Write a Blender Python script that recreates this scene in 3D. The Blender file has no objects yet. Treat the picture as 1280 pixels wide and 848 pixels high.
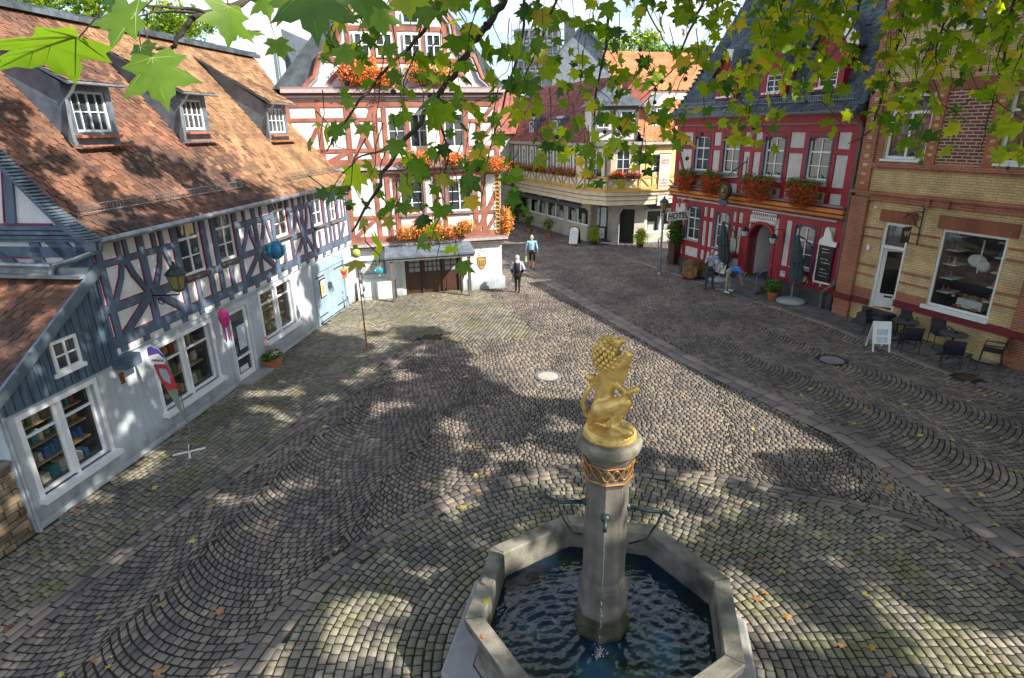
import bpy, bmesh, math, random
import numpy as np
from mathutils import Vector, Matrix
random.seed(7); rng = np.random.default_rng(7)
S = bpy.context.scene
COL = S.collection
PI = math.pi
# ------------------------------------------------------------------ camera
HCAM, FPX, PIT, ROL = 6.8, 736.5, math.radians(19.72), math.radians(0.976)
def cam_dir(v):
    x, y, z = v
    c, s = math.cos(ROL), math.sin(ROL); x, z = c*x + s*z, -s*x + c*z
    c, s = math.cos(PIT), math.sin(PIT); y, z = c*y + s*z, -s*y + c*z
    return Vector((x, y, z))
def ray(px, py): return cam_dir(((px-640)/FPX, 1, -(py-424)/FPX))
cam_data = bpy.data.cameras.new('camera'); cam = bpy.data.objects.new('camera', cam_data); COL.objects.link(cam)
cam_data.sensor_width = 36; cam_data.lens = 36*FPX/1280; cam_data.clip_start = .05; cam_data.clip_end = 3000
rx, ry, rz = cam_dir((1,0,0)), cam_dir((0,0,1)), -cam_dir((0,1,0))
cam.matrix_world = Matrix(((rx[0],ry[0],rz[0],0),(rx[1],ry[1],rz[1],0),(rx[2],ry[2],rz[2],HCAM),(0,0,0,1)))
S.camera = cam
CAMP = Vector((0,0,HCAM))
def to_px(P):
    """world points (n,3) -> photo pixels (n,2) and depth"""
    d = np.asarray(P, float) - np.array([0,0,HCAM])
    X = d @ np.array(rx); Y = d @ np.array(ry); Z = -(d @ np.array(rz))
    zz = np.where(abs(Z) < 1e-6, 1e-6, Z)
    return 640 + FPX*X/zz, 424 - FPX*Y/zz, Z
def G(px, py, z=0.0):
    d = ray(px, py); t = (z-HCAM)/d.z
    return (d.x*t, d.y*t)
# ------------------------------------------------------------------ sun, sky, exposure
LDIR = Vector((-1.1, 0.5, -1.0)).normalized()      # direction the sunlight travels
SUN_EL = math.asin(-LDIR.z); SUN_AZ = math.atan2(-LDIR.x, -LDIR.y)  # azimuth from +Y to +X
sd = bpy.data.lights.new('sun', 'SUN'); sd.energy = 5.0; sd.angle = math.radians(.55); sd.color = (1, .93, .80)
so = bpy.data.objects.new('sun', sd); COL.objects.link(so); so.rotation_euler = LDIR.to_track_quat('-Z', 'Y').to_euler()
so.location = (20, -10, 30)
W = bpy.data.worlds.new('World'); S.world = W; W.use_nodes = True
nt = W.node_tree; bg = nt.nodes['Background']
sky = nt.nodes.new('ShaderNodeTexSky'); sky.sky_type = 'NISHITA'; sky.sun_disc = False
sky.sun_elevation = SUN_EL; sky.sun_rotation = SUN_AZ; sky.air_density = 1.0; sky.dust_density = 1.2; sky.ozone_density = 1.0
tc = nt.nodes.new('ShaderNodeTexCoord'); mp = nt.nodes.new('ShaderNodeMapping'); mp.inputs['Scale'].default_value = (1,1,3.2)
cl = nt.nodes.new('ShaderNodeTexNoise'); cl.inputs['Scale'].default_value = 2.3; cl.inputs['Detail'].default_value = 8; cl.inputs['Roughness'].default_value = .58
cr = nt.nodes.new('ShaderNodeValToRGB'); cr.color_ramp.elements[0].position = .47; cr.color_ramp.elements[1].position = .62
mx = nt.nodes.new('ShaderNodeMix'); mx.data_type = 'RGBA'; mx.inputs['B'].default_value = (6.0, 6.2, 6.6, 1)
nt.links.new(tc.outputs['Generated'], mp.inputs['Vector']); nt.links.new(mp.outputs['Vector'], cl.inputs['Vector'])
nt.links.new(cl.outputs['Fac'], cr.inputs['Fac']); nt.links.new(cr.outputs['Color'], mx.inputs['Factor'])
nt.links.new(sky.outputs['Color'], mx.inputs['A']); nt.links.new(mx.outputs['Result'], bg.inputs['Color'])
bg.inputs['Strength'].default_value = .13
S.view_settings.view_transform = 'Standard'; S.view_settings.look = 'None'; S.view_settings.gamma = 1
S.view_settings.exposure = .95
S.cycles.max_bounces = 6; S.cycles.transparent_max_bounces = 8; S.cycles.caustics_reflective = False; S.cycles.caustics_refractive = False
# ------------------------------------------------------------------ frames (a facade's own axes)
class Fr:
    """x to the right along the facade, y into the building, z up"""
    def __init__(s, P, az=None, Q=None):
        if Q is not None: az = math.degrees(math.atan2(Q[0]-P[0], Q[1]-P[1]))
        a = math.radians(az); s.P = Vector((P[0], P[1], 0)); s.az = az
        s.X = Vector((math.sin(a), math.cos(a), 0)); s.Y = Vector((-s.X.y, s.X.x, 0))
        s.rot = math.atan2(s.X.y, s.X.x)
    def loc(s, v): v = Vector(v)-s.P; return Vector((v.dot(s.X), v.dot(s.Y), v.z))
    def world(s, x, y, z=0): return s.P + s.X*x + s.Y*y + Vector((0,0,z))
    def _r(s, px, py):
        d = ray(px, py); o = s.loc(CAMP); return o, Vector((d.dot(s.X), d.dot(s.Y), d.z))
    def y(s, px, py, y0=0):
        o, d = s._r(px, py); return o + d*((y0-o.y)/d.y)
    def x(s, px, py, x0):
        o, d = s._r(px, py); return o + d*((x0-o.x)/d.x)
    def rect(s, px0, py0, px1, py1, y0=0):
        a = s.y(px0, py0, y0); b = s.y(px1, py1, y0)
        return min(a.x,b.x), max(a.x,b.x), min(a.z,b.z), max(a.z,b.z)
# ------------------------------------------------------------------ object helpers
def tag(o, label=None, cat=None, group=None, kind=None):
    if label: o['label'] = label
    if cat: o['category'] = cat
    if group: o['group'] = group
    if kind: o['kind'] = kind
    return o
def empty(name, label=None, cat=None, loc=(0,0,0), rz=0, group=None, kind=None, parent=None):
    o = bpy.data.objects.new(name, None); COL.objects.link(o); o.location = loc; o.rotation_euler = (0,0,rz); o.empty_display_size = .2
    if parent: o.parent = parent
    return tag(o, label, cat, group, kind)
def fr_empty(name, fr, label, cat, **k): return empty(name, label, cat, loc=fr.P, rz=fr.rot, **k)
class MB:
    def __init__(s): s.v = []; s.f = []; s.m = []
    def add(s, vs, fs, m=0):
        b = len(s.v); s.v += [tuple(v) for v in vs]; s.f += [tuple(i+b for i in f) for f in fs]; s.m += [m]*len(fs); return s
    def box(s, x0, x1, y0, y1, z0, z1, m=0):
        return s.add([(x,y,z) for z in (z0,z1) for y in (y0,y1) for x in (x0,x1)],
                     [(0,2,3,1),(4,5,7,6),(0,1,5,4),(2,6,7,3),(0,4,6,2),(1,3,7,5)], m)
    def quad(s, a, b, c, d, m=0): return s.add([a,b,c,d], [(0,1,2,3)], m)
    def prism(s, pts, y0, y1, m=0, ax='y'):
        """closed outline of (x,z) pairs extruded along y (or (x,y) pairs along z)"""
        n = len(pts)
        if ax == 'y': vs = [(p[0],y0,p[1]) for p in pts] + [(p[0],y1,p[1]) for p in pts]
        elif ax == 'x': vs = [(y0,p[0],p[1]) for p in pts] + [(y1,p[0],p[1]) for p in pts]
        else: vs = [(p[0],p[1],y0) for p in pts] + [(p[0],p[1],y1) for p in pts]
        fs = [tuple(range(n)), tuple(range(2*n-1, n-1, -1))] + [(i,(i+1)%n+0,(i+1)%n+n,i+n) for i in range(n)]
        return s.add(vs, fs, m)
    def bar(s, a, b, w, y0, y1, m=0):
        """flat timber in the facade plane from a to b (x,z)"""
        dx, dz = b[0]-a[0], b[1]-a[1]; L = math.hypot(dx, dz) or 1; nx, nz = -dz/L*w/2, dx/L*w/2
        return s.prism([(a[0]-nx,a[1]-nz),(b[0]-nx,b[1]-nz),(b[0]+nx,b[1]+nz),(a[0]+nx,a[1]+nz)], y0, y1, m)
    def beam(s, a, b, w, h, m=0):
        a = Vector(a); b = Vector(b); d = (b-a).normalized(); up = Vector((0,0,1)) if abs(d.z) < .95 else Vector((1,0,0))
        sx = d.cross(up).normalized()*w/2; sz = sx.cross(d).normalized()*h/2
        vs = [p+i*sx+j*sz for p in (a,b) for j in (-1,1) for i in (-1,1)]
        return s.add(vs, [(0,2,3,1),(4,5,7,6),(0,1,5,4),(2,6,7,3),(0,4,6,2),(1,3,7,5)], m)
    def tube(s, pts, r, n=8, m=0, cap=True):
        pts = [Vector(p) for p in pts]; k = len(pts); rs = list(r) if hasattr(r, '__len__') else [r]*k
        vs = []; fs = []; prev = None
        for i, p in enumerate(pts):
            t = (pts[min(i+1,k-1)]-pts[max(i-1,0)]).normalized()
            if prev is None: prev = t.orthogonal().normalized()
            u = (prev - t*prev.dot(t)); u = u.normalized() if u.length > 1e-5 else t.orthogonal().normalized(); prev = u; w = t.cross(u)
            for j in range(n):
                a = 2*PI*j/n; vs.append(p + (u*math.cos(a)+w*math.sin(a))*rs[i])
        for i in range(k-1):
            for j in range(n): fs.append((i*n+j, i*n+(j+1)%n, (i+1)*n+(j+1)%n, (i+1)*n+j))
        if cap: fs += [tuple(range(n-1,-1,-1)), tuple(range((k-1)*n, k*n))]
        return s.add(vs, fs, m)
    def lathe(s, prof, cx=0, cy=0, n=24, a0=0, m=0, ax='z', cap=True):
        vs = []; fs = []
        for r, h in prof:
            for j in range(n):
                a = a0+2*PI*j/n
                p = (cx+r*math.cos(a), cy+r*math.sin(a), h) if ax == 'z' else ((cx+r*math.cos(a), h, cy+r*math.sin(a)) if ax == 'y' else (h, cx+r*math.cos(a), cy+r*math.sin(a)))
                vs.append(p)
        k = len(prof)
        for i in range(k-1):
            for j in range(n): fs.append((i*n+j, i*n+(j+1)%n, (i+1)*n+(j+1)%n, (i+1)*n+j))
        if cap: fs += [tuple(range(n-1,-1,-1)), tuple(range((k-1)*n, k*n))]
        return s.add(vs, fs, m)
    def ball(s, c, r, m=0, seg=10, rings=7):
        rr = r if hasattr(r, '__len__') else (r,r,r); vs = [(c[0],c[1],c[2]-rr[2])]; fs = []
        for i in range(1, rings):
            t = PI*i/rings
            for j in range(seg):
                a = 2*PI*j/seg; vs.append((c[0]+rr[0]*math.sin(t)*math.cos(a), c[1]+rr[1]*math.sin(t)*math.sin(a), c[2]-rr[2]*math.cos(t)))
        vs.append((c[0],c[1],c[2]+rr[2])); T = len(vs)-1
        for j in range(seg): fs.append((0, 1+(j+1)%seg, 1+j)); fs.append((T, 1+(rings-2)*seg+j, 1+(rings-2)*seg+(j+1)%seg))
        for i in range(rings-2):
            for j in range(seg): fs.append((1+i*seg+j, 1+i*seg+(j+1)%seg, 1+(i+1)*seg+(j+1)%seg, 1+(i+1)*seg+j))
        return s.add(vs, fs, m)
    def np_add(s, V, F, m=0):
        b = len(s.v); s.v += V.tolist() if hasattr(V,'tolist') else V; s.f += (np.asarray(F)+b).tolist(); s.m += [m]*len(F) if not hasattr(m,'__len__') else list(m)
    def build(s, name, mats, parent=None, smooth=False, bevel=0, loc=None, rz=None):
        me = bpy.data.meshes.new(name); me.from_pydata(s.v, [], s.f)
        mats = mats if isinstance(mats, (list,tuple)) else [mats]
        for q in mats: me.materials.append(q)
        if len(mats) > 1: me.polygons.foreach_set('material_index', s.m)
        bm = bmesh.new(); bm.from_mesh(me); bmesh.ops.recalc_face_normals(bm, faces=bm.faces); bm.to_mesh(me); bm.free()
        if smooth: me.polygons.foreach_set('use_smooth', [True]*len(me.polygons))
        me.update()
        o = bpy.data.objects.new(name, me); COL.objects.link(o)
        if parent: o.parent = parent
        if loc: o.location = loc
        if rz is not None: o.rotation_euler = (0,0,rz)
        if bevel:
            b = o.modifiers.new('bevel', 'BEVEL'); b.width = bevel; b.segments = 2; b.limit_method = 'ANGLE'
        return o
def fast_mesh(name, V, F, mats, midx=None, parent=None, smooth=False):
    """numpy mesh, F all quads or all tris, no normal fixing"""
    V = np.asarray(V, np.float32); F = np.asarray(F, np.int32); me = bpy.data.meshes.new(name)
    me.vertices.add(len(V)); me.vertices.foreach_set('co', V.ravel()); k = F.shape[1]
    me.loops.add(F.size); me.loops.foreach_set('vertex_index', F.ravel())
    me.polygons.add(len(F)); me.polygons.foreach_set('loop_start', np.arange(0, F.size, k, dtype=np.int32)); me.polygons.foreach_set('loop_total', np.full(len(F), k, np.int32))
    for q in (mats if isinstance(mats, (list,tuple)) else [mats]): me.materials.append(q)
    if midx is not None: me.polygons.foreach_set('material_index', np.asarray(midx, np.int32))
    if smooth: me.polygons.foreach_set('use_smooth', np.ones(len(F), bool))
    me.update(calc_edges=True); me.validate()
    o = bpy.data.objects.new(name, me); COL.objects.link(o)
    if parent: o.parent = parent
    return o
def copy_tree(o, parent=None):
    c = o.copy(); COL.objects.link(c)
    if parent is not None: c.parent = parent
    for ch in list(o.children): copy_tree(ch, c)
    return c
# ------------------------------------------------------------------ materials
def mat(name, col, rough=.8, var=.15, scale=4, bump=.0, metal=0, col2=None, island=0, stretch=None, spec=None, streak=0, fine=0, splash=0):
    """principled surface with mottled colour: noise of two sizes, optional per-piece variation"""
    m = bpy.data.materials.new(name); m.use_nodes = True; n = m.node_tree.nodes; l = m.node_tree.links; b = n['Principled BSDF']
    b.inputs['Roughness'].default_value = rough; b.inputs['Metallic'].default_value = metal
    if spec is not None: b.inputs['Specular IOR Level'].default_value = spec
    t = n.new('ShaderNodeTexCoord'); mp = n.new('ShaderNodeMapping'); l.new(t.outputs['Object'], mp.inputs['Vector'])
    if stretch: mp.inputs['Scale'].default_value = stretch
    a = n.new('ShaderNodeTexNoise'); a.inputs['Scale'].default_value = scale; a.inputs['Detail'].default_value = 6; l.new(mp.outputs['Vector'], a.inputs['Vector'])
    r = n.new('ShaderNodeValToRGB'); l.new(a.outputs['Fac'], r.inputs['Fac'])
    c2 = col2 or tuple(max(0, c*(1-2*var)) for c in col)
    r.color_ramp.elements[0].position = .32; r.color_ramp.elements[1].position = .66
    r.color_ramp.elements[0].color = (*c2, 1); r.color_ramp.elements[1].color = (*[min(1,c*(1+var*.5)) for c in col], 1)
    out = r.outputs['Color']
    if island:
        g = n.new('ShaderNodeNewGeometry'); h = n.new('ShaderNodeMapRange'); h.inputs['To Min'].default_value = 1-island; h.inputs['To Max'].default_value = 1+island
        l.new(g.outputs['Random Per Island'], h.inputs['Value'])
        q = n.new('ShaderNodeMix'); q.data_type = 'RGBA'; q.blend_type = 'MULTIPLY'; q.inputs['Factor'].default_value = 1
        l.new(out, q.inputs['A']); l.new(h.outputs['Result'], q.inputs['B']); out = q.outputs['Result']
    if streak:
        m2 = n.new('ShaderNodeMapping'); m2.inputs['Scale'].default_value = (6,6,.5); l.new(t.outputs['Object'], m2.inputs['Vector'])
        s2 = n.new('ShaderNodeTexNoise'); s2.inputs['Scale'].default_value = 1.5; s2.inputs['Detail'].default_value = 5; l.new(m2.outputs['Vector'], s2.inputs['Vector'])
        h2 = n.new('ShaderNodeMapRange'); h2.inputs['From Min'].default_value = .35; h2.inputs['From Max'].default_value = .7; h2.inputs['To Min'].default_value = 1; h2.inputs['To Max'].default_value = 1-streak
        l.new(s2.outputs['Fac'], h2.inputs['Value'])
        q = n.new('ShaderNodeMix'); q.data_type = 'RGBA'; q.blend_type = 'MULTIPLY'; q.inputs['Factor'].default_value = 1
        l.new(out, q.inputs['A']); l.new(h2.outputs['Result'], q.inputs['B']); out = q.outputs['Result']
    if splash:      # rain-splash dirt along the foot of a wall, ragged upper edge
        sp = n.new('ShaderNodeSeparateXYZ'); l.new(t.outputs['Object'], sp.inputs[0]); s3 = n.new('ShaderNodeTexNoise'); s3.inputs['Scale'].default_value = 3.5; s3.inputs['Detail'].default_value = 8; l.new(t.outputs['Object'], s3.inputs['Vector'])
        ma = n.new('ShaderNodeMath'); ma.operation = 'MULTIPLY_ADD'; ma.inputs[1].default_value = -.9; l.new(s3.outputs['Fac'], ma.inputs[0]); l.new(sp.outputs['Z'], ma.inputs[2])
        h3 = n.new('ShaderNodeMapRange'); h3.inputs['From Min'].default_value = -.45; h3.inputs['From Max'].default_value = .0; h3.inputs['To Min'].default_value = 1-splash; h3.inputs['To Max'].default_value = 1; l.new(ma.outputs[0], h3.inputs['Value'])
        q = n.new('ShaderNodeMix'); q.data_type = 'RGBA'; q.blend_type = 'MULTIPLY'; q.inputs['Factor'].default_value = 1; l.new(out, q.inputs['A']); l.new(h3.outputs['Result'], q.inputs['B']); out = q.outputs['Result']
    l.new(out, b.inputs['Base Color'])
    if bump:
        f = n.new('ShaderNodeTexNoise'); f.inputs['Scale'].default_value = fine or scale*6; f.inputs['Detail'].default_value = 5; l.new(mp.outputs['Vector'], f.inputs['Vector'])
        bp = n.new('ShaderNodeBump'); bp.inputs['Strength'].default_value = bump; bp.inputs['Distance'].default_value = .02
        l.new(f.outputs['Fac'], bp.inputs['Height']); l.new(bp.outputs['Normal'], b.inputs['Normal'])
    return m
def brick_mat(name, c1, c2, mortar, bw=.25, bh=.078, mort=.011, axes='xz'):
    m = bpy.data.materials.new(name); m.use_nodes = True; n = m.node_tree.nodes; l = m.node_tree.links; b = n['Principled BSDF']; b.inputs['Roughness'].default_value = .85
    t = n.new('ShaderNodeTexCoord'); sp = n.new('ShaderNodeSeparateXYZ'); cb = n.new('ShaderNodeCombineXYZ'); l.new(t.outputs['Object'], sp.inputs[0])
    ad = n.new('ShaderNodeMath'); l.new(sp.outputs['X'], ad.inputs[0]); l.new(sp.outputs['Y'], ad.inputs[1])
    l.new(ad.outputs[0], cb.inputs['X']); l.new(sp.outputs['Z'], cb.inputs['Y'])
    k = n.new('ShaderNodeTexBrick'); k.inputs['Scale'].default_value = 1; k.inputs['Brick Width'].default_value = bw; k.inputs['Row Height'].default_value = bh
    k.inputs['Mortar Size'].default_value = mort; k.inputs['Mortar Smooth'].default_value = .3; k.inputs['Bias'].default_value = -.2
    k.inputs['Color1'].default_value = (*c1,1); k.inputs['Color2'].default_value = (*c2,1); k.inputs['Mortar'].default_value = (*mortar,1)
    l.new(cb.outputs[0], k.inputs['Vector'])
    a = n.new('ShaderNodeTexNoise'); a.inputs['Scale'].default_value = 1.6; a.inputs['Detail'].default_value = 8; l.new(t.outputs['Object'], a.inputs['Vector'])
    h = n.new('ShaderNodeMapRange'); h.inputs['From Min'].default_value = .3; h.inputs['From Max'].default_value = .7; h.inputs['To Min'].default_value = .72; h.inputs['To Max'].default_value = 1.15; l.new(a.outputs['Fac'], h.inputs['Value'])
    q = n.new('ShaderNodeMix'); q.data_type = 'RGBA'; q.blend_type = 'MULTIPLY'; q.inputs['Factor'].default_value = 1
    l.new(k.outputs['Color'], q.inputs['A']); l.new(h.outputs['Result'], q.inputs['B']); l.new(q.outputs['Result'], b.inputs['Base Color'])
    bp = n.new('ShaderNodeBump'); bp.inputs['Strength'].default_value = .6; bp.inputs['Distance'].default_value = .01; bp.invert = True
    l.new(k.outputs['Fac'], bp.inputs['Height']); l.new(bp.outputs['Normal'], b.inputs['Normal'])
    return m
def glass_mat(name, tint=(.02,.028,.035), clear=0.0, rough=.04):
    m = bpy.data.materials.new(name); m.use_nodes = True; n = m.node_tree.nodes; l = m.node_tree.links; b = n['Principled BSDF']
    t = n.new('ShaderNodeTexCoord'); a = n.new('ShaderNodeTexNoise'); a.inputs['Scale'].default_value = 2.2; l.new(t.outputs['Object'], a.inputs['Vector'])
    r = n.new('ShaderNodeValToRGB'); r.color_ramp.elements[0].color = (*tint,1); r.color_ramp.elements[1].color = (*[c*2.6 for c in tint],1); l.new(a.outputs['Fac'], r.inputs['Fac'])
    l.new(r.outputs['Color'], b.inputs['Base Color']); b.inputs['Roughness'].default_value = rough; b.inputs['Specular IOR Level'].default_value = .9
    bp = n.new('ShaderNodeBump'); bp.inputs['Strength'].default_value = .25; bp.inputs['Distance'].default_value = .02; l.new(a.outputs['Fac'], bp.inputs['Height']); l.new(bp.outputs['Normal'], b.inputs['Normal'])
    if clear:
        gl = n.new('ShaderNodeBsdfGlossy'); gl.inputs['Roughness'].default_value = rough; tr = n.new('ShaderNodeBsdfTransparent'); tr.inputs['Color'].default_value = (.86,.9,.9,1)
        f = n.new('ShaderNodeLayerWeight'); f.inputs['Blend'].default_value = .5; pw_ = n.new('ShaderNodeMath'); pw_.operation = 'POWER'; pw_.inputs[1].default_value = 4; l.new(f.outputs['Facing'], pw_.inputs[0]); mr = n.new('ShaderNodeMapRange'); mr.inputs['To Min'].default_value = .07; l.new(pw_.outputs[0], mr.inputs['Value'])
        x = n.new('ShaderNodeMixShader'); l.new(mr.outputs['Result'], x.inputs['Fac']); l.new(tr.outputs[0], x.inputs[1]); l.new(gl.outputs[0], x.inputs[2]); l.new(x.outputs[0], n['Material Output'].inputs['Surface'])
    return m
def leaf_mat(name, dark, light, yellow=None, trans=.45):
    m = bpy.data.materials.new(name); m.use_nodes = True; n = m.node_tree.nodes; l = m.node_tree.links; b = n['Principled BSDF']; b.inputs['Roughness'].default_value = .5; b.inputs['Specular IOR Level'].default_value = .35
    g = n.new('ShaderNodeNewGeometry'); r = n.new('ShaderNodeValToRGB'); e = r.color_ramp.elements; e[0].color = (*dark,1); e[1].color = (*light,1); e[0].position = 0; e[1].position = .8
    if yellow: q = e.new(.97); q.color = (*yellow,1)
    t = n.new('ShaderNodeTexCoord'); no = n.new('ShaderNodeTexNoise'); no.inputs['Scale'].default_value = 32; no.inputs['Detail'].default_value = 4; l.new(t.outputs['Object'], no.inputs['Vector'])
    ad = n.new('ShaderNodeMath'); ad.operation = 'MULTIPLY_ADD'; ad.inputs[1].default_value = .5; l.new(no.outputs['Fac'], ad.inputs[0]); 
    mu = n.new('ShaderNodeMath'); mu.operation = 'MULTIPLY_ADD'; mu.inputs[1].default_value = 1; mu.inputs[2].default_value = -.25; l.new(g.outputs['Random Per Island'], mu.inputs[0]); l.new(mu.outputs[0], ad.inputs[2])
    l.new(ad.outputs[0], r.inputs['Fac']); l.new(r.outputs['Color'], b.inputs['Base Color'])
    tr = n.new('ShaderNodeBsdfTranslucent'); hs = n.new('ShaderNodeHueSaturation'); hs.inputs['Value'].default_value = 3.2; hs.inputs['Saturation'].default_value = 1.1; hs.inputs['Hue'].default_value = .485
    l.new(r.outputs['Color'], hs.inputs['Color']); l.new(hs.outputs['Color'], tr.inputs['Color'])
    x = n.new('ShaderNodeMixShader'); x.inputs['Fac'].default_value = trans; l.new(b.outputs[0], x.inputs[1]); l.new(tr.outputs[0], x.inputs[2]); l.new(x.outputs[0], n['Material Output'].inputs['Surface'])
    return m
M = {}
M['white_plaster'] = mat('white_plaster', (.80,.80,.78), .9, .05, 1.2, .12, streak=.1, splash=.25)
M['blue_plaster'] = mat('pale_blue_plaster', (.50,.56,.62), .9, .08, .8, .25, streak=.16, splash=.45)
M['cool_plaster'] = mat('cool_white_plaster', (.60,.67,.71), .9, .08, 1.2, .15, streak=.12, splash=.35)
M['panel'] = mat('panel_plaster', (.74,.74,.74), .9, .08, 2, .1)
M['panel_grey'] = mat('panel_grey', (.60,.58,.57), .9, .08, 2, .1)
M['blue_timber'] = mat('blue_grey_timber', (.105,.152,.225), .65, .22, 3, .25, stretch=(1,1,.4))
M['blue_boards'] = mat('blue_boards', (.085,.135,.20), .6, .25, 5, .25, stretch=(3,3,.3))
M['carmine'] = mat('carmine_line', (.25,.02,.055), .7, .1)
M['red_timber'] = mat('oxide_red_timber', (.38,.14,.095), .75, .2, 3, .2)
M['mauve_trim'] = mat('mauve_trim', (.27,.19,.21), .75, .1, 3)
M['hotel_red'] = mat('wine_red_timber', (.33,.012,.030), .55, .12, 2, .08)
M['hotel_blue'] = mat('hotel_grey_blue_line', (.07,.08,.13), .6, .1)
M['orange_trim'] = mat('orange_trim', (.62,.22,.035), .6, .12, 3)
M['maroon_trim'] = mat('maroon_trim', (.12,.015,.02), .6, .1)
M['white_paint'] = mat('white_paint', (.82,.83,.84), .45, .05, 3)
M['grey_paint'] = mat('grey_paint', (.33,.35,.37), .6, .1, 3)
M['lightblue_paint'] = mat('lightblue_paint', (.33,.45,.54), .55, .07, 2, .05, streak=.1)
M['slate'] = mat('slate', (.085,.105,.125), .5, .25, 3, .2, island=.35)
M['hotel_slate'] = mat('green_grey_slate', (.055,.075,.082), .45, .25, 2.5, .2, island=.4)
M['lead'] = mat('lead_sheet', (.17,.22,.28), .4, .2, 3, .1, metal=.3)
M['zinc'] = mat('zinc_metal', (.32,.35,.37), .4, .2, 4, 0, metal=.6)
M['black_iron'] = mat('black_iron', (.012,.013,.016), .45, .2, 6)
M['rust_pole'] = mat('rust_pole', (.42,.13,.05), .7, .2, 8)
M['tile_old_shaded'] = mat('clay_tile_old_shaded', (.175,.078,.045), .85, .3, .9, .3, col2=(.062,.037,.029), island=.4)  # old brown tiles, with the shade on the roof put into the colour
M['tile_sunlit_ochre'] = mat('clay_tile_sunlit_ochre', (.30,.165,.082), .85, .3, .9, .3, col2=(.15,.085,.045), island=.25)  # clay tile as it looks in sun; the light is in the colour
M['tile_red'] = mat('clay_tile_red', (.28,.075,.05), .8, .2, 2, .2, col2=(.15,.05,.045), island=.3)
M['tile_orange'] = mat('clay_tile_orange', (.50,.19,.08), .8, .15, 1.5, .2, island=.15)
M['yellow_brick'] = brick_mat('yellow_brick', (.70,.51,.245), (.58,.41,.19), (.36,.30,.20))
M['red_brick'] = brick_mat('red_brick', (.42,.13,.065), (.30,.085,.05), (.36,.27,.21))
M['red_panel'] = brick_mat('infill_brick', (.22,.065,.045), (.15,.045,.04), (.55,.43,.36), .30, .10, .018)
M['soldier'] = brick_mat('soldier_brick', (.34,.11,.05), (.27,.08,.05), (.20,.12,.09), .075, .5, .01)
M['terracotta'] = mat('terracotta', (.42,.14,.07), .8, .15, 6, .1)
M['dark_band'] = mat('dark_red_band', (.16,.018,.022), .6, .1, 4)
M['glass'] = glass_mat('window_glass')
M['shopglass'] = glass_mat('shop_glass', clear=1)
M['interior'] = mat('interior_dark', (.035,.033,.03), .9, .3, 2)
M['curtain'] = mat('curtain_cloth', (.55,.54,.50), .9, .15, 5, stretch=(8,8,.6))
M['brown_wood'] = mat('brown_door_wood', (.085,.035,.022), .5, .2, 6, .15, stretch=(4,4,.4))
M['grey_wood'] = mat('weathered_wood', (.16,.145,.13), .85, .25, 6, .2, stretch=(5,5,.4))
M['barrel_wood'] = mat('barrel_oak', (.26,.14,.06), .7, .25, 5, .2, island=.25)
M['barrel_dark'] = mat('barrel_oak_dark', (.13,.06,.03), .7, .25, 5, .2, island=.25)
M['sandstone'] = mat('basin_stone', (.22,.205,.165), .8, .25, 3.2, .5, col2=(.07,.066,.058), fine=40)
M['column_stone'] = mat('column_stone', (.19,.17,.145), .8, .2, 2.2, .3, col2=(.085,.08,.072), streak=.35, fine=40)
M['concrete'] = mat('pale_concrete', (.30,.30,.30), .85, .12, 3, .15)
M['dark_concrete'] = mat('dark_plinth', (.06,.065,.07), .8, .2, 3, .15)
M['tan'] = mat('tan_plaster', (.70,.60,.43), .85, .08, 1.5)
M['grey_tan'] = mat('grey_tan_plaster', (.47,.44,.39), .85, .1, 1.5)
M['yellow_paint'] = mat('ochre_yellow_paint', (.66,.42,.12), .7, .08, 2)
M['yellow_wall'] = mat('yellow_plaster', (.76,.60,.32), .85, .06, 1.5)
M['awning'] = mat('awning_cloth', (.07,.075,.085), .8, .15, 4)
M['teal_cloth'] = mat('parasol_cloth', (.055,.085,.095), .85, .25, 6, .3, stretch=(5,5,.5))
M['chair_plastic'] = mat('chair_weave', (.018,.022,.035), .55, .2, 30)
M['gold'] = mat('gilding', (.92,.62,.20), .36, .2, 7, .5, metal=.5, col2=(.55,.36,.11), fine=30, spec=.3)
M['verdigris'] = mat('verdigris_bronze', (.045,.075,.075), .45, .3, 10, .1, metal=.5)
M['skin'] = mat('skin', (.50,.28,.20), .6, .05, 10)
M['screen_print'] = mat('poster_print', (.30,.42,.52), .6, .4, 12, col2=(.7,.72,.74))
M['paper'] = mat('paper', (.72,.72,.68), .8, .1, 10)
M['bark'] = mat('plane_bark', (.075,.058,.045), .85, .35, 14, .3)
def flat(name, col, rough=.6, **k):
    if name not in M: M[name] = mat(name, col, rough, k.pop('var', .12), k.pop('scale', 8), **k)
    return M[name]
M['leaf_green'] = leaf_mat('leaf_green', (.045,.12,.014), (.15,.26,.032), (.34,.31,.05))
M['leaf_lit'] = leaf_mat('leaf_sunlit_yellow_green', (.09,.17,.016), (.28,.37,.04), (.50,.38,.06), .58)  # lit copy of the green leaf: sunlight is put into its colour
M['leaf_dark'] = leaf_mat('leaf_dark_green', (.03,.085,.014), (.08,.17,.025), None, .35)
M['shrub'] = leaf_mat('shrub_leaf', (.02,.055,.012), (.06,.13,.025), None, .25)
M['shrub_lime'] = leaf_mat('lime_shrub_leaf', (.11,.17,.015), (.26,.32,.04), None, .3)
M['flower_red'] = leaf_mat('geranium_red', (.45,.025,.012), (.66,.11,.03), None, .3)
M['flower_orange'] = leaf_mat('begonia_orange', (.55,.16,.04), (.75,.35,.13), (.7,.5,.3), .3)
M['flower_pink'] = leaf_mat('pink_petal', (.5,.06,.12), (.7,.25,.3), None, .3)
M['flower_white'] = leaf_mat('white_petal', (.6,.6,.55), (.8,.8,.78), None, .3)
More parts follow.
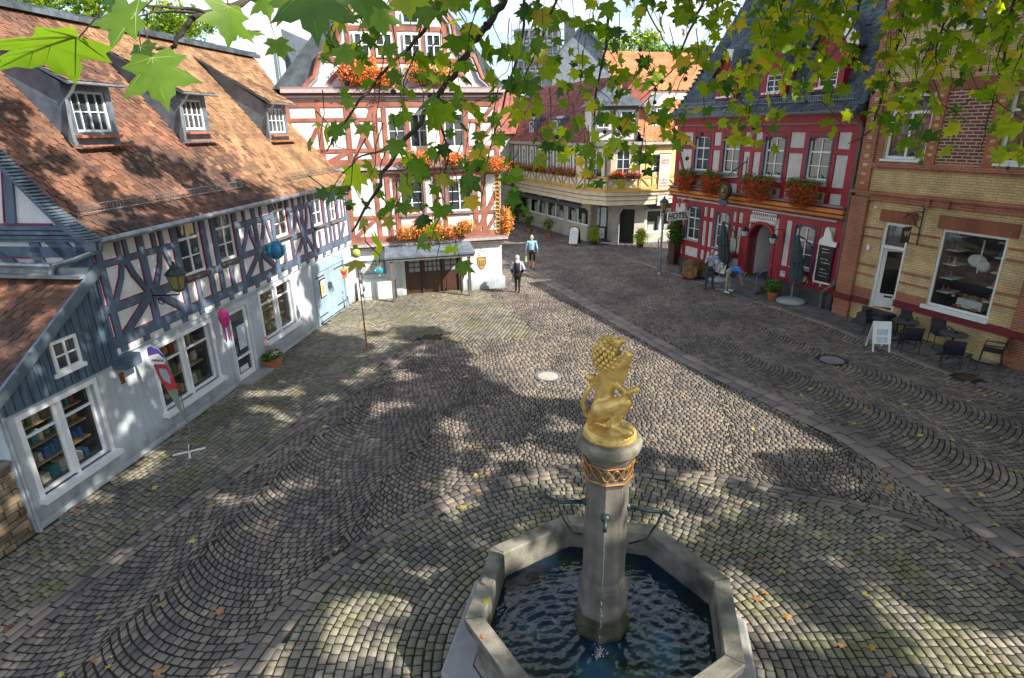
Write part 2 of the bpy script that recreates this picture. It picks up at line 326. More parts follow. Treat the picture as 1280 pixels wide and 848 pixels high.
# ================================================================== GROUND
def stone_mat(name, col, col2, moss=0.0, island=.35):
    m = bpy.data.materials.new(name); m.use_nodes = True; n = m.node_tree.nodes; l = m.node_tree.links; b = n['Principled BSDF']; b.inputs['Roughness'].default_value = .62
    t = n.new('ShaderNodeTexCoord'); a = n.new('ShaderNodeTexNoise'); a.inputs['Scale'].default_value = .55; a.inputs['Detail'].default_value = 9; a.inputs['Roughness'].default_value = .65; l.new(t.outputs['Object'], a.inputs['Vector'])
    r = n.new('ShaderNodeValToRGB'); e = r.color_ramp.elements; e[0].position = .38; e[1].position = .60; e[0].color = (*col2,1); e[1].color = (*col,1); l.new(a.outputs['Fac'], r.inputs['Fac'])
    g = n.new('ShaderNodeNewGeometry'); h = n.new('ShaderNodeValToRGB'); k = h.color_ramp.elements
    k[0].color = (1-island*1.3,1-island*1.25,1-island,1); k[1].color = (1+island,1+island*.85,1+island*.6,1); q0 = k.new(.5); q0.color = (1,.98,1,1); l.new(g.outputs['Random Per Island'], h.inputs['Fac'])
    q = n.new('ShaderNodeMix'); q.data_type = 'RGBA'; q.blend_type = 'MULTIPLY'; q.inputs['Factor'].default_value = 1; l.new(r.outputs['Color'], q.inputs['A']); l.new(h.outputs['Color'], q.inputs['B'])
    out = q.outputs['Result']
    if moss:
        c = n.new('ShaderNodeTexNoise'); c.inputs['Scale'].default_value = .9; c.inputs['Detail'].default_value = 10; c.inputs['Roughness'].default_value = .75; l.new(t.outputs['Object'], c.inputs['Vector'])
        mr = n.new('ShaderNodeMapRange'); mr.inputs['From Min'].default_value = .47; mr.inputs['From Max'].default_value = .66; mr.inputs['To Max'].default_value = moss; l.new(c.outputs['Fac'], mr.inputs['Value'])
        w = n.new('ShaderNodeMix'); w.data_type = 'RGBA'; w.inputs['B'].default_value = (.13,.135,.035,1); l.new(mr.outputs['Result'], w.inputs['Factor']); l.new(out, w.inputs['A']); out = w.outputs['Result']
    l.new(out, b.inputs['Base Color'])
    f = n.new('ShaderNodeTexNoise'); f.inputs['Scale'].default_value = 38; f.inputs['Detail'].default_value = 6; l.new(t.outputs['Object'], f.inputs['Vector'])
    bp = n.new('ShaderNodeBump'); bp.inputs['Strength'].default_value = .55; bp.inputs['Distance'].default_value = .012; l.new(f.outputs['Fac'], bp.inputs['Height']); l.new(bp.outputs['Normal'], b.inputs['Normal'])
    return m
M['cobble'] = stone_mat('basalt_cobble', (.215,.180,.148), (.108,.094,.086))
M['cobble_moss'] = stone_mat('mossy_cobble', (.23,.205,.165), (.12,.115,.10), .8)
M['cobble_dark'] = stone_mat('dark_cobble', (.165,.15,.14), (.098,.093,.095), .15)
M['slab'] = stone_mat('pink_slab', (.24,.20,.18), (.16,.14,.135), 0, .25)
M['joint'] = mat('joint_soil', (.020,.018,.014), .95, .3, 1.2, .3, col2=(.014,.019,.007))
FC = np.array([1.13, 6.15])
def seg_dist(P, L):
    """distance, signed side (+ = left of travel) and arc length of points to polyline L"""
    P = np.asarray(P); best = np.full(len(P), 1e9); side = np.zeros(len(P)); arc = np.zeros(len(P)); acc = 0
    for i in range(len(L)-1):
        a = np.array(L[i]); b = np.array(L[i+1]); d = b-a; ln = np.hypot(*d); u = d/ln
        t = (P-a)@u; tc_ = np.clip(t, -30 if i == 0 else 0, ln+30 if i == len(L)-2 else ln)
        q = P-a-np.outer(tc_, u); dist = np.hypot(q[:,0], q[:,1]); s = u[0]*(P[:,1]-a[1])-u[1]*(P[:,0]-a[0])
        k = dist < best; best[k] = dist[k]; side[k] = np.sign(s[k]); arc[k] = acc+t[k]; acc += ln
    return best, side
LBAND = [(-8.4,3.4), (-7.3,6.39), (-6.65,8.84), (-5.9,10.98), (-4.7,14.3), (-3.42,17.8), (-3.0,19.2)]
GUT = [(8.75,3.5), (8.65,6), (8.49,8.01), (7.7,11.98), (5.4,16.8), (1.73,26.9), (-1.2,34.5)]
KERB = [(16.5,4.5), (13.26,13.81), (12.28,15.86), (11.26,20.02), (9.87,23.24), (6.9,30.5), (4.9,35.0), (3.8,36.6), (.2,44.0)]
ringp = [(-3.2,2.0), (-3.9,4.2), (-3.83,6.2), (-3.45,7.5), (-2.71,8.61), (-1.7,9.65), (-.44,10.45), (1.2,10.95), (3.2,10.75), (5.4,9.93), (6.4,9.55), (7.34,9.0), (7.9,8.3), (8.15,7.4), (8.25,6), (8.2,4), (8.0,2)]
rr_t = np.array([math.atan2(y-FC[1], x-FC[0]) for x, y in ringp]); rr_t[rr_t < -PI/2-.3] += 2*PI
rr_r = np.array([math.hypot(x-FC[0], y-FC[1]) for x, y in ringp]); o_ = np.argsort(rr_t); rr_t, rr_r = rr_t[o_], rr_r[o_]
def ring_r(th):
    th = np.where(th < -PI/2-.3, th+2*PI, th); return np.interp(th, rr_t, rr_r)
def lf_y(P):   # signed distance into the square from the left facade line
    d = P-np.array([-8.718,8.968]); a = math.radians(7.9); return d[:,0]*math.cos(a)-d[:,1]*math.sin(a)
RINGW = .46
def region(P):
    P = np.asarray(P, float); d = P-FC; rad = np.hypot(d[:,0], d[:,1]); th = np.arctan2(d[:,1], d[:,0]); rr = ring_r(th)
    dl, sl = seg_dist(P, LBAND); dg, sg = seg_dist(P, GUT); dk, sk = seg_dist(P, KERB)
    reg = np.full(len(P), 2)                                   # 2 fans, centre
    right = (sg < 0)
    reg[right] = 3                                             # 3 fans, street
    reg[(sk < 0)] = 5                                          # 5 pavement rows on the right
    reg[dk < .15] = 7                                          # 7 kerb course
    reg[dg < .33] = 6                                          # 6 gutter slabs
    inner = (rad < rr-RINGW) & (P[:,1] < 12) & ((sg > 0) | (dg < .33)) & (dg > .33)
    reg[inner] = 0
    reg[(abs(rad-rr+RINGW/2) < RINGW/2) & (dg > .33) & (P[:,1] < 12) & (sg > 0)] = 8
    lm = (sl > 0) & (P[:,1] < 19)
    reg[lm & (sg > 0)] = 1                                     # 1 rows on the left
    reg[(P[:,1] >= 19) & (sg > 0) & (P[:,0] < -1.0-.35*(P[:,1]-25)) ] = 1
    reg[(dl < .22) & (P[:,1] < 19.2) & (rad > rr)] = 9
    return reg
quads = []; qreg = []
def inset(Q, g):
    d1 = np.roll(Q,-1,1)-Q; d1 /= np.linalg.norm(d1,axis=2)[...,None]+1e-9; d0 = np.roll(d1,1,1)
    cr = np.abs(d0[...,0]*d1[...,1]-d0[...,1]*d1[...,0]).clip(.5,None)[...,None]; return Q+g*(d1-d0)/cr
def keep(Q, r, gap):
    c = Q.mean(1); k = region(c) == r
    far = np.hypot(c[:,0]-0, c[:,1]) < 52
    k &= far
    # outside buildings
    k &= lf_y(c) > .03
    Q = Q[k]; c = c[k][:,None,:]
    Q = inset(Q+rng.normal(0, .0045, Q.shape), gap/2)
    quads.append(Q); qreg.append(np.full(len(Q), r))
def rot(V, a, o): c, s = math.cos(a), math.sin(a); return np.stack([V[...,0]*c-V[...,1]*s+o[0], V[...,0]*s+V[...,1]*c+o[1]], -1)
def rows(r, o, az, x0, x1, y0, y1, sw, sh, gap=.024):
    """courses running along azimuth az"""
    out = []; y = y0
    while y < y1:
        h = sh*random.uniform(.88,1.12); w = rng.uniform(.72,1.3, int((x1-x0)/sw*1.3))*sw; x = np.concatenate([[0], np.cumsum(w)])+x0-random.random()*sw
        x = x[x < x1]; n = len(x)-1
        out.append(np.stack([np.stack([x[:-1],np.full(n,y)],-1), np.stack([x[1:],np.full(n,y)],-1), np.stack([x[1:],np.full(n,y+h)],-1), np.stack([x[:-1],np.full(n,y+h)],-1)], 1)); y += h
    Q = np.concatenate(out); wob = .03*np.sin(Q[...,0]*1.3)+.02*np.sin(Q[...,0]*.5+1); Q[...,1] += wob
    keep(rot(Q, PI/2-math.radians(az), o), r, gap)
def fans(r, o, az, nx, y0, y1, w=1.55, s=.108, sw=.112, flip=1, gap=.028):
    R = w*.74; tm = math.asin(w/2/R); out = []; WB = {(i,j): random.uniform(-.07,.07) for i in range(-nx,nx+2) for j in range(int((y1-y0)/s)+1)}
    for i in range(-nx, nx+1):
        cx = i*w; off = .0
        ns = int(round(2*tm*R/sw)); m = int((y1-y0)/s)
        for j in range(m):
            t = np.linspace(-tm, tm, ns+1)+np.concatenate([[0], rng.normal(0,.012,ns-1), [0]])
            t = t+np.concatenate([[WB[(i,j)]], np.zeros(ns-1), [WB[(i+1,j)]]])
            if j % 2: t = np.concatenate([[t[0]], (t[:-1]+t[1:])/2, [t[-1]]])
            y = y0+j*s+off
            def pt(t, yy): return np.stack([cx+R*np.sin(t), yy+flip*R*np.cos(t)], -1)
            out.append(np.stack([pt(t[:-1],y), pt(t[1:],y), pt(t[1:],y+s), pt(t[:-1],y+s)], 1))
    Q = np.concatenate(out)
    Q[...,0] += .09*np.sin(Q[...,1]*.8+Q[...,0]*.4)+.05*np.sin(Q[...,1]*2.1+Q[...,0])
    keep(rot(Q, PI/2-math.radians(az)-PI/2, o), r, gap)
def polar(r, r0, r1, sw, sh, scale=None, gap=.024, dep=0):
    out = []; k = 0; y = r0
    while y < r1:
        h = sh*random.uniform(.9,1.1); n = int(2*PI*(5.5 if dep else y)/sw); t = np.sort((np.arange(n)+rng.uniform(-.22,.22,n))*2*PI/n); t = np.append(t, t[0]+2*PI)
        a = (y, y+h); 
        def pt(t, q):
            if dep: rr = ring_r(np.where(t > PI, t-2*PI, t))-dep+q
            else:   # courses blend from a circle near the basin to the outline of the ring
                rr = q
            return np.stack([FC[0]+rr*np.cos(t), FC[1]+rr*np.sin(t)], -1)
        out.append(np.stack([pt(t[:-1],a[0]), pt(t[1:],a[0]), pt(t[1:],a[1]), pt(t[:-1],a[1])], 1)); y += h
    keep(np.concatenate(out), r, gap)
def along(r, L, offs, sw, gap=.024):
    pts = np.array(L); d = np.hypot(*(pts[1:]-pts[:-1]).T); s = np.concatenate([[0], np.cumsum(d)])
    def at(t):
        x = np.interp(t, s, pts[:,0]); y = np.interp(t, s, pts[:,1]); e = .6
        tx = np.interp(t+e, s, pts[:,0])-np.interp(t-e, s, pts[:,0]); ty = np.interp(t+e, s, pts[:,1])-np.interp(t-e, s, pts[:,1]); n = np.hypot(tx,ty)+1e-9
        return np.stack([x,y],-1), np.stack([-ty/n, tx/n],-1)
    for o0, o1 in offs:
        w = rng.uniform(.8,1.25, int(s[-1]/sw*1.3))*sw; t = np.cumsum(w); t = t[t < s[-1]]; P, N = at(t)
        Q = np.stack([P[:-1]+N[:-1]*o0, P[1:]+N[1:]*o0, P[1:]+N[1:]*o1, P[:-1]+N[:-1]*o1], 1); keep(Q, r, gap)
polar(0, 1.9, 9.5, .145, .135)
polar(8, 0, RINGW, .26, RINGW/3, dep=RINGW)
rows(1, (-8.7,8.97), 14, -7, 22, -8, 3, .17, .13)
fans(2, (-3.4,12), 13, 6, -10, 38, w=2.35, s=.135, sw=.135, flip=-1)
fans(3, (8.5,12), -22.5, 7, -11, 42, w=2.2, s=.14, sw=.14, flip=-1)
rows(5, (12.3,21.4), 157.5, -28, 18, -9, 3, .19, .14)
along(6, GUT, [(-.33,0),(0,.33)], .5)
along(7, KERB, [(-.15,.15)], .8)
along(9, LBAND, [(-.22,-.075),(-.075,.075),(.075,.22)], .30)
Q = np.concatenate(quads); QR = np.concatenate(qreg); n = len(Q)
# everything the ground objects stand in is cut out
cq = Q.mean(1); hole = np.hypot(cq[:,0]-FC[0], cq[:,1]-FC[1]) < 1.93
MANHOLES = [((1.03,15.75),.30), ((9.72,16.6),.34), ((14.3,16.45),.36)]
for (c, r_) in MANHOLES: hole |= np.hypot(cq[:,0]-c[0], cq[:,1]-c[1]) < r_+.09
GRATES = [(-2.77,19.28), (12.74,15.13)]
for c in GRATES: hole |= (abs(cq[:,0]-c[0]) < .33) & (abs(cq[:,1]-c[1]) < .28)
Q = Q[~hole]; QR = QR[~hole]; n = len(Q)
ctr = Q.mean(1)[:,None,:]; sl = rng.normal(0, .016, (n,2)); base = rng.normal(0, .0025, n)+.002+.003*np.sin(Q.mean(1)[:,0]*1.1)*np.sin(Q.mean(1)[:,1]*.8)
def zz(P): return (P-ctr)@sl[:,:,None]
top = inset(Q, .0065); zt = zz(top)[...,0]+base[:,None]+.004; zm = zz(Q)[...,0]+base[:,None]-.005; zb = np.full((n,4), -.06)
V = np.concatenate([np.concatenate([top, zt[...,None]],-1), np.concatenate([Q, zm[...,None]],-1), np.concatenate([Q, zb[...,None]],-1)], 1).reshape(-1,3)
F0 = [[0,1,2,3]]+[[4+i,4+(i+1)%4,(i+1)%4,i] for i in range(4)]+[[8+i,8+(i+1)%4,4+(i+1)%4,4+i] for i in range(4)]
Fq = (np.array(F0)[None]+12*np.arange(n)[:,None,None]).reshape(-1,4)
# winding
ar = (Q[:,1,0]-Q[:,0,0])*(Q[:,2,1]-Q[:,0,1])-(Q[:,1,1]-Q[:,0,1])*(Q[:,2,0]-Q[:,0,0]); fl = np.repeat(ar < 0, 9); Fq[fl] = Fq[fl][:,::-1]
mi = np.repeat(np.select([QR==0, QR==1, np.isin(QR,[6,7]), QR==5], [1,1,2,3], 0), 9)
pav = fast_mesh('cobblestone_paving', V, Fq, [M['cobble'], M['cobble_moss'], M['slab'], M['cobble_dark']], mi)
tag(pav, kind='structure')
g = MB().quad((-400,-200,-.013), (400,-200,-.013), (400,900,-.013), (-400,900,-.013)).build('ground', M['joint']); tag(g, kind='structure')
# fallen leaves, manhole covers and drain grates follow with the small things
# ================================================================== BUILDING HELPERS
def wall_holes(mb, x0, x1, z0, z1, holes, y=0, dep=.22, m=0, mr=None):
    """facade sheet at y with real openings and their reveals; holes = (x0,x1,z0,z1)"""
    xs = sorted({x0,x1,*[min(max(h[i],x0),x1) for h in holes for i in (0,1)]}); zs = sorted({z0,z1,*[min(max(h[i],z0),z1) for h in holes for i in (2,3)]})
    for i in range(len(xs)-1):
        for j in range(len(zs)-1):
            cx, cz = (xs[i]+xs[i+1])/2, (zs[j]+zs[j+1])/2
            if any(h[0] < cx < h[1] and h[2] < cz < h[3] for h in holes): continue
            mb.quad((xs[i],y,zs[j]), (xs[i+1],y,zs[j]), (xs[i+1],y,zs[j+1]), (xs[i],y,zs[j+1]), m)
    mr = m if mr is None else mr
    for a,b,c,d in holes:
        mb.quad((a,y,c),(a,y+dep,c),(a,y+dep,d),(a,y,d),mr); mb.quad((b,y,c),(b,y+dep,c),(b,y+dep,d),(b,y,d),mr)
        mb.quad((a,y,c),(b,y,c),(b,y+dep,c),(a,y+dep,c),mr); mb.quad((a,y,d),(b,y,d),(b,y+dep,d),(a,y+dep,d),mr)
def window(parent, r, y=.08, cols=2, rws=2, fw=.06, mw=.028, frame='white_paint', glass='glass', transom=0, curtain=False, sill=0, back=.18, arch=0, name='window'):
    """frame + glazing bars, a pane as its own piece, dark room (or curtain) behind"""
    x0,x1,z0,z1 = r; mb = MB(); t = .05
    mb.box(x0,x0+fw,y-t,y,z0,z1).box(x1-fw,x1,y-t,y,z0,z1).box(x0+fw,x1-fw,y-t,y,z0,z0+fw).box(x0+fw,x1-fw,y-t,y,z1-fw,z1)
    zt = z1
    if transom: zt = z0+(z1-z0)*transom; mb.box(x0+fw,x1-fw,y-t-.01,y-.002,zt-fw/2,zt+fw/2)
    for i in range(1, cols):
        x = x0+(x1-x0)*i/cols; w = fw*.8 if (cols == 2 or i*2 == cols) else mw; mb.box(x-w/2,x+w/2,y-t+.008,y-.003,z0+fw,z1-fw)
    for j in range(1, rws):
        z = z0+(zt-z0)*j/rws; mb.box(x0+fw,x1-fw,y-t+.014,y-.006,z-mw/2,z+mw/2)
    if transom and cols == 4: pass
    o = mb.build(name, M[frame], parent)
    p = MB().quad((x0+.01,y-.012,z0+.01),(x1-.01,y-.012,z0+.01),(x1-.01,y-.012,z1-.01),(x0+.01,y-.012,z1-.01)).build('pane', M[glass], o)
    if curtain:
        c = MB(); n_ = 14
        for a,b in ((x0+.03, x0+(x1-x0)*.3), (x1-(x1-x0)*.3, x1-.03)):
            for i in range(n_):
                u0 = a+(b-a)*i/n_; u1 = a+(b-a)*(i+1)/n_; c.quad((u0,y+.05+.02*(i%2),z0+.02),(u1,y+.05+.02*((i+1)%2),z0+.02),(u1,y+.05+.02*((i+1)%2),z1-.02),(u0,y+.05+.02*(i%2),z1-.02))
        c.build('curtain', M['curtain'], o)
    if sill: MB().box(x0-.05,x1+.05,y-.22,y-t-.002,z0-.07,z0-.002).build('sill', M[frame], o)
    return o
def tile_roof(name, prof, xr, tw, th, material, parent=None, rounded=True, lift=.017, m2=None, split=None, jit=.006, drop=None):
    """rows of separate overlapping tiles following the profile prof [(y,z)...] from eave to ridge; xr(f) -> (x0,x1)"""
    P = np.array(prof, float); d = np.hypot(*(P[1:]-P[:-1]).T); s = np.concatenate([[0], np.cumsum(d)]); n = int(s[-1]/th)
    if rounded: shp = np.array([(-.48,.9),(-.48,.14),(-.34,.03),(-.12,-.01),(.12,-.01),(.34,.03),(.48,.14),(.48,.9)])
    else: shp = np.array([(-.49,.9),(-.49,0),(-.25,-.0),(-.1,0),(.1,0),(.25,0),(.49,0),(.49,.9)])
    V = []; F = []; k = 0; T = 1.9; MI = []
    for j in range(n):
        s0 = j*th; f = j/max(1,n-1); x0, x1 = xr(f); off = (j%2)*.5*tw
        cx = np.arange(x0+off+tw*.5-tw, x1+tw*.5, tw); cx = cx[(cx > x0+tw*.2) & (cx < x1-tw*.2)]
        for c in cx:
            if drop and drop(c, s0/s[-1]): continue
            tx = c+shp[:,0]*tw*.97+random.uniform(-jit,jit); ts = s0+shp[:,1]*th*T*.9/ .9+random.uniform(-jit,jit)*.6
            yy = np.interp(ts, s, P[:,0]); zz_ = np.interp(ts, s, P[:,1])
            i = min(len(d)-1, np.searchsorted(s, s0+1e-6, 'right')-1); ny, nz = -(P[i+1,1]-P[i,1])/d[i], (P[i+1,0]-P[i,0])/d[i]
            h = np.where(shp[:,1] > .5, .004, lift)+random.uniform(0,jit); rx_ = random.uniform(-.01,.01)*np.sign(shp[:,0])
            a = np.stack([tx, yy+ny*(h+rx_), zz_+nz*(h+rx_)], -1); b = np.stack([tx[1:7], (yy+ny*(h-lift*1.1))[1:7], (zz_+nz*(h-lift*1.1))[1:7]], -1)
            V.append(a); V.append(b); b0 = k
            F.append(tuple(b0+q for q in range(8)))
            for q in range(5): F.append((b0+8+q, b0+9+q, b0+2+q, b0+1+q))
            mi = 0 if split is None else split(c, s0/s[-1]); MI += [mi]*6; k += 14
    V = np.concatenate(V); me = bpy.data.meshes.new(name); me.from_pydata(V.tolist(), [], F)
    me.materials.append(material)
    if m2: me.materials.append(m2)
    if m2: me.polygons.foreach_set('material_index', MI)
    me.update(); o = bpy.data.objects.new(name, me); COL.objects.link(o)
    if parent: o.parent = parent
    return o
def timbers(parent, bars, y=0, wood='blue_timber', line=None, lw=.022, name='timber_frame', th=.03):
    """bars (ax,az,bx,bz,width); a thin painted line runs along both edges of each timber"""
    mb = MB()
    rj = random.Random(len(bars))
    for k, (ax,az_,bx,bz,w) in enumerate(bars):
        w *= rj.uniform(.92,1.16); jx = w*.09
        if ax == bx: ax += rj.uniform(-jx,jx); bx += rj.uniform(-jx,jx)
        elif az_ == bz: az_ += rj.uniform(-jx,jx)*.5; bz += rj.uniform(-jx,jx)*.5
        e = (k % 7)*.0007+(.0035 if abs(ax-bx) < .05 else (.0 if abs(az_-bz) < .05 else .007))
        if line: mb.bar((ax,az_),(bx,bz), w+2*lw, y-th*.45-e, y+.02, 1)
        mb.bar((ax,az_),(bx,bz), w, y-th-e, y+.02, 0)
    return mb.build(name, [M[wood], M[line or wood]], parent)
def foliage(name, parent, blobs, n, size, mats, seed=1, mw=None, shape='leaf', smooth=False):
    """leaf or petal sized faces through a volume of ellipsoids (cx,cy,cz,rx,ry,rz)"""
    r = np.random.default_rng(seed); vol = np.array([b[3]*b[4]*b[5] for b in blobs])**.8; k = r.choice(len(blobs), n, p=vol/vol.sum()); B = np.array(blobs)[k]
    d = r.normal(size=(n,3)); d /= np.linalg.norm(d,axis=1)[:,None]; rad = r.random(n)**.42
    bump = 1+.22*np.sin(d[:,0]*5+k)*np.sin(d[:,1]*4+2*k)+.15*np.sin(d[:,2]*9+k)
    C = B[:,:3]+d*rad[:,None]*B[:,3:]*bump[:,None]
    nr = d*.8+r.normal(size=(n,3))*.7; nr /= np.linalg.norm(nr,axis=1)[:,None]; a = np.cross(nr, r.normal(size=(n,3))); a /= np.linalg.norm(a,axis=1)[:,None]; b = np.cross(nr,a)
    s = size*r.uniform(.6,1.35,n)[:,None]
    pts = [-a*s, (-a*.1+b*.42)*s+nr*s*.12, a*s*1.0, (-a*.1-b*.42)*s+nr*s*.12]
    V = np.stack([C+p for p in pts], 1).reshape(-1,3); F = np.arange(4*n).reshape(-1,4)
    mi = r.choice(len(mats), n, p=mw) if mw is not None else r.integers(0,len(mats),n)
    return fast_mesh(name, V, F, mats, mi, parent)
def lumpy(name, parts, voxel, mats, parent=None, pick=None, smooth_it=2):
    """one continuous skin over ellipsoids and tapered limbs: parts = ('b',c,r) or ('l',p,q,r0,r1)"""
    mb = MB()
    for p in parts:
        if p[0] == 'b': mb.ball(p[1], p[2], seg=12, rings=9)
        elif p[0] == 'm': mb.add(p[1], p[2])
        else:
            a, b = Vector(p[1]), Vector(p[2]); r0, r1 = p[3], p[4]; k = 6
            mb.tube([a.lerp(b, i/k) for i in range(k+1)], [r0+(r1-r0)*i/k for i in range(k+1)], 10); mb.ball(a, r0, seg=10, rings=7); mb.ball(b, r1, seg=10, rings=7)
    o = mb.build(name+'_src', mats[0]); md = o.modifiers.new('r','REMESH'); md.mode = 'VOXEL'; md.voxel_size = voxel
    if smooth_it: sm = o.modifiers.new('s','SMOOTH'); sm.factor = .5; sm.iterations = smooth_it
    bpy.context.view_layer.update()
    dg_ = bpy.context.evaluated_depsgraph_get(); me = bpy.data.meshes.new_from_object(o.evaluated_get(dg_)); bpy.data.objects.remove(o)
    me.name = name; me.materials.clear()
    for q in mats: me.materials.append(q)
    for f in me.polygons:
        f.use_smooth = True
        if pick: f.material_index = pick(f.center)
        else: f.material_index = 0
    o = bpy.data.objects.new(name, me); COL.objects.link(o)
    if parent: o.parent = parent
    return o
def text_obj(txt, size, material, parent, loc, rot=(PI/2,0,0), name='lettering', extrude=.004, align='CENTER', bold=0):
    c = bpy.data.curves.new(name, 'FONT'); c.body = txt; c.size = size; c.extrude = extrude; c.align_x = align; c.align_y = 'CENTER'; c.offset = bold
    c.materials.append(material); o = bpy.data.objects.new(name, c); COL.objects.link(o); o.parent = parent; o.location = loc; o.rotation_euler = rot
    bpy.context.view_layer.update(); me = bpy.data.meshes.new_from_object(o.evaluated_get(bpy.context.evaluated_depsgraph_get()))
    n_ = bpy.data.objects.new(name, me); COL.objects.link(n_); n_.parent = parent; n_.location = loc; n_.rotation_euler = rot
    bpy.data.objects.remove(o); bpy.data.curves.remove(c); return n_
# ================================================================== LEFT: blue half-timbered shop house
LF = Fr((-8.718,8.968), 7.9)
H1 = fr_empty('half_timbered_shop_house', LF, 'blue-grey half-timbered shop house with three shed dormers in its long clay tile roof', 'house')
XE = 15.35
def Lr(a,b,c,d,y=0): return LF.rect(a,b,c,d,y)
sw = [(.35,1.95,.55,2.1), (3.68,5.78,.6,2.13), (8.27,10.2,.72,2.2)]      # display windows
door = (6.62,7.5,.06,2.13); garage = (11.75,14.55,.02,2.28)
wb = MB(); wall_holes(wb, 0, XE, -.1, 2.42, sw+[door,garage], 0, .2)
wb.quad((0,0,-.1),(0,7.5,-.1),(0,7.5,2.3),(0,0,2.3)); wb.quad((XE,0,-.1),(XE,7.5,-.1),(XE,7.5,5.2),(XE,0,5.2)); wb.quad((0,7.5,-.1),(XE,7.5,-.1),(XE,7.5,5.2),(0,7.5,5.2))
wb.build('ground_floor_wall', M['blue_plaster'], H1)
MB().box(.0,6.5,-.012,.0,-.05,.12).box(7.6,11.7,-.012,0,-.05,.12).build('base_strip', M['cool_plaster'], H1)
# white surrounds + casements + goods on shelves
goods = [flat('goods_teal',(.03,.22,.26)), flat('goods_blue',(.05,.14,.38)), flat('goods_yellow',(.55,.36,.06)), flat('goods_red',(.4,.05,.04)), flat('goods_green',(.08,.2,.06)), flat('goods_pale',(.55,.5,.42)), flat('goods_wood',(.3,.16,.07))]
for k, r in enumerate(sw):
    x0,x1,z0,z1 = r
    f = MB(); e = .09
    f.box(x0-e,x0,-.02,.02,z0,z1+e).box(x1,x1+e,-.02,.02,z0,z1+e).box(x0,x1,-.02,.02,z1,z1+e).box(x0-.14,x1+.14,-.16,.05,z0-.1,z0)
    f.build('window_surround', M['white_paint'], H1)
    xm = (x0+x1)/2; wd = []
    for (a,b) in ((x0,xm-.035),(xm+.035,x1)):
        w = window(H1, (a,b,z0,z1), .14, 1, 1, .055, glass='shopglass', name='display_window', back=.9); wd.append(w)
        zt = z0+(z1-z0)*.74; MB().box(a+.055,b-.055,.085,.13,zt-.022,zt+.022).build('transom', M['white_paint'], w)
    MB().box(xm-.035,xm+.035,.0,.16,z0,z1).build('mullion', M['white_paint'], H1)
    b = MB(); b.box(x0,x1,.95,1.0,z0-.1,z1).box(x0,x1,.2,1.0,z0-.12,z0-.04).box(x0-.02,x0,.2,1,z0-.1,z1).box(x1,x1+.02,.2,1,z0-.1,z1).box(x0,x1,.2,1,z1,z1+.02); b.build('display_niche', M['interior'], H1)
    sh = MB(); nz = 4 if k != 1 else 3
    for j in range(1,nz): sh.box(x0+.02,x1-.02,.35,.8,z0+(z1-z0)*j/nz-.015,z0+(z1-z0)*j/nz+.015)
    sh.build('shelf', flat('shelf_wood',(.42,.28,.14)), H1)
    r_ = random.Random(k+3); gm = MB()
    for j in range(nz):
        zb_ = z0+(z1-z0)*j/nz+(.016 if j else -.04); x = x0+.05
        while x < x1-.15:
            w_ = r_.uniform(.07,.22); h_ = r_.uniform(.12,.30); c = r_.randrange(7)
            if k == 0 and j < 2: c = r_.choice([0,0,1,5])
            if k == 2: c = r_.choice([4,4,2,6,4])
            if k == 1: c = r_.choice([4,6,5,3,2,4])
            if r_.random() < .45: gm.ball((x+w_/2,.5,zb_+h_*.5),(w_*.5,.09,h_*.5),c,8,6)
            else: gm.box(x,x+w_*.9,.42,.62,zb_,zb_+h_,c)
            if r_.random() < .5: gm.ball((x+w_/2,.46,zb_+h_*.9),w_*.22,r_.randrange(7),7,5)
            x += w_+r_.uniform(.01,.06)
    gm.build('displayed_goods', goods, H1)
# shop door
x0,x1,z0,z1 = door
d = MB(); d.box(x0,x0+.1,.02,.1,z0,z1).box(x1-.1,x1,.02,.1,z0,z1).box(x0+.1,x1-.1,.02,.1,z1-.1,z1).box(x0+.1,x1-.1,.02,.1,z0,z0+.16).box(x0+.1,x1-.1,.025,.095,z0+.62,z0+.68)
dd = d.build('shop_door', M['white_paint'], H1)
MB().quad((x0+.1,.07,z0+.1),(x1-.1,.07,z0+.1),(x1-.1,.07,z1-.1),(x0+.1,.07,z1-.1)).build('pane', M['glass'], dd)
MB().box(x0+.2,x0+.6,.055,.065,z0+.2,z0+.36).build('door_sticker', M['paper'], dd); MB().box(x0+.35,x1-.15,.05,.06,z0+.85,z0+1.55).build('poster', M['screen_print'], dd)
MB().tube([(x0+.06,0,z0+.85),(x0+.06,-.04,z0+.85),(x0+.06,-.04,z0+1.05),(x0+.06,0,z0+1.05)],.012,6).build('handle', M['zinc'], dd)
MB().box(x0-.12,x0,-.02,.03,z0-.02,z1+.12).box(x1,x1+.12,-.02,.03,z0-.02,z1+.12).box(x0,x1,-.02,.03,z1,z1+.12).build('door_surround', M['cool_plaster'], H1)
MB().box(6.5,7.75,-.42,.0,-.03,.075).build('door_step', M['concrete'], H1, bevel=.01)
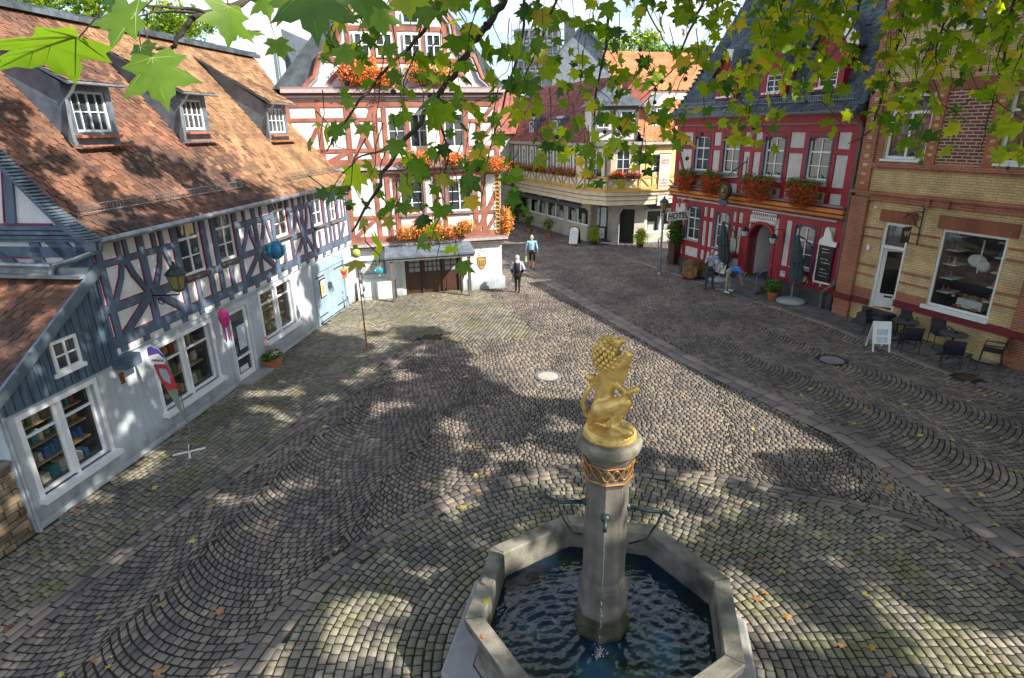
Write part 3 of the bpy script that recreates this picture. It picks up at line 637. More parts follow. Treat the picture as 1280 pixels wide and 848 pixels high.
# garage gate: two pale blue leaves
x0,x1,z0,z1 = garage; xm = (x0+x1)/2
MB().box(x0,x0+.14,-.03,.06,0,z1).box(x1-.14,x1,-.03,.06,0,z1).box(x0+.14,x1-.14,-.03,.06,z1-.34,z1).build('gate_frame', M['lightblue_paint'], H1)
for k,(a,b) in enumerate(((x0+.15,xm-.01),(xm+.01,x1-.15))):
    t = MB(); t.box(a,b,.02,.07,.04,z1-.36)
    for j in range(1,8): t.box(a+(b-a)*j/8-.004,a+(b-a)*j/8+.004,.012,.02,.1,z1-.42)
    g_ = t.build('gate_leaf', M['lightblue_paint'], H1)
    xh = a if k == 0 else b
    for zz0 in (.28,z1-.55): MB().box(min(xh,xh+(.8 if k==0 else -.8)),max(xh,xh+(.8 if k==0 else -.8)),.004,.02,zz0,zz0+.035).build('strap_hinge', M['black_iron'], g_)
    MB().box(a+.08,b-.08,-.0,.02,.05,.07).build('drop_bolt', M['black_iron'], g_)
    if k == 0: MB().box(a+.35,a+.80,-.012,.015,.95,1.65,0).box(a+.39,a+.76,-.016,-.012,1.0,1.6,1).box(a+.47,a+.66,-.02,-.016,1.1,1.42,2).build('poster', [M['maroon_trim'],M['paper'],goods[2]], g_)
    else: MB().tube([(a+.08,.0,1.0),(a+.08,-.05,1.0),(a+.08,-.05,1.15),(a+.08,.0,1.15)],.012,6).build('handle', M['black_iron'], g_)
# jetty: row of beam ends and white infill, upper storey
MB().box(2.62,XE,-.06,.0,2.40,2.47).build('jetty_rail', M['cool_plaster'], H1)
x = 2.75
while x < XE-.2: MB().box(x,x+.17,-.13,0,2.47,2.62).build('beam_end', M['blue_timber'], H1); x += .66
up = [(5.14,6.02,3.5,4.84),(6.63,7.44,3.54,4.86),(9.57,10.41,3.66,4.9),(12.2,13.0,3.61,4.94),(13.58,14.17,3.57,4.92)]
w2 = MB(); wall_holes(w2, 2.62, XE, 2.47, 5.1, up, -.08, .16); w2.quad((2.62,-.08,2.47),(XE,-.08,2.47),(XE,.3,2.47),(2.62,.3,2.47)); w2.build('upper_wall', M['panel'], H1)
bars = [(2.6,2.71,XE,2.71,.19),(2.6,5.0,XE,5.0,.2),(2.6,3.42,5.1,3.42,.15),(6.05,3.42,6.6,3.42,.15),(7.48,3.5,9.5,3.5,.14),(10.45,3.5,12.15,3.5,.14),(13.05,3.5,13.55,3.5,.14),(14.2,3.5,XE,3.5,.14),
 (2.6,4.32,5.1,4.32,.12),(7.5,4.36,9.5,4.36,.12),(10.5,4.4,12.1,4.4,.12)]
bars += [(4.98,3.42,6.1,3.42,.12),(6.58,3.44,7.5,3.44,.12),(9.5,3.56,10.5,3.56,.12),(12.1,3.52,14.25,3.52,.12)]
for x in (2.78,3.95,5.03,6.12,6.54,7.54,8.5,9.47,10.51,11.4,12.1,13.09,13.49,14.27,15.25): bars.append((x,2.62,x,5.0,.17 if x < 15 else .2))
for x in (5.55,7.0,9.97,12.55,13.8): bars.append((x,2.72,x,3.4,.13))
for (a,b) in ((2.95,3.85),(4.9,4.08),(7.66,8.4),(9.35,8.62),(10.65,11.3),(12.0,11.5),(14.38,14.8)): bars += [(a,2.8,b,3.38,.15)]
for (a,b,c) in ((2.9,3.35,0),(3.85,3.42,0),(4.1,4.5,0),(4.95,4.6,0),(7.6,8.1,0),(8.42,8.15,0),(8.6,9.0,0),(9.38,9.1,0),(10.6,11.0,0),(11.32,11.05,0),(11.5,11.8,0)):
    bars += [(a,3.5,(a+b)/2+(b-a)*.15,3.95,.12),((a+b)/2+(b-a)*.15,3.93,b,4.34,.12)]
for x in (14.7,14.98): bars.append((x,3.5,x,4.95,.1))
for x in (3.3,3.5,4.35,4.6,8.0,8.9,10.9,11.7): bars.append((x,4.38,x,4.95,.10))
timbers(H1, bars, -.08, 'blue_timber', 'carmine', .02)
for k, r in enumerate(up):
    w = window(H1, r, .0, 2, 2, .06, transom=.66)
    e = .05; x0,x1,z0,z1 = r
    MB().box(x0-.08,x1+.08,-.2,-.08,z0-.07,z0-.002).build('sill', M['grey_wood'], w)
# gable end wall (faces the camera) above the annex
gx = 2.64
gm = MB(); gm.add([(gx,-.08,2.3),(gx,7.5,2.3),(gx,7.5,5.3),(gx,3.9,9.6),(gx,.25,5.3),(gx,-.08,5.1)],[(0,1,2,3,4,5)]); gm.build('gable_wall', M['panel'], H1)
gt = MB()
def gbar(a,b,w,x=gx,t=.05,m=0):
    dy,dz = b[0]-a[0], b[1]-a[1]; L_ = math.hypot(dy,dz); n1,n2 = -dz/L_*w/2, dy/L_*w/2
    gt.prism([(a[0]-n1,a[1]-n2),(b[0]-n1,b[1]-n2),(b[0]+n1,b[1]+n2),(a[0]+n1,a[1]+n2)], x-t, x+.01, m, ax='x')
for a,b,w in (((0.05,2.4),(0.05,5.1),.28),((-.1,4.62),(6,4.62),.2),((0,5.0),(7,5.0),.3),((1.1,4.2),(1.1,5.0),.22),((.1,4.3),(.75,4.95),.34),((2.4,4.2),(2.4,5.0),.2),((1.5,5.1),(1.2,6.3),.2),((2.3,5.1),(2.3,7.4),.2),((3.6,5.1),(3.6,9),.2),((1.2,6.35),(6.5,6.35),.18),((1.5,4.2),(2.0,4.6),.2)): gbar(a,b,w)
for a,b,w in (((.6,5.17),(3.5,5.17),.03),((1.62,5.2),(1.33,6.2),.025),((2.18,5.2),(2.18,6.2),.025),((1.2,4.5),(2.3,4.5),.025)): gbar(a,b,w,t=.056,m=1)
for j,(z,t_) in enumerate(((4.86,.10),(4.93,.14),(5.02,.18),(5.10,.12))): gt.box(gx-t_,gx,-.1,6.5,z-.03,z+.03)
gt.build('gable_timbers', [M['blue_timber'],M['carmine']], H1)
# main roof
prof = [(-.38,4.90),(.32,5.46),(3.9,9.76)]
def rx1(f): return 2.5, XE+.2+1.25*f
DORM = []
for (a,b,c,d_) in ((85,113,141,165),(226,124,258,162),(334,135,358,166)): DORM.append(LF.rect(a,b,c,d_,1.2))
def in_dormer(c, f):
    y = np.interp(f*(.897+5.6), [0,.897,6.5], [-.38,.32,3.9])
    return any(r[0]-.2 < c < r[1]+.2 and 1.25 < y < 3.3 for r in DORM)
rf = MB(); rf.add([(2.5,-.38,4.86),(XE+.2,-.38,4.86),(XE+.5,.32,5.42),(2.5,.32,5.42),(XE+1.45,3.9,9.72),(2.5,3.9,9.72),(2.5,7.8,5.2),(XE+.2,7.8,5.2)],[(0,1,2,3),(3,2,4,5),(5,4,7,6)])
rfo = rf.build('roof', M['tile_old_shaded'], H1)
tile_roof('roof_tiles', prof, rx1, .185, .150, M['tile_old_shaded'], rfo, m2=M['tile_sunlit_ochre'], split=lambda c,f: int(c+f*2.2+random.gauss(0,.9) > 10.0), drop=in_dormer)  # tile colours paint the sunlit upper right and the shaded lower left
vb = MB()      # slate verge and lead ridge
for i in range(80):
    f = i/80; s_ = f*6.45; y = np.interp(s_, [0,.897,6.5], [-.38,.32,3.9]); z = np.interp(y, [-.38,.32,3.9],[4.9,5.46,9.76]); vb.ball((2.47,y,z+.0),(.15,.17,.035),0,8,5)
vb.box(2.38,2.44,-.45,-.2,4.7,4.88)
vb.build('slate_verge', M['lead'], rfo)
br = MB(); 
for (a,b) in (((-.45,4.78),(.30,5.34)),((.30,5.34),(3.9,9.66))):
    dy,dz=b[0]-a[0],b[1]-a[1]; br.prism([(a[0],a[1]-.15),(b[0],b[1]-.17),(b[0],b[1]+.02),(a[0],a[1]+.02)],2.40,2.46,ax='x')
br.build('barge_board', M['blue_timber'], rfo)
rb = MB(); x = 2.4
while x < XE+1.4: rb.box(x,x+.46,3.74,4.08,9.72,9.80+.012*(int(x*3)%2)); rb.box(x,x+.46,3.6,3.74,9.60,9.72); x += .47
rb.build('ridge_capping', M['slate'], rfo)
gu = MB(); gu.tube([(2.45,-.46,4.86),(XE+.2,-.46,4.89)], .065, 8); gu.build('gutter', M['zinc'], rfo)
gr_ = M['zinc']
sn = MB()
for (xa,xb) in ((2.7,8.4),(11.0,15.3)):
    y0_,z0_ = .02, 5.30
    for zt in (.05,.2): sn.tube([(xa,y0_,z0_+zt),(xb,y0_,z0_+zt)],.010,5)
    x = xa
    while x < xb: sn.tube([(x,y0_,z0_+.03),(x,y0_,z0_+.2)],.005,4); x += .09
    x = xa
    while x < xb+.1: sn.tube([(x,y0_+.05,z0_-.12),(x,y0_,z0_+.22)],.011,5); x += .9
sn.build('snow_guard', M['zinc'], rfo)
# shed dormers
def roofz(y): return np.interp(y, [-.38,.32,3.9],[4.9,5.46,9.76])
for k, r in enumerate(DORM):
    x0,x1,z0,z1 = r; e = .17; yf = 1.2; zt = z1+.16; yr = 3.35; zr = roofz(yr)+.06
    d_ = MB(); wall_holes(d_, x0-e, x1+e, z0-.35, zt, [r], yf, .1)
    for x in (x0-e, x1+e): d_.add([(x,yf,z0-.5),(x,yf,zt),(x,yr,zr)],[(0,1,2)])
    do = d_.build('dormer', M['lead'], H1)
    window(do, r, yf+.08, 4, 2, .05, .022)
    a_ = MB(); a_.add([(x0-e-.12,yf-.28,zt-.06),(x1+e+.12,yf-.28,zt-.06),(x1+e+.12,yr+.1,zr+.02),(x0-e-.12,yr+.1,zr+.02),(x0-e-.12,yf-.28,zt),(x1+e+.12,yf-.28,zt),(x1+e+.12,yr+.1,zr+.06),(x0-e-.12,yr+.1,zr+.06)],[(3,2,1,0),(4,5,6,7),(0,1,5,4),(0,4,7,3),(1,2,6,5)])
    ro = a_.build('dormer_roof', M['slate'], do)
    tile_roof('dormer_tiles', [(yf-.3,zt+.01),(yr+.15,zr+.1)], lambda f: (x0-e-.12,x1+e+.12), .185, .15, M['tile_old_shaded'] if k == 0 else M['tile_sunlit_ochre'], ro)
    MB().tube([(x0-e-.14,yf-.32,zt-.03),(x1+e+.14,yf-.32,zt-.03)],.035,7).build('gutter', M['zinc'], ro)
    MB().tube([(x0-e+.02,yf-.32,zt-.05),(x0-e+.02,yf-.22,zt-.2),(x0-e-.02,yf-.08,zt-.35),(x0-e-.1,yf-.10,z0+.1),(x0-e-.12,yf-.12,z0-.2)],.035,7).build('downpipe', M['zinc'], ro)
    MB().box(x0-.1,x1+.1,yf-.16,yf-.001,z0-.12,z0-.06).box(x0-.25,x1+.25,yf-.26,yf-.1,z0-.30,z0-.27).build('apron', M['terracotta'], do)
# annex at the near end: boarded triangle, lean-to tile roof
an = MB(); tri = [(-.1,2.28),(2.62,2.28),(2.62,4.10),(2.5,4.02),(-.1,2.50)]
an.prism(tri, -.05, .1); an.build('annex_wall', M['blue_boards'], H1)
bd = MB(); x = -.05
while x < 2.55: z = 2.47+.61*(x+.1); bd.box(x,x+.012,-.056,-.049,2.3,max(2.32,z)); x += .17
bd.build('board_joints', M['interior'], H1)
ax0, az0, sl_ = -.35, 2.40, .625
ar = MB(); ar.add([(ax0,-.12,az0),(2.62,-.12,az0+sl_*2.97),(2.62,6.5,az0+sl_*2.97),(ax0,6.5,az0)],[(0,1,2,3)]); ar.add([(ax0,-.12,az0-.1),(2.62,-.12,az0+sl_*2.97-.1),(2.62,6.5,az0+sl_*2.97-.1),(ax0,6.5,az0-.1)],[(3,2,1,0)])
aro = ar.build('annex_roof', M['tile_old_shaded'], H1)
vbm = MB(); vbm.bar((ax0-.1,az0-.03),(2.62,az0+sl_*2.97+.02), .2, -.17, -.11); vbm.build('verge_board', M['lead'], aro)
# tiles: profile runs along x here, so build in a turned child
to = tile_roof('annex_tiles', [(-2.97/1*1.0,az0),(0,az0+sl_*2.97)], lambda f: (-6.4,.12), .20, .17, M['tile_old_shaded'], aro); to.rotation_euler = (0,0,-PI/2); to.location = (2.62,0,0.01)
MB().box(2.40,2.64,-.1,6.5,4.22,4.36).box(2.2,2.42,-.1,6.5,4.18,4.24).build('flashing', M['zinc'], aro)
MB().tube([(2.5,-.48,4.84),(2.5,-.42,4.70),(2.45,.1,4.52),(2.38,.55,4.40),(2.36,.62,4.3),(2.3,.60,4.2)],.055,8).tube([(2.36,.6,4.40),(2.36,6.4,4.46)],.055,8).build('downpipe', M['zinc'], H1)
sr = Lr(58,431,97,455,-.05); sr = (1.22,1.80,2.62,3.22)
ww = window(H1, sr, -.04, 2, 2, .055, name='annex_window'); MB().box(sr[0]-.07,sr[1]+.07,-.1,-.05,sr[2]-.08,sr[2]-.002).build('sill', M['white_paint'], ww)
MB().box(2.5,2.95,-.35,.0,2.16,2.42).build('corner_bracket', M['blue_timber'], H1, bevel=.02)
MB().tube([(.04,-.05,-.05),(.04,-.05,2.3)],.035,7).build('drainpipe', M['grey_paint'], H1)
MB().box(2.62,2.72,-.03,0,1.78,2.02).build('house_lamp', flat('rust_box',(.2,.06,.03)), H1)
for (a,b,hx) in ((2.72,3.0,0),): pass
# rubble stone garden wall beyond the near corner
SWALL = fr_empty('stone_wall', LF, 'rubble stone wall at the bottom left, abutting the near corner of the blue shop house', 'wall')
r_ = random.Random(5); sb = MB(); z = -.05
while z < 1.45:
    h_ = r_.uniform(.09,.16); x = -4.2
    while x < -.06: w_ = r_.uniform(.18,.42); sb.box(x,min(x+w_-.02,-.03),.02+r_.uniform(-.02,.03),.45,z,z+h_-.015); x += w_
    z += h_
sb.build('masonry', mat('rubble_stone',(.24,.185,.12),.9,.3,3,.4,island=.4), SWALL, bevel=.012); MB().box(-4.2,-.05,.06,.42,-.05,1.4).build('mortar', M['joint'], SWALL)
MB().box(-4.25,-.03,-.02,.5,1.45,1.52).build('coping', M['sandstone'], SWALL, bevel=.01)
# ================================================================== RIGHT: wine-red hotel and yellow brick house
YF = Fr((12.306,21.423), 157.5)
H2 = fr_empty('half_timbered_hotel', YF, 'wine-red half-timbered hotel with grey panels, arched entrance and steep slate roof', 'hotel')
XL, XR = -10.25, -.16
upw = [YF.rect(*q) for q in ((871,172,885,212),(907,172.6,923,212),(959,172,978,212),(1014,172,1036,212))]
upw = [(a,b,4.75,6.28) for a,b,c,d in upw]
low = [(-8.95,-8.0,1.42,3.02),(-6.88,-6.05,1.35,2.95),(-2.3,-1.38,1.34,2.98)]
dr = (-4.72,-3.38,.45,2.78)
w = MB(); wall_holes(w, XL, XR, .0, 3.42, low+[(dr[0],dr[1],0,dr[3])], 0, .2); w.quad((XL,0,0),(XL,4.7,0),(XL,4.7,7.2),(XL,0,7.2)); w.quad((XR,0,0),(XR,4.7,0),(XR,4.7,7.2),(XR,0,7.2)); w.quad((XL,4.7,0),(XR,4.7,0),(XR,4.7,7.2),(XL,4.7,7.2))
w.build('ground_floor_wall', M['panel_grey'], H2)
w = MB(); wall_holes(w, XL, XR, 3.42, 7.2, upw, 0, .2); w.build('upper_wall', M['panel_grey'], H2)
def arch_ring(xa, xb, zs, zt, w_, y0, y1, n=14):
    """segmental arch band from springing zs to crown zt"""
    c = (xa+xb)/2; hw = (xb-xa)/2; mb = MB(); P = []
    for i in range(n+1):
        t = PI*i/n; P.append((c-hw*math.cos(t), zs+(zt-zs)*math.sin(t)))
    for i in range(n):
        a,b = P[i],P[i+1]
        def o(p,k): dx,dz = p[0]-c, (p[1]-zs+hw*.3); L_ = math.hypot(dx,dz) or 1; return (p[0]+dx/L_*w_, p[1]+dz/L_*w_)
        mb.prism([a,b,o(b,0),o(a,0)], y0, y1)
    return mb, P
# fill of the arch corners (the opening itself is cut square)
for (xa,xb,zs,zt,top,who) in ((dr[0],dr[1],2.1,2.76,2.78,'arch'),):
    n = 14; c=(xa+xb)/2; hw=(xb-xa)/2; m_ = MB()
    for i in range(n):
        t0,t1 = PI*i/n, PI*(i+1)/n; a=(c-hw*math.cos(t0), zs+(zt-zs)*math.sin(t0)); b=(c-hw*math.cos(t1), zs+(zt-zs)*math.sin(t1))
        m_.prism([a,b,(b[0],top+.01),(a[0],top+.01)], -.02, .45)
    m_.box(xa-.01,xa,0,.45,.0,zs).build('door_arch', M['hotel_red'], H2)
    mb,_ = arch_ring(xa,xb,zs,zt,.13,-.07,-.015); mb.box(xa-.15,xa,-.07,-.015,.3,zs).box(xb,xb+.15,-.07,-.015,.3,zs).build('arch_surround', M['hotel_red'], H2)
pw = MB(); pw.quad((dr[0],1.5,.4),(dr[1],1.5,.4),(dr[1],1.5,3),(dr[0],1.5,3)).quad((dr[0],.2,.4),(dr[0],1.5,.4),(dr[0],1.5,3),(dr[0],.2,3)).quad((dr[1],.2,.4),(dr[1],1.5,.4),(dr[1],1.5,3),(dr[1],.2,3)).quad((dr[0],.2,2.8),(dr[1],.2,2.8),(dr[1],1.5,2.8),(dr[0],1.5,2.8)).build('porch_wall', M['panel'], H2)
MB().box(dr[0],dr[1],0,1.5,.40,.45).build('porch_floor', M['dark_concrete'], H2)
dd = MB().box(dr[0]+.12,dr[0]+.95,1.42,1.48,.45,2.5).build('entrance_door', M['brown_wood'], H2)
mbx = MB().box(-4.15,-3.6,1.36,1.42,1.55,2.1).prism([(-4.2,2.1),(-3.55,2.1),(-3.75,2.22),(-3.87,2.33),(-4.0,2.22)],1.36,1.42); mb2 = mbx.build('menu_cabinet', M['brown_wood'], H2); MB().box(-4.08,-3.67,1.35,1.36,1.6,2.04).build('pane', M['glass'], mb2)
bars = [(XL,3.5,XR,3.5,.2),(XL,6.62,XR,6.62,.26),(XL,4.42,XR,4.42,.16),(XL,1.15,-5.1,1.15,.17),(-3.0,1.15,XR,1.15,.17),(XL,.48,dr[0]-.15,.48,.16),(dr[1]+.15,.72,XR,.72,.14),(XL,3.2,XR,3.2,.15),(XL+.13,0.3,XL+.13,7,.26),(XR-.16,.3,XR-.16,7,.36)]
xs = [XL+.13]
for a,b,c,d in upw: bars += [(a-.13,3.5,a-.13,6.7,.2),(b+.13,3.5,b+.13,6.7,.2)]
for a,b in ((upw[0][0]-.3,-9.9),): pass
for xa,xb in ((XL+.2,upw[0][0]-.2),(upw[0][1]+.2,upw[1][0]-.2),(upw[1][1]+.2,upw[2][0]-.2),(upw[2][1]+.2,upw[3][0]-.2),(upw[3][1]+.2,XR-.2)): bars.append((xa,5.78,xb,5.78,.16))
xm = (upw[1][1]+upw[2][0])/2; bars.append((xm,3.5,xm,6.7,.2)); bars.append((XL+.2,5.7,XL+.75,4.5,.14))
for a,b,c,d in low: bars += [(a-.12,.4,a-.12,3.3,.18),(b+.12,.4,b+.12,3.3,.18)]
bars += [(-7.45,.4,-7.45,3.3,.16),(-5.55,1.2,-5.55,3.3,.14),(-5.05,.3,-5.05,3.3,.34),(-3.02,.3,-3.02,3.3,.34),(-1.0,.7,-1.0,3.3,.22),(-.62,.7,-.62,1.2,.2)]
for xa,xb in ((XL,-9.1),(-7.85,-7.0),(-5.9,-5.2),(-1.0,-.4)): bars.append((xa,2.55,xb,2.55,.14))
for a,b,c,d in low: bars += [(a-.1,d+.08,b+.1,d+.08,.14),(a-.1,c-.12,b+.1,c-.12,.16)]
for a,b,c,d in upw: bars += [(a-.1,d+.08,b+.1,d+.08,.14)]
timbers(H2, bars, 0, 'hotel_red', 'maroon_trim', .015)
for r in upw+low:
    a,b,c,d = r; f = MB(); f.box(a-.07,a,-.05,.03,c-.05,d).box(b,b+.07,-.05,.03,c-.05,d).box(a,b,-.05,.03,d,d+.07).build('window_surround', M['hotel_blue'], H2)
    o = window(H2, r, .1, 2, 2, .06, transom=.66, curtain=(r in upw))
    c_ = (a+b)/2; hw=(b-a)/2; q = MB(); n=8
    for i in range(n):
        x_a = a+(b-a)*i/n; x_b = a+(b-a)*(i+1)/n; f1 = 1-((x_a-c_)/hw)**2; f2 = 1-((x_b-c_)/hw)**2
        q.prism([(x_a,d-.14+.13*f1),(x_b,d-.14+.13*f2),(x_b,d+.0),(x_a,d+.0)],.02,.06)
    q.build('arched_head', M['hotel_red'], o)
    MB().box(a-.06,b+.06,-.12,.05,c-.06,c-.002).build('sill', M['grey_paint'], o)
cm = MB()
for (z0,z1,y,m) in ((3.40,3.50,-.14,1),(3.50,3.60,-.22,0),(3.60,3.66,-.16,1),(3.66,3.80,-.28,0),(3.80,3.87,-.2,1),(3.87,3.93,-.3,2)): cm.box(XL-.05,XR,y,-.03,z0,z1,m)
cm.build('cornice', [M['orange_trim'],M['maroon_trim'],M['mauve_trim']], H2)
cm = MB()
for (z0,z1,y,m) in ((6.74,6.80,-.16,1),(6.80,7.02,-.2,0),(7.02,7.14,-.32,0)): cm.box(XL-.05,XR,y,-.03,z0,z1,m)
cm.build('eaves_frieze', [M['hotel_red'],M['mauve_trim']], H2)
bl = MB(); x = -4.62
while x < -3.35: bl.prism([(x,2.93),(x+.05,2.93),(x+.03,3.0),(x+.06,3.08),(x+.03,3.16),(x+.05,3.24),(x,3.24),(x+.02,3.16),(x-.01,3.08),(x+.02,3.0)],-.09,-.05); x += .105
bl.box(-4.66,-3.32,-.09,-.04,2.89,2.93).box(-4.66,-3.32,-.09,-.04,3.24,3.27).build('baluster_panel', M['white_paint'], H2)
MB().box(XL,dr[0]-.02,-.10,0,-.05,.40).box(dr[1]+.02,XR,-.10,0,-.05,.66).build('plinth', M['dark_concrete'], H2)
for j in range(3): MB().box(-5.05+.08*j,-3.05-.08*j,-.98+.32*j,0 if j == 2 else -.66+.32*j,-.05,.15*(j+1)-.005).build('entrance_step', flat('step_stone',(.11,.11,.115)), H2, bevel=.012)
MB().tube([(-3.1,-.95,.0),(-3.1,-.95,.85),(-3.1,-.1,1.25)],.02,7).build('handrail', M['zinc'], H2)
# slate roof with hipped left end
hp = [(-.48,7.14),(.05,7.62),(.6,8.75),(2.25,12.2)]
def hx(f):
    s_ = f*5.75; z = 7.14+s_*.885; return XL-.35+max(0,(z-7.14))*.34, XR+.0
def hz(y): return np.interp(y,[-.48,.05,.6,2.25],[7.14,7.62,8.75,12.2])
rm = MB(); hl = lambda z: XL-.33+(z-7.14)*.34
rm.add([(hl(7.14),-.46,7.10),(XR,-.46,7.10),(XR,.05,7.58),(hl(7.6),.05,7.58),(XR,.6,8.7),(hl(8.7),.6,8.7),(XR,2.25,12.15),(hl(12.15),2.25,12.15),(XL-.33,4.9,7.10),(XR,4.9,7.10)],[(0,1,2,3),(3,2,4,5),(5,4,6,7),(0,3,5,7,8),(7,6,9,8),(1,9,6,4,2)])
ro2 = rm.build('roof', M['hotel_slate'], H2)
hd = []
for (px0,py0,px1,py1,wa,wb_,ap) in ((902,90,915,120,894,921,66),(959,94,975,115,949,982,50),(1025,84,1045,108,1013,1052,24)):
    r = YF.rect(px0,py0,px1,py1,.1); xa = YF.y(wa,120,.1).x; xb = YF.y(wb_,112,.1).x; za = YF.y((wa+wb_)/2,ap,.1).z; hd.append((r,xa,xb,za))
def drop_h(c,f):
    s_ = f*5.75; z = 7.14+s_*.88; return any(xa+.02 < c < xb-.02 and 7.72 < z < za-.3 for r,xa,xb,za in hd)
tile_roof('slates', hp, hx, .26, .17, M['hotel_slate'], ro2, rounded=False, lift=.014, drop=drop_h)
hip = MB(); 
for i in range(40): z = 7.14+i*.19; y = np.interp(z,[7.14,7.62,8.75,14.4],[-.48,.05,.6,2.25]); hip.ball((hl(z)+.02,y-.01,z),(.14,.10,.05),0,7,5)
hip.build('hip_slates', M['hotel_slate'], ro2)
for (r,xa,xb,za) in hd:
    x0,x1,z0,z1 = r; yf = .1; zw = za-(xb-xa)*.62; xm = (xa+xb)/2
    m_ = MB(); wall_holes(m_, xa, xb, z0-.15, zw, [r], yf, .12); m_.add([(xa,yf,zw),(xb,yf,zw),(xm,yf,za)],[(0,1,2)])
    yb = 2.0
    for x in (xa,xb): m_.quad((x,yf,z0-.3),(x,yf,zw),(x,yb,zw),(x,yb,z0-.3))
    do = m_.build('dormer', M['hotel_red'], H2)
    window(do, r, yf+.08, 2, 3, .06); MB().box(x0-.08,x1+.08,yf-.14,yf,z0-.07,z0-.002).build('sill', M['white_paint'], do)
    q = MB(); e = .12; zr_ = za+.12
    for s_ in (-1,1):
        xo = xm+s_*((xb-xa)/2+e); zo = zw-e*.9; q.add([(xo,yf-.2,zo),(xm,yf-.2,zr_),(xm,yb,zr_),(xo,yb,zo),(xo,yf-.2,zo-.07),(xm,yf-.2,zr_-.09),(xm,yb,zr_-.09),(xo,yb,zo-.07)],[(0,1,2,3),(4,5,1,0),(4,7,6,5),(0,3,7,4)])
    q.build('dormer_roof', M['hotel_slate'], do)
gu = MB().tube([(XL-.4,-.55,7.1),(XR+.02,-.55,7.14)],.06,8); gu.build('gutter', M['grey_wood'], ro2)
sn = MB(); xa,xb = XL+.25,XR-.4
for zt in (.06,.24): sn.tube([(xa,-.12,7.5+zt),(xb,-.12,7.5+zt)],.012,5)
x = xa
while x < xb: sn.tube([(x,-.12,7.54),(x,-.12,7.74)],.007,4); x += .11
x = xa
while x < xb+.1: sn.tube([(x,-.02,7.40),(x,-.12,7.76)],.013,5); sn.ball((x,-.3,7.36),.04,0,6,5); x += 1.1
sn.build('snow_guard', M['zinc'], ro2)
MB().tube([(-.25,-.5,7.1),(-.2,-.2,6.85),(-.10,-.09,6.6),(-.10,-.09,1.3),(-.13,-.12,1.05),(-.45,-.2,.75),(-.52,-.2,.55),(-.52,-.2,0)],.055,8).build('downpipe', M['grey_wood'], H2)
# chalk menu board with a carved white top
cb = fr_empty('menu_board', YF, 'tall black chalk board with white carved top, on the hotel wall beside the drainpipe', 'menu board')
MB().box(-1.02,-.38,-.12,-.06,1.02,2.42).build('board', M['black_iron'], cb)
MB().prism([(-1.07,.95),(-.33,.98),(-.36,1.04),(-1.0,1.03),(-1.025,1.2),(-1.025,2.45),(-1.06,2.45),(-1.1,1.2)],-.13,-.05).build('frame', M['white_paint'], cb)
MB().prism([(-1.08,2.42),(-.32,2.42),(-.3,2.62),(-.45,2.58),(-.55,2.72),(-.62,2.95),(-.78,3.12),(-.86,3.05),(-.9,2.75),(-1.05,2.6)],-.14,-.06).build('carved_top', M['white_paint'], cb)
chalk = flat('chalk',(.7,.7,.68))
r_ = random.Random(3)
tb = MB(); 
for j in range(9):
    if j in (2,5): continue
    x = -.92+r_.uniform(0,.08); z = 2.28-j*.13
    while x < -.5-(.1 if j%3==0 else 0): w_=r_.uniform(.02,.06); tb.add([(x,-.1225,z),(x+w_*.5,-.1225,z+r_.uniform(-.03,.03)),(x+w_,-.1225,z+.01),(x+w_,-.1225,z+.022),(x+w_*.5,-.1225,z+.03),(x,-.1225,z+.014)],[(0,1,2,3,4,5)]); x += w_+r_.uniform(.005,.02)
tb.build('chalk_lines', chalk, cb)
# posters and framed menu between window and arch
for (nm,x0,x1,z0,z1,y,lab) in (('menu_case',-5.75,-5.2,1.35,1.95,-.1,'cream menu case under the wall lantern left of the hotel arch'),):
    o = fr_empty(nm, YF, lab, 'menu case'); MB().box(x0,x1,y,-.04,z0,z1).build('case', M['tan'], o); MB().box(x0+.05,x1-.05,y-.01,y,z0+.06,z1-.06).build('menu_sheet', M['paper'], o)
    MB().prism([(x0+.1,z1),(x1-.1,z1),(x1-.2,z1+.12),((x0+x1)/2,z1+.07),(x0+.2,z1+.14)],y,y+.03).build('ornament', M['zinc'], o)
o = fr_empty('poster_stand', YF, 'white poster board leaning behind the bending man', 'poster'); 
MB().add([(-6.35,-.55,.35),(-5.45,-.55,.35),(-5.45,-.38,1.25),(-6.35,-.38,1.25),(-6.35,-.51,.35),(-5.45,-.51,.35),(-5.45,-.34,1.25),(-6.35,-.34,1.25)],[(0,1,2,3),(7,6,5,4),(0,4,5,1),(3,2,6,7),(0,3,7,4),(1,5,6,2)]).build('board', M['paper'], o)
MB().box(-6.25,-6.2,-.5,-.46,0,.5).box(-5.6,-5.55,-.5,-.46,0,.5).build('leg', M['zinc'], o)
MB().add([(-6.25,-.56,.75),(-5.9,-.56,.75),(-5.9,-.50,1.1),(-6.25,-.50,1.1),(-5.8,-.56,.6),(-5.55,-.56,.6),(-5.55,-.50,1.0),(-5.8,-.50,1.0)],[(0,1,2,3),(4,5,6,7)]).build('print', M['screen_print'], o)
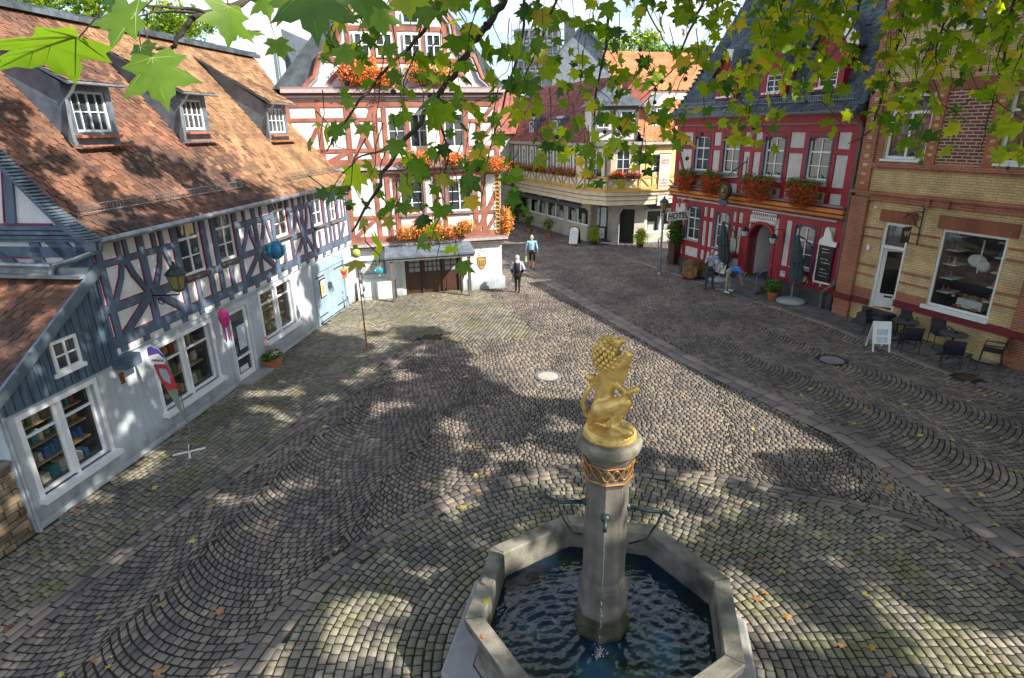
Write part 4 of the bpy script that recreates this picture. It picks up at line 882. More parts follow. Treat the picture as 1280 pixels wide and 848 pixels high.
# wall lanterns by the arch
def wall_lantern(x, z, lab, lit):
    o = fr_empty('wall_lantern', YF, lab, 'lantern', group='lanterns beside the hotel arch'); y = -.45
    MB().tube([(x+.22,-.03,z+.15),(x+.22,-.2,z+.42),(x+.1,y,z+.44),(x,y,z+.3)],.016,6).tube([(x+.22,-.03,z-.1),(x+.22,-.15,z+.1),(x+.22,-.12,z+.3)],.012,6).build('bracket', M['black_iron'], o)
    MB().lathe([(.10,z-.14),(.16,z+.06),(.15,z+.08)],x,y,6).build('glass', flat('lantern_milk',(.75,.75,.72),.3), o)
    MB().lathe([(.19,z+.08),(.13,z+.17),(.03,z+.25),(.015,z+.32)],x,y,6).lathe([(.11,z-.17),(.11,z-.14)],x,y,6).build('cap', M['black_iron'], o)
    for k in range(6): a = PI/3*k; MB().tube([(x+.105*math.cos(a),y+.105*math.sin(a),z-.15),(x+.165*math.cos(a),y+.165*math.sin(a),z+.08)],.008,4).build('rib', M['black_iron'], o)
p = YF.y(931,291,-.45); wall_lantern(p.x,p.z,'wall lantern left of the hotel arch, above the menu case',0)
p = YF.y(966,300,-.45); wall_lantern(p.x,p.z,'wall lantern right of the hotel arch, beside the tall folded parasol',1)
# wrought bracket with a round guild sign
gs = fr_empty('guild_sign', YF, 'dark round relief sign hanging from an iron bracket between the geranium boxes', 'sign')
c = YF.y(906,237,-.75); bx = -5.35
MB().tube([(bx,-.03,5.3),(c.x+.1,c.y,4.72)],.02,6).tube([(bx,-.03,4.6),(bx,c.y-.15,4.6),(c.x-.3,c.y-.1,4.62)],.02,6).tube([(bx,-.03,4.5),(bx+.1,-.1,4.2),(bx+.25,-.05,3.95)],.014,6).tube([(c.x+.25,c.y+.08,4.7)]+[(c.x+.25+.09*math.cos(t),c.y+.08,4.79+.09*math.sin(t)) for t in (-1.5,-.5,.5,1.5,2.5,3.5,4.2)],.01,5).tube([(bx,-.04,4.45),(bx,-.04,5.45)],.018,6).build('bracket', M['black_iron'], gs)
dk = MB(); dk.lathe([(.02,c.y-.05),(.10,c.y-.1),(.16,c.y-.05),(.19,c.y-.11),(.24,c.y-.06),(.34,c.y-.04),(.37,c.y-.1),(.40,c.y),(.37,c.y+.08),(.02,c.y+.08)],c.x,c.z-.05,30,ax='y').build('disc', mat('dark_bronze',(.06,.045,.04),.35,.2,6,metal=.6), gs, smooth=True)
MB().lathe([(.0,c.y-.13),(.08,c.y-.14),(.13,c.y-.08)],c.x,c.z-.05,20,ax='y').lathe([(.25,c.y-.065),(.27,c.y-.09),(.29,c.y-.06)],c.x,c.z-.05,30,ax='y').build('gilt_ring', mat('worn_gilt',(.22,.13,.05),.4,.3,9,metal=.5), gs)
MB().prism([(c.x-.22,c.z-.45),(c.x+.22,c.z-.45),(c.x+.3,c.z-.6),(c.x,c.z-.72),(c.x-.3,c.z-.6)],c.y-.06,c.y+.06).build('pendant', M['hotel_blue'], gs)
# flower boxes
labs = ['red geranium box under the leftmost upper window of the hotel','red geranium box partly behind the round guild sign','red geranium box right of the round guild sign, above the arch','red geranium box under the rightmost upper window of the hotel']
for k,(xa,xb) in enumerate(((-9.45,-8.05),(-7.75,-6.2),(-5.15,-3.15),(-2.75,-.95))):
    fb = fr_empty('flower_box', YF, labs[k], 'flower box', group='geranium boxes on the hotel')
    MB().box(xa+.15,xb-.15,-.5,-.3,4.1,4.3).build('trough', M['brown_wood'], fb); xm = (xa+xb)/2; hw = (xb-xa)/2
    bl_ = [(xa+hw*.55,-.5,4.32,hw*.55,.3,.42),(xb-hw*.55,-.5,4.30,hw*.55,.32,.45),(xm,-.55,4.2,hw*.6,.3,.5),(xm,-.52,4.0,hw*.8,.26,.32)]
    foliage('geraniums', fb, bl_, 3000, .042, [M['flower_red'],M['shrub'],M['leaf_dark']], 30+k, [.52,.3,.18])
    foliage('foliage', fb, [(xm,-.4,4.62,hw*.85,.22,.22),(xa+.3,-.4,4.6,.3,.2,.22)], 550, .06, [M['leaf_green'],M['shrub']], 60+k)
# ---------------------------------------------------------------- yellow brick house
H3 = fr_empty('brick_house', YF, 'yellow brick house with red brick bands, lintels and a large cafe display window', 'house')
YR = 22; ZT = 10.5
u1 = YF.rect(1118,118,1157,199); u1 = (u1[0]+.02,YF.y(1155,199).x,5.62,7.62)
u2x = YF.y(1245,205).x; u2 = (u2x,u2x+1.25,5.62,7.62)
t1 = YF.y(1225,40); t1 = (t1.x-.55,t1.x+.5,9.35,10.6)
pd = (1.3,2.2,.58,3.58); bw_ = (3.24,5.08,1.17,3.6)
extra_w = [(x,x+1.15,z0_,z1_) for x in (8.6,11.0,13.4,15.8,18.2) for z0_,z1_ in ((1.3,3.3),(5.62,7.62))]
holes = [u1,u2,pd,bw_]+extra_w+([t1] if t1[1] < YR else [])
w = MB(); wall_holes(w, 0, YR, -.1, ZT, holes, 0, .22); w.quad((0,0,-.1),(0,8,-.1),(0,8,ZT),(0,0,ZT)); w.quad((YR,0,-.1),(YR,8,-.1),(YR,8,ZT),(YR,0,ZT)); w.quad((0,8,-.1),(YR,8,-.1),(YR,8,ZT),(0,8,ZT)).quad((0,0,ZT),(YR,0,ZT),(YR,8,ZT),(0,8,ZT)); w.build('wall', M['yellow_brick'], H3)
def pil(x0,x1,z0,z1,y,m,name='pilaster'): MB().box(x0,x1,y,.0,z0,z1).build(name, M[m], H3)
pil(-.02,.62,-.05,4.35,-.14,'red_brick'); pil(.0,.5,4.55,10.4,-.09,'red_brick'); pil(5.75,6.4,-.05,4.35,-.1,'red_brick')
tooth = MB(); z = 4.75
while z < 10: tooth.box(.17,.33,-.095,-.085,z,z+.1); z += .3
z = 5.75
while z < 7.8: tooth.box(u1[1]+.12,u1[1]+.26,-.065,-.05,z,z+.09).box(u2[0]-.26,u2[0]-.12,-.065,-.05,z,z+.09); z += .215
tooth.build('inlaid_bricks', M['yellow_brick'], H3)
pil(u1[1]+.02,u1[1]+.36,5.5,8.0,-.06,'terracotta','window_pier'); pil(u2[0]-.36,u2[0]-.02,5.5,8.0,-.06,'terracotta','window_pier.001')
pil(u1[1]+.37,u2[0]-.37,5.55,7.66,-.012,'red_panel','brick_infill')
pil(u1[1]+.37,u2[0]-.37,7.66,7.98,-.03,'soldier','flat_arch'); pil(u1[0]-.1,u1[1]+.01,7.66,7.98,-.03,'soldier','flat_arch.001'); pil(u2[0],u2[1]+.1,7.66,7.98,-.03,'soldier','flat_arch.002')
pil(u1[0]-.28,u1[0]-.04,5.5,7.66,-.03,'red_brick','window_pier.002')
MB().box(.5,YR,-.1,0,5.36,5.5).box(.5,YR,-.05,0,5.28,5.36).build('sill_course', M['red_brick'], H3)
MB().box(-.05,YR,-.2,0,4.46,4.56).box(.62,YR,-.1,0,4.24,4.46).box(2.6,2.75,-.16,-.1,4.2,4.5).box(3.2,3.35,-.16,-.1,4.2,4.5).build('string_course', M['red_brick'], H3)
MB().box(1.12,2.38,-.05,0,3.60,3.98).build('door_lintel', M['soldier'], H3); MB().box(3.08,5.3,-.05,0,3.62,4.02).build('window_lintel', M['soldier'], H3)
st = MB()
for z in (1.62,1.98,2.95,3.28):
    for a,b in ((.62,1.28),(2.22,3.2),(5.12,5.75),(6.4,8.5)): st.box(a,b,-.02,0,z,z+.08)
st.build('brick_stripes', M['red_brick'], H3)
MB().box(-.06,.66,-.2,-.14,.62,.84).box(.66,1.28,-.1,0,.62,.84).box(2.22,YR,-.12,0,.84,1.06).build('plinth_band', M['dark_band'], H3)
MB().box(2.22,3.2,-.05,0,1.06,1.35).build('brick_base', M['red_brick'], H3); MB().box(.66,1.28,-.04,0,.84,1.2).build('brick_base', M['red_brick'], H3)
MB().prism([(2.72,8.43),(2.84,8.43),(2.84,8.57),(2.98,8.57),(2.98,8.72),(3.12,8.72),(3.12,8.57),(3.26,8.57),(3.26,8.43),(3.38,8.43),(3.38,8.3),(3.26,8.3),(3.26,8.16),(3.12,8.16),(3.12,8.02),(2.98,8.02),(2.98,8.16),(2.84,8.16),(2.84,8.3),(2.72,8.3)],-.03,0).build('brick_diamond', M['red_brick'], H3)
an_ = MB(); c = YF.y(1160,67,-.05)
for k in range(4): a = PI/4+PI/2*k; an_.tube([(c.x,-.05,c.z),(c.x+.16*math.cos(a),-.05,c.z+.2*math.sin(a)),(c.x+.27*math.cos(a+.3),-.05,c.z+.30*math.sin(a+.3)),(c.x+.2*math.cos(a+.6),-.05,c.z+.24*math.sin(a+.6))],.03,6)
an_.tube([(c.x,-.05,c.z-.38),(c.x,-.05,c.z+.38)],.03,6).ball((c.x,-.07,c.z),.07).build('wall_anchor', M['black_iron'], H3)
for r in (u1,u2):
    o = window(H3, r, .12, 2, 1, .09, transom=.72, curtain=False, sill=1)
    a,b,c_,d_ = r; MB().quad((a+.1,.155,c_+.5),(b-.1,.155,c_+.5),(b-.1,.155,d_-.1),(a+.1,.155,d_-.1)).build('blind', flat('ochre_blind',(.42,.26,.12)), o)
if t1[1] < YR: window(H3, t1, .12, 2, 1, .08, transom=.7, sill=1)
for r in extra_w:
    window(H3, r, .12, 2, 1, .09, transom=.72, sill=1); MB().box(r[0]-.12,r[1]+.12,-.04,0,r[3]+.01,r[3]+.35).build('window_lintel', M['soldier'], H3)
# cafe door
x0,x1,z0,z1 = pd
d_ = MB().box(x0,x0+.1,.05,.14,z0,z1).box(x1-.1,x1,.05,.14,z0,z1).box(x0+.1,x1-.1,.05,.14,z1-.1,z1).box(x0+.1,x1-.1,.05,.14,z0+2.12,z0+2.22).build('door_frame', M['white_paint'], H3)
MB().quad((x0+.1,.1,z0+2.22),(x1-.1,.1,z0+2.22),(x1-.1,.1,z1-.1),(x0+.1,.1,z1-.1)).build('transom_pane', M['glass'], d_)
# leaf stands half open, turned inwards
lf = empty('door_leaf', parent=H3, loc=(x0+.1,.12,0), rz=math.radians(28))
MB().box(0,.1,0,.05,z0+.02,z0+2.1).box(.62,.72,0,.05,z0+.02,z0+2.1).box(.1,.62,0,.05,z0+.02,z0+.5).box(.1,.62,0,.05,z0+2.0,z0+2.1).build('leaf_frame', M['white_paint'], lf); MB().quad((.1,.03,z0+.5),(.62,.03,z0+.5),(.62,.03,z0+2.0),(.1,.03,z0+2.0)).build('pane', M['shopglass'], lf); MB().box(.25,.5,-.01,0,z0+.38,z0+.44).build('letter_slot', M['black_iron'], lf)
MB().quad((x0-.02,1.8,0.2),(x1+.5,1.8,0.2),(x1+.5,1.8,4),(x0-.02,1.8,4)).quad((x0,.22,z0-.02),(x1,.22,z0-.02),(x1,1.8,z0-.02),(x0,1.8,z0-.02)).quad((x0-.01,.22,z0),(x0-.01,1.8,z0),(x0-.01,1.8,z1),(x0-.01,.22,z1)).quad((x1+.01,.22,z0),(x1+.01,1.8,z0),(x1+.01,1.8,z1),(x1+.01,.22,z1)).build('hallway', M['interior'], H3)
for j in range(3): MB().box(x0-.12,x1+.12,-.60+.22*j,0,-.05,.2*(j+1)-.03).build('doorstep', M['dark_concrete'], H3, bevel=.01)
ed = MB(); x = x0
while x < x1: ed.box(x,x+.05,-.10,.20,z0-.03,z0-.015); x += .09
ed.build('step_edge', M['white_paint'], H3)
# display window with shelves
x0,x1,z0,z1 = bw_
o = window(H3, bw_, .08, 1, 1, .07, glass='shopglass', name='display_window'); MB().box(x0-.1,x1+.06,-.14,.05,z0-.12,z0-.002).build('sill', M['white_paint'], o)
b = MB(); b.box(x0,x1,1.4,1.45,z0,z1).box(x0,x1,.2,1.4,z0-.05,z0).box(x0-.03,x0,.2,1.4,z0,z1).box(x1,x1+.03,.2,1.4,z0,z1).box(x0,x1,.2,1.4,z1,z1+.03).build('display_niche', M['interior'], H3)
sh = MB(); 
for j in range(5): sh.box(x0+.03,x0+.42,.3,.9,z0+.4+.45*j,z0+.43+.45*j).box(x1-.4,x1-.03,.3,.9,z0+.4+.45*j,z0+.43+.45*j)
sh.box(x0+.6,x1-.5,.5,1.1,z0+.02,z0+.30).build('shelf', M['paper'], H3)
r_ = random.Random(11); gm = MB()
for j in range(5):
    for xx in (x0+.08,x0+.22,x1-.36,x1-.2):
        if r_.random() < .8: gm.lathe([(.04,z0+.43+.45*j),(.05,z0+.5+.45*j),(.015,z0+.58+.45*j),(.02,z0+.64+.45*j)],xx+r_.uniform(0,.05),.5,8,m=r_.choice([1,3,5,6]))
for k in range(16): c_ = (r_.uniform(x0+.45,x1-.45),r_.uniform(.35,.9),z0+r_.choice([.05,.34])); gm.ball(c_,(r_.uniform(.05,.1),.06,r_.uniform(.05,.1)),r_.choice([3,3,5,6,4,2]),8,6)
gm.build('displayed_goods', goods, H3)
MB().box(x0+1.0,x0+1.04,.4,.42,z0+1.2,z0+2.2).ball((x0+.9,.5,z0+1.55),(.28,.1,.2)).ball((x0+1.1,.5,z0+1.42),(.2,.1,.18)).build('hanging_ornament', M['paper'], H3)
MB().box(.85,.95,-.06,-.02,2.55,2.72).build('house_number', M['white_paint'], H3); MB().ball((.95,-.1,4.02),.05).build('door_camera', M['white_paint'], H3)
bs = fr_empty('cafe_sign', YF, 'small dark shop sign hanging from a scrolled iron bracket beside the cafe door', 'sign')
t_ = YF.y(1158,262,-.05); x0 = 2.55; zt = 4.1
S_ = MB().tube([(x0,-.04,3.0),(x0,-.04,zt+.2)],.02,6).tube([(x0,-.04,zt-.05),(x0,-.5,zt-.02),(x0,-.95,zt-.18)],.016,6).tube([(x0,-.04,zt-.6),(x0,-.3,zt-.45),(x0,-.55,zt-.1)],.014,6)
for (cy,cz,rr) in ((-.2,zt-.25,.09),(-.38,zt-.14,.06),(-.8,zt-.05,.06),(-.08,zt+.12,.06)): S_.tube([(x0,cy+rr*math.cos(t)*(1-.07*t),cz+rr*math.sin(t)*(1-.07*t)) for t in np.linspace(0,6.5,13)],.010,5)
S_.build('bracket', M['black_iron'], bs); MB().box(x0-.02,x0+.02,-.86,-.48,3.12,3.62).build('panel', M['black_iron'], bs); MB().box(x0-.026,x0-.02,-.83,-.51,3.16,3.58).box(x0+.02,x0+.026,-.83,-.51,3.16,3.58).build('panel_face', flat('sign_brown',(.07,.045,.03)), bs)
for s_,rz_ in ((-1,-PI/2),(1,PI/2)): text_obj('W', .26, M['paper'], bs, (x0+s_*.029,-.67,3.40), (PI/2,0,rz_))
MB().tube([(x0,-.6,3.62),(x0,-.6,zt-.08)],.006,4).tube([(x0,-.76,3.62),(x0,-.76,zt-.12)],.006,4).build('chain', M['black_iron'], bs)
# ================================================================== CENTRE: red and white half-timbered town house
CF = Fr((-.396,25.991), 76)
H4 = fr_empty('half_timbered_town_house', CF, 'tall white town house with oxide-red timbers, double brown doors and orange flower boxes', 'house')
XL4 = -8.35
f1 = [(-4.27,-3.3,3.48,4.8),(-2.3,-1.25,3.5,4.72)]
f2 = [(-4.55,-3.85,6.1,7.4),(-3.7,-2.9,6.1,7.4),(-2.3,-1.5,6.1,7.4)]
dr4 = (-4.3,-1.85,-.25,1.78)
w = MB(); wall_holes(w, XL4, 0, -.3, 2.1, [dr4], 0, .35); w.quad((0,0,-.3),(0,9,-.3),(0,9,8),(0,0,8)).quad((XL4,0,-.3),(XL4,9,-.3),(XL4,9,8),(XL4,0,8)).quad((XL4,9,-.3),(0,9,-.3),(0,9,8),(XL4,9,8)); w.build('ground_floor_wall', M['white_plaster'], H4)
MB().prism([(-1.55,-.3),(.12,-.3),(.12,.42),(.0,.55),(-1.55,.55)],-.1,0).box(-.0,.12,0,9,-.3,.45).build('plinth', M['cool_plaster'], H4)
w = MB(); wall_holes(w, XL4, 0, 2.1, 5.3, f1, -.06, .15); w.quad((XL4,-.06,2.1),(0,-.06,2.1),(0,0,2.1),(XL4,0,2.1)); w.build('first_floor_wall', M['panel'], H4)
w = MB(); wall_holes(w, XL4, 0, 5.3, 8.1, f2, -.12, .15); w.build('second_floor_wall', M['panel'], H4)
def mould(z0, name, xs=(XL4,.06), yb=-.06, k=1):
    m_ = MB(); st_ = [(0,.06,-.10,1),(.06,.12,-.17,0),(.12,.17,-.14,2),(.17,.27,-.24,1),(.27,.33,-.2,0)]
    for a,b,y,m in st_: m_.box(xs[0],xs[1]-y-.06,yb+y*k,yb+.1,z0+a*k,z0+b*k,m)
    m_.build(name, [M['mauve_trim'],flat('pale_mauve',(.5,.42,.42)),M['red_timber']], H4)
mould(2.06,'string_moulding'); mould(5.12,'floor_moulding'); mould(7.92,'main_cornice',k=1.35)
B4 = []
for x in (XL4+.1,-7.4,-6.3,-5.2,-4.75,-4.4,-2.95+.2,-2.42,-1.12,-.75,-.12): B4.append((x,2.4,x,5.2,.17))
B4 += [(XL4,2.5,0,2.5,.2),(XL4,5.05,0,5.05,.16),(XL4,3.4,-4.4,3.4,.15),(-1.1,3.4,0,3.4,.15),(-4.4,3.42,-1.1,3.42,.12),(-1.05,2.6,-.15,4.3,.15),(-.65,2.6,-.2,3.3,.13),(-6.2,2.6,-5.3,3.35,.15),(-7.3,3.45,-6.4,5.0,.15),(-3.3,3.4,-3.3,5.1,.12),(-2.3,3.4,-2.3,5.1,.1)]
timbers(H4, B4, -.06, 'red_timber', 'mauve_trim', .012)
B4 = []
for x in (XL4+.1,-7.1,-6.05,-5.0,-4.65,-3.78,-2.85,-2.4,-1.42,-.9,-.12): B4.append((x,5.45,x,8.0,.17))
B4 += [(XL4,5.6,0,5.6,.2),(XL4,7.75,0,7.75,.18),(XL4,6.55-.5,-4.65,6.05,.14),(XL4,7.2,-4.65,7.2,.13),(-1.4,6.05,0,6.05,.14),(-1.4,7.1,0,7.1,.12),(-5.95,5.6,-5.05,7.7,.13),(-5.05,5.6,-5.95,7.7,.13),(-7.95,5.6,-7.2,6.9,.13),(-1.3,5.7,-.3,6.9,.13),(-.9,6.9,-.2,7.7,.12),(-7.0,5.6,-6.15,6.0,.13)]
timbers(H4, B4, -.12, 'red_timber', 'mauve_trim', .012, name='timber_frame')
for r in f1: 
    o = window(H4, r, .0, 2, 3, .07, curtain=True); a,b,c,d = r; MB().box(a-.1,a,-.13,-.02,c-.1,d+.1).box(b,b+.1,-.13,-.02,c-.1,d+.1).box(a,b,-.13,-.02,d,d+.1).box(a,b,-.16,-.02,c-.1,c).build('window_surround', M['mauve_trim'], o)
for r in f2: window(H4, r, -.06, 2, 2, .06, curtain=True)
# scrolled gable
gz = [(-7.5,8.35),(-7.35,8.5),(-7.1,8.7),(-6.95,9.1),(-6.8,9.45),(-6.35,9.6),(-6.1,9.9),(-6.0,10.6),(-5.6,11.1),(-5.2,11.4),(-5.0,12.2),(-4.5,13.0),(-3.9,13.5),(-3.3,13.0),(-2.8,12.2),(-2.6,11.4),(-2.2,11.1),(-1.8,10.6),(-1.7,9.9),(-1.45,9.6),(-1.0,9.45),(-.85,9.1),(-.7,8.7),(-.45,8.5),(-.3,8.35)]
MB().prism(gz,-.1,.25).build('gable_wall', M['panel'], H4)
MB().tube([(x,-.12,z) for x,z in gz],.11,8).build('gable_coping', M['red_timber'], H4)
MB().tube([(x+(.12 if x < -3.9 else -.12),-.16,z-.03) for x,z in gz],.05,8).build('gable_moulding', flat('pale_blue_trim',(.35,.42,.5)), H4)
g3 = [(-5.55,-4.95,9.4,10.25),(-4.75,-4.1,9.4,10.25),(-3.7,-3.05,9.4,10.25),(-2.85,-2.25,9.4,10.25)]
for r in g3+[(-4.75,-4.1,10.55,10.95),(-3.7,-3.05,10.55,10.95)]:
    window(H4, r, -.13, 2, 2 if r[3] < 10.4 else 1, .07)
B4 = [(-6.6,9.3,-1.2,9.3,.16),(-6.1,10.4,-1.7,10.4,.16),(-5.3,11.1,-2.5,11.1,.15)]+[(x,8.4,x,z,.14) for x,z in ((-5.75,10.8),(-4.85,11.8),(-4.0,13.0),(-3.0,12),(-2.1,10.8))]+[(-4.8,11.2,-4.1,12.6,.13),(-3.0,11.2,-3.7,12.6,.13),(-6.6,8.5,-5.9,9.2,.13),(-1.2,8.5,-1.9,9.2,.13)]
timbers(H4, B4, -.105, 'red_timber', 'mauve_trim', .012, name='gable_timbers')
rr = MB(); rr.add([(XL4-.3,.0,8.3),(XL4-.3,9,8.3),(-3.9,9,13.6),(-3.9,.1,13.6),(.35,.0,8.3),(.35,9,8.3)],[(0,1,2,3),(3,2,5,4),(1,5,2),(0,3,4)]); rr.build('roof', M['slate'], H4)
# doors, canopy
x0,x1,z0,z1 = dr4; z0 = -.05
MB().box(x0,x1,-.0,.3,-.3,z0).build('threshold', M['concrete'], H4)
MB().box(x0,x0+.12,.02,.2,z0,z1).box(x1-.12,x1,.02,.2,z0,z1).box(x0+.12,x1-.12,.02,.2,z1-.1,z1).box(x0+.72,x0+.8,.02,.2,z0,z1-.1).box(x1-.85,x1-.77,.02,.2,z0,z1-.1).build('door_frame', M['brown_wood'], H4)
for (a,b,cn) in ((x0+.13,x0+.71,2),(x0+.81,x1-.86,4),(x1-.76,x1-.13,2)):
    zz1 = z0+1.0; d_ = MB(); d_.box(a,b,.1,.15,z0,zz1).box(a,a+.06,.1,.15,zz1,z1-.12).box(b-.06,b,.1,.15,zz1,z1-.12).box(a+.06,b-.06,.1,.15,z1-.2,z1-.12)
    d_.box(a+.1,b-.1,.085,.1,z0+.15,zz1-.15)
    for i in range(1,cn): x = a+(b-a)*i/cn; d_.box(x-.02,x+.02,.1,.14,zz1,z1-.2)
    for j in range(1,3): z = zz1+(z1-.2-zz1)*j/3; d_.box(a+.06,b-.06,.105,.135,z-.02,z+.02)
    do = d_.build('door_leaf', M['brown_wood'], H4); MB().quad((a+.05,.13,zz1),(b-.05,.13,zz1),(b-.05,.13,z1-.15),(a+.05,.13,z1-.15)).build('pane', flat('pale_glass',(.42,.45,.46),.15), do)
cn = MB(); cn.add([(-5.05,0,2.32),(-1.5,0,2.32),(-1.4,-1.15,1.92),(-5.15,-1.15,1.92),(-5.05,0,2.24),(-1.5,0,2.24),(-1.4,-1.15,1.84),(-5.15,-1.15,1.84)],[(0,1,2,3),(7,6,5,4),(3,2,6,7),(0,3,7,4),(1,5,6,2)])
cn.build('canopy', M['lead'], H4); MB().box(-5.1,-1.45,-1.1,-1.0,1.72,1.86).box(-4.95,-4.83,-1.05,-.93,-.25,1.75).box(-1.72,-1.6,-1.05,-.93,-.25,1.75).box(-4.98,-4.8,-1.0,0,1.7,1.8).box(-1.75,-1.57,-1.0,0,1.7,1.8).build('canopy_frame', M['grey_wood'], H4)
MB().box(-4.7,-4.45,-.05,.02,-.2,1.7).box(-1.8,-1.55,-.05,.02,-.2,1.7).build('door_pilaster', M['cool_plaster'], H4)
for x in (-4.78,-1.95): MB().tube([(x,-.4,-.2),(x,-.4,.75),(x+.02,-.42,.8)],.03,7).build('bollard', M['black_iron'], H4)
# crest painted on the wall
cx,cz = CF.y(602,322,0).x, 1.18
cr_ = MB(); cr_.prism([(cx-.22,cz+.26),(cx+.2,cz+.26),(cx+.2,cz-.05),(cx+.1,cz-.24),(cx-.01,cz-.32),(cx-.12,cz-.24),(cx-.22,cz-.05)],-.010,-.002,0)
cr_.prism([(cx-.17,cz+.21),(cx+.15,cz+.21),(cx+.15,cz-.05),(cx+.07,cz-.2),(cx-.01,cz-.26),(cx-.09,cz-.2),(cx-.17,cz-.05)],-.014,-.010,1)
for sx in (-.1,.0,.1): cr_.box(cx-.01+sx-.025,cx-.01+sx+.025,-.018,-.014,cz-.1,cz+.12,0)
cr_.box(cx-.12,cx+.1,-.018,-.014,cz-.14,cz-.08,0)
r_ = random.Random(2)
for k in range(26): a = r_.uniform(-.35,.3); z = cz+r_.uniform(.34,.75); cr_.tube([(cx+a,-.006,z),(cx+a+r_.uniform(-.08,.08),-.006,z+r_.uniform(-.05,.05)),(cx+a+r_.uniform(-.12,.12),-.006,z+r_.uniform(-.06,.06))],.009,4,m=2)
cr_.build('painted_crest', [flat('crest_brown',(.25,.14,.05)),flat('crest_gold',(.55,.35,.10)),flat('crest_grey',(.38,.37,.33))], H4)
bp_ = CF.y(470,322,-.05); ib = fr_empty('info_cabinet', CF, 'glazed notice cabinet left of the canopy on the white house', 'notice board'); MB().box(bp_.x-.75,bp_.x+.35,-.12,-.01,1.05,1.62).build('case', M['lead'], ib); MB().box(bp_.x-.68,bp_.x+.28,-.125,-.12,1.1,1.56).build('pane', flat('pale_glass',(.42,.45,.46),.15), ib)
for sx in (-.4,.1): MB().box(bp_.x+sx-.06,bp_.x+sx+.12,-.13,-.125,1.2,1.5).build('notice', M['paper'], ib)
mc = fr_empty('meter_cabinet', CF, 'white arched utility cabinet on the ground left of the brown doors', 'cabinet'); m0 = -6.35
MB().prism([(m0,-.35),(m0+1.45,-.35),(m0+1.45,.75),(m0+1.1,.85),(m0+.4,.85),(m0,.75)],-.38,-.02).build('box', M['white_plaster'], mc); MB().box(m0+.72,m0+.735,-.39,-.38,-.2,.7).box(m0+.2,m0+.6,-.385,-.38,.1,.14).build('door_seam', M['grey_paint'], mc)
MB().box(-7.1,-6.75,-.5,-.1,-.2,.55).build('x', M['slate'], fr_empty('grey_bin', CF, 'narrow grey box in the corner between the blue gate and the white house', 'box')).name = 'bin_body'
# flower boxes of the white house
def fbox(fr, name, lab, xa, xb, y, z, h, n, seed, mats, w_=None, grp='orange flower boxes of the white house', s=.055):
    o = fr_empty('flower_box', fr, lab, 'flower box', group=grp); MB().box(xa+.1,xb-.1,y-.1,y+.12,z-.12,z+.08).build('trough', M['brown_wood'], o)
    bl_ = []; k = max(1,int((xb-xa)/.6))
    for i in range(k): x = xa+(xb-xa)*(i+.5)/k; bl_.append((x,y-.08,z+.05+.1*math.sin(i*2.1+seed),(xb-xa)/k*.7,.3,h*(.85+.2*math.sin(i*1.7+seed))))
    foliage('flowers', o, bl_, n, s, mats, seed, w_); return o
fo = [M['flower_orange'],M['shrub'],M['leaf_lit']]
fbox(CF,'a','wide orange flower box above the canopy of the white house',-4.5,-1.35,-.4,2.75,.42,3800,81,fo,[.6,.2,.2])
fbox(CF,'b','big orange flower cluster on the main cornice under the gable windows',-6.15,-4.1,-.35,8.75,.55,4200,82,fo,[.72,.2,.08])
fbox(CF,'c','orange flower box on the cornice right of the biggest cluster',-3.6,-1.9,-.35,8.75,.5,2200,83,fo,[.6,.25,.15])
fbox(CF,'d','small orange flower box left of the oriel on the second floor',-3.9,-2.9,-.4,5.5,.4,1300,84,fo,[.65,.25,.1])
fbox(CF,'e','small orange flower box right of the oriel on the second floor',-2.3,-1.6,-.4,5.6,.38,900,85,fo,[.65,.25,.1])
fbox(CF,'f','small orange flower box at the right corner of the second floor',-.5,.25,-.3,5.4,.5,1000,86,fo,[.65,.25,.1])
o = fr_empty('hanging_flowers', CF, 'yellow-orange hanging flower ball at the right corner of the white house', 'hanging flowers'); foliage('flowers', o, [(.22,-.05,3.0,.32,.3,.55),(.2,-.05,2.7,.24,.25,.45)], 1900, .05, [M['flower_orange'],flat('yellow_petal',(.7,.45,.05)),M['shrub']], 87, [.5,.35,.15]); MB().tube([(.0,-.05,3.6),(.2,-.05,3.6),(.2,-.05,3.2)],.015,6).build('hook', M['black_iron'], o)
ve = MB(); 
for i in range(16): z = 2.5+i*.165; ve.tube([(-.17+.1*math.cos(t),-.125,z+.08+.09*math.sin(t)) for t in np.linspace(0,6.28,9)],.016,4)
ve.build('carved_corner_post', flat('corner_yellow',(.66,.5,.12)), H4)
MB().prism([(-3.1,5.35),(-2.5,5.35),(-2.55,5.75),(-2.8,5.95),(-3.05,5.75)],-.5,-.1).build('oriel_roof', M['mauve_trim'], H4); MB().box(-3.05,-2.55,-.45,-.1,5.7,7.8).build('oriel', M['panel'], H4)
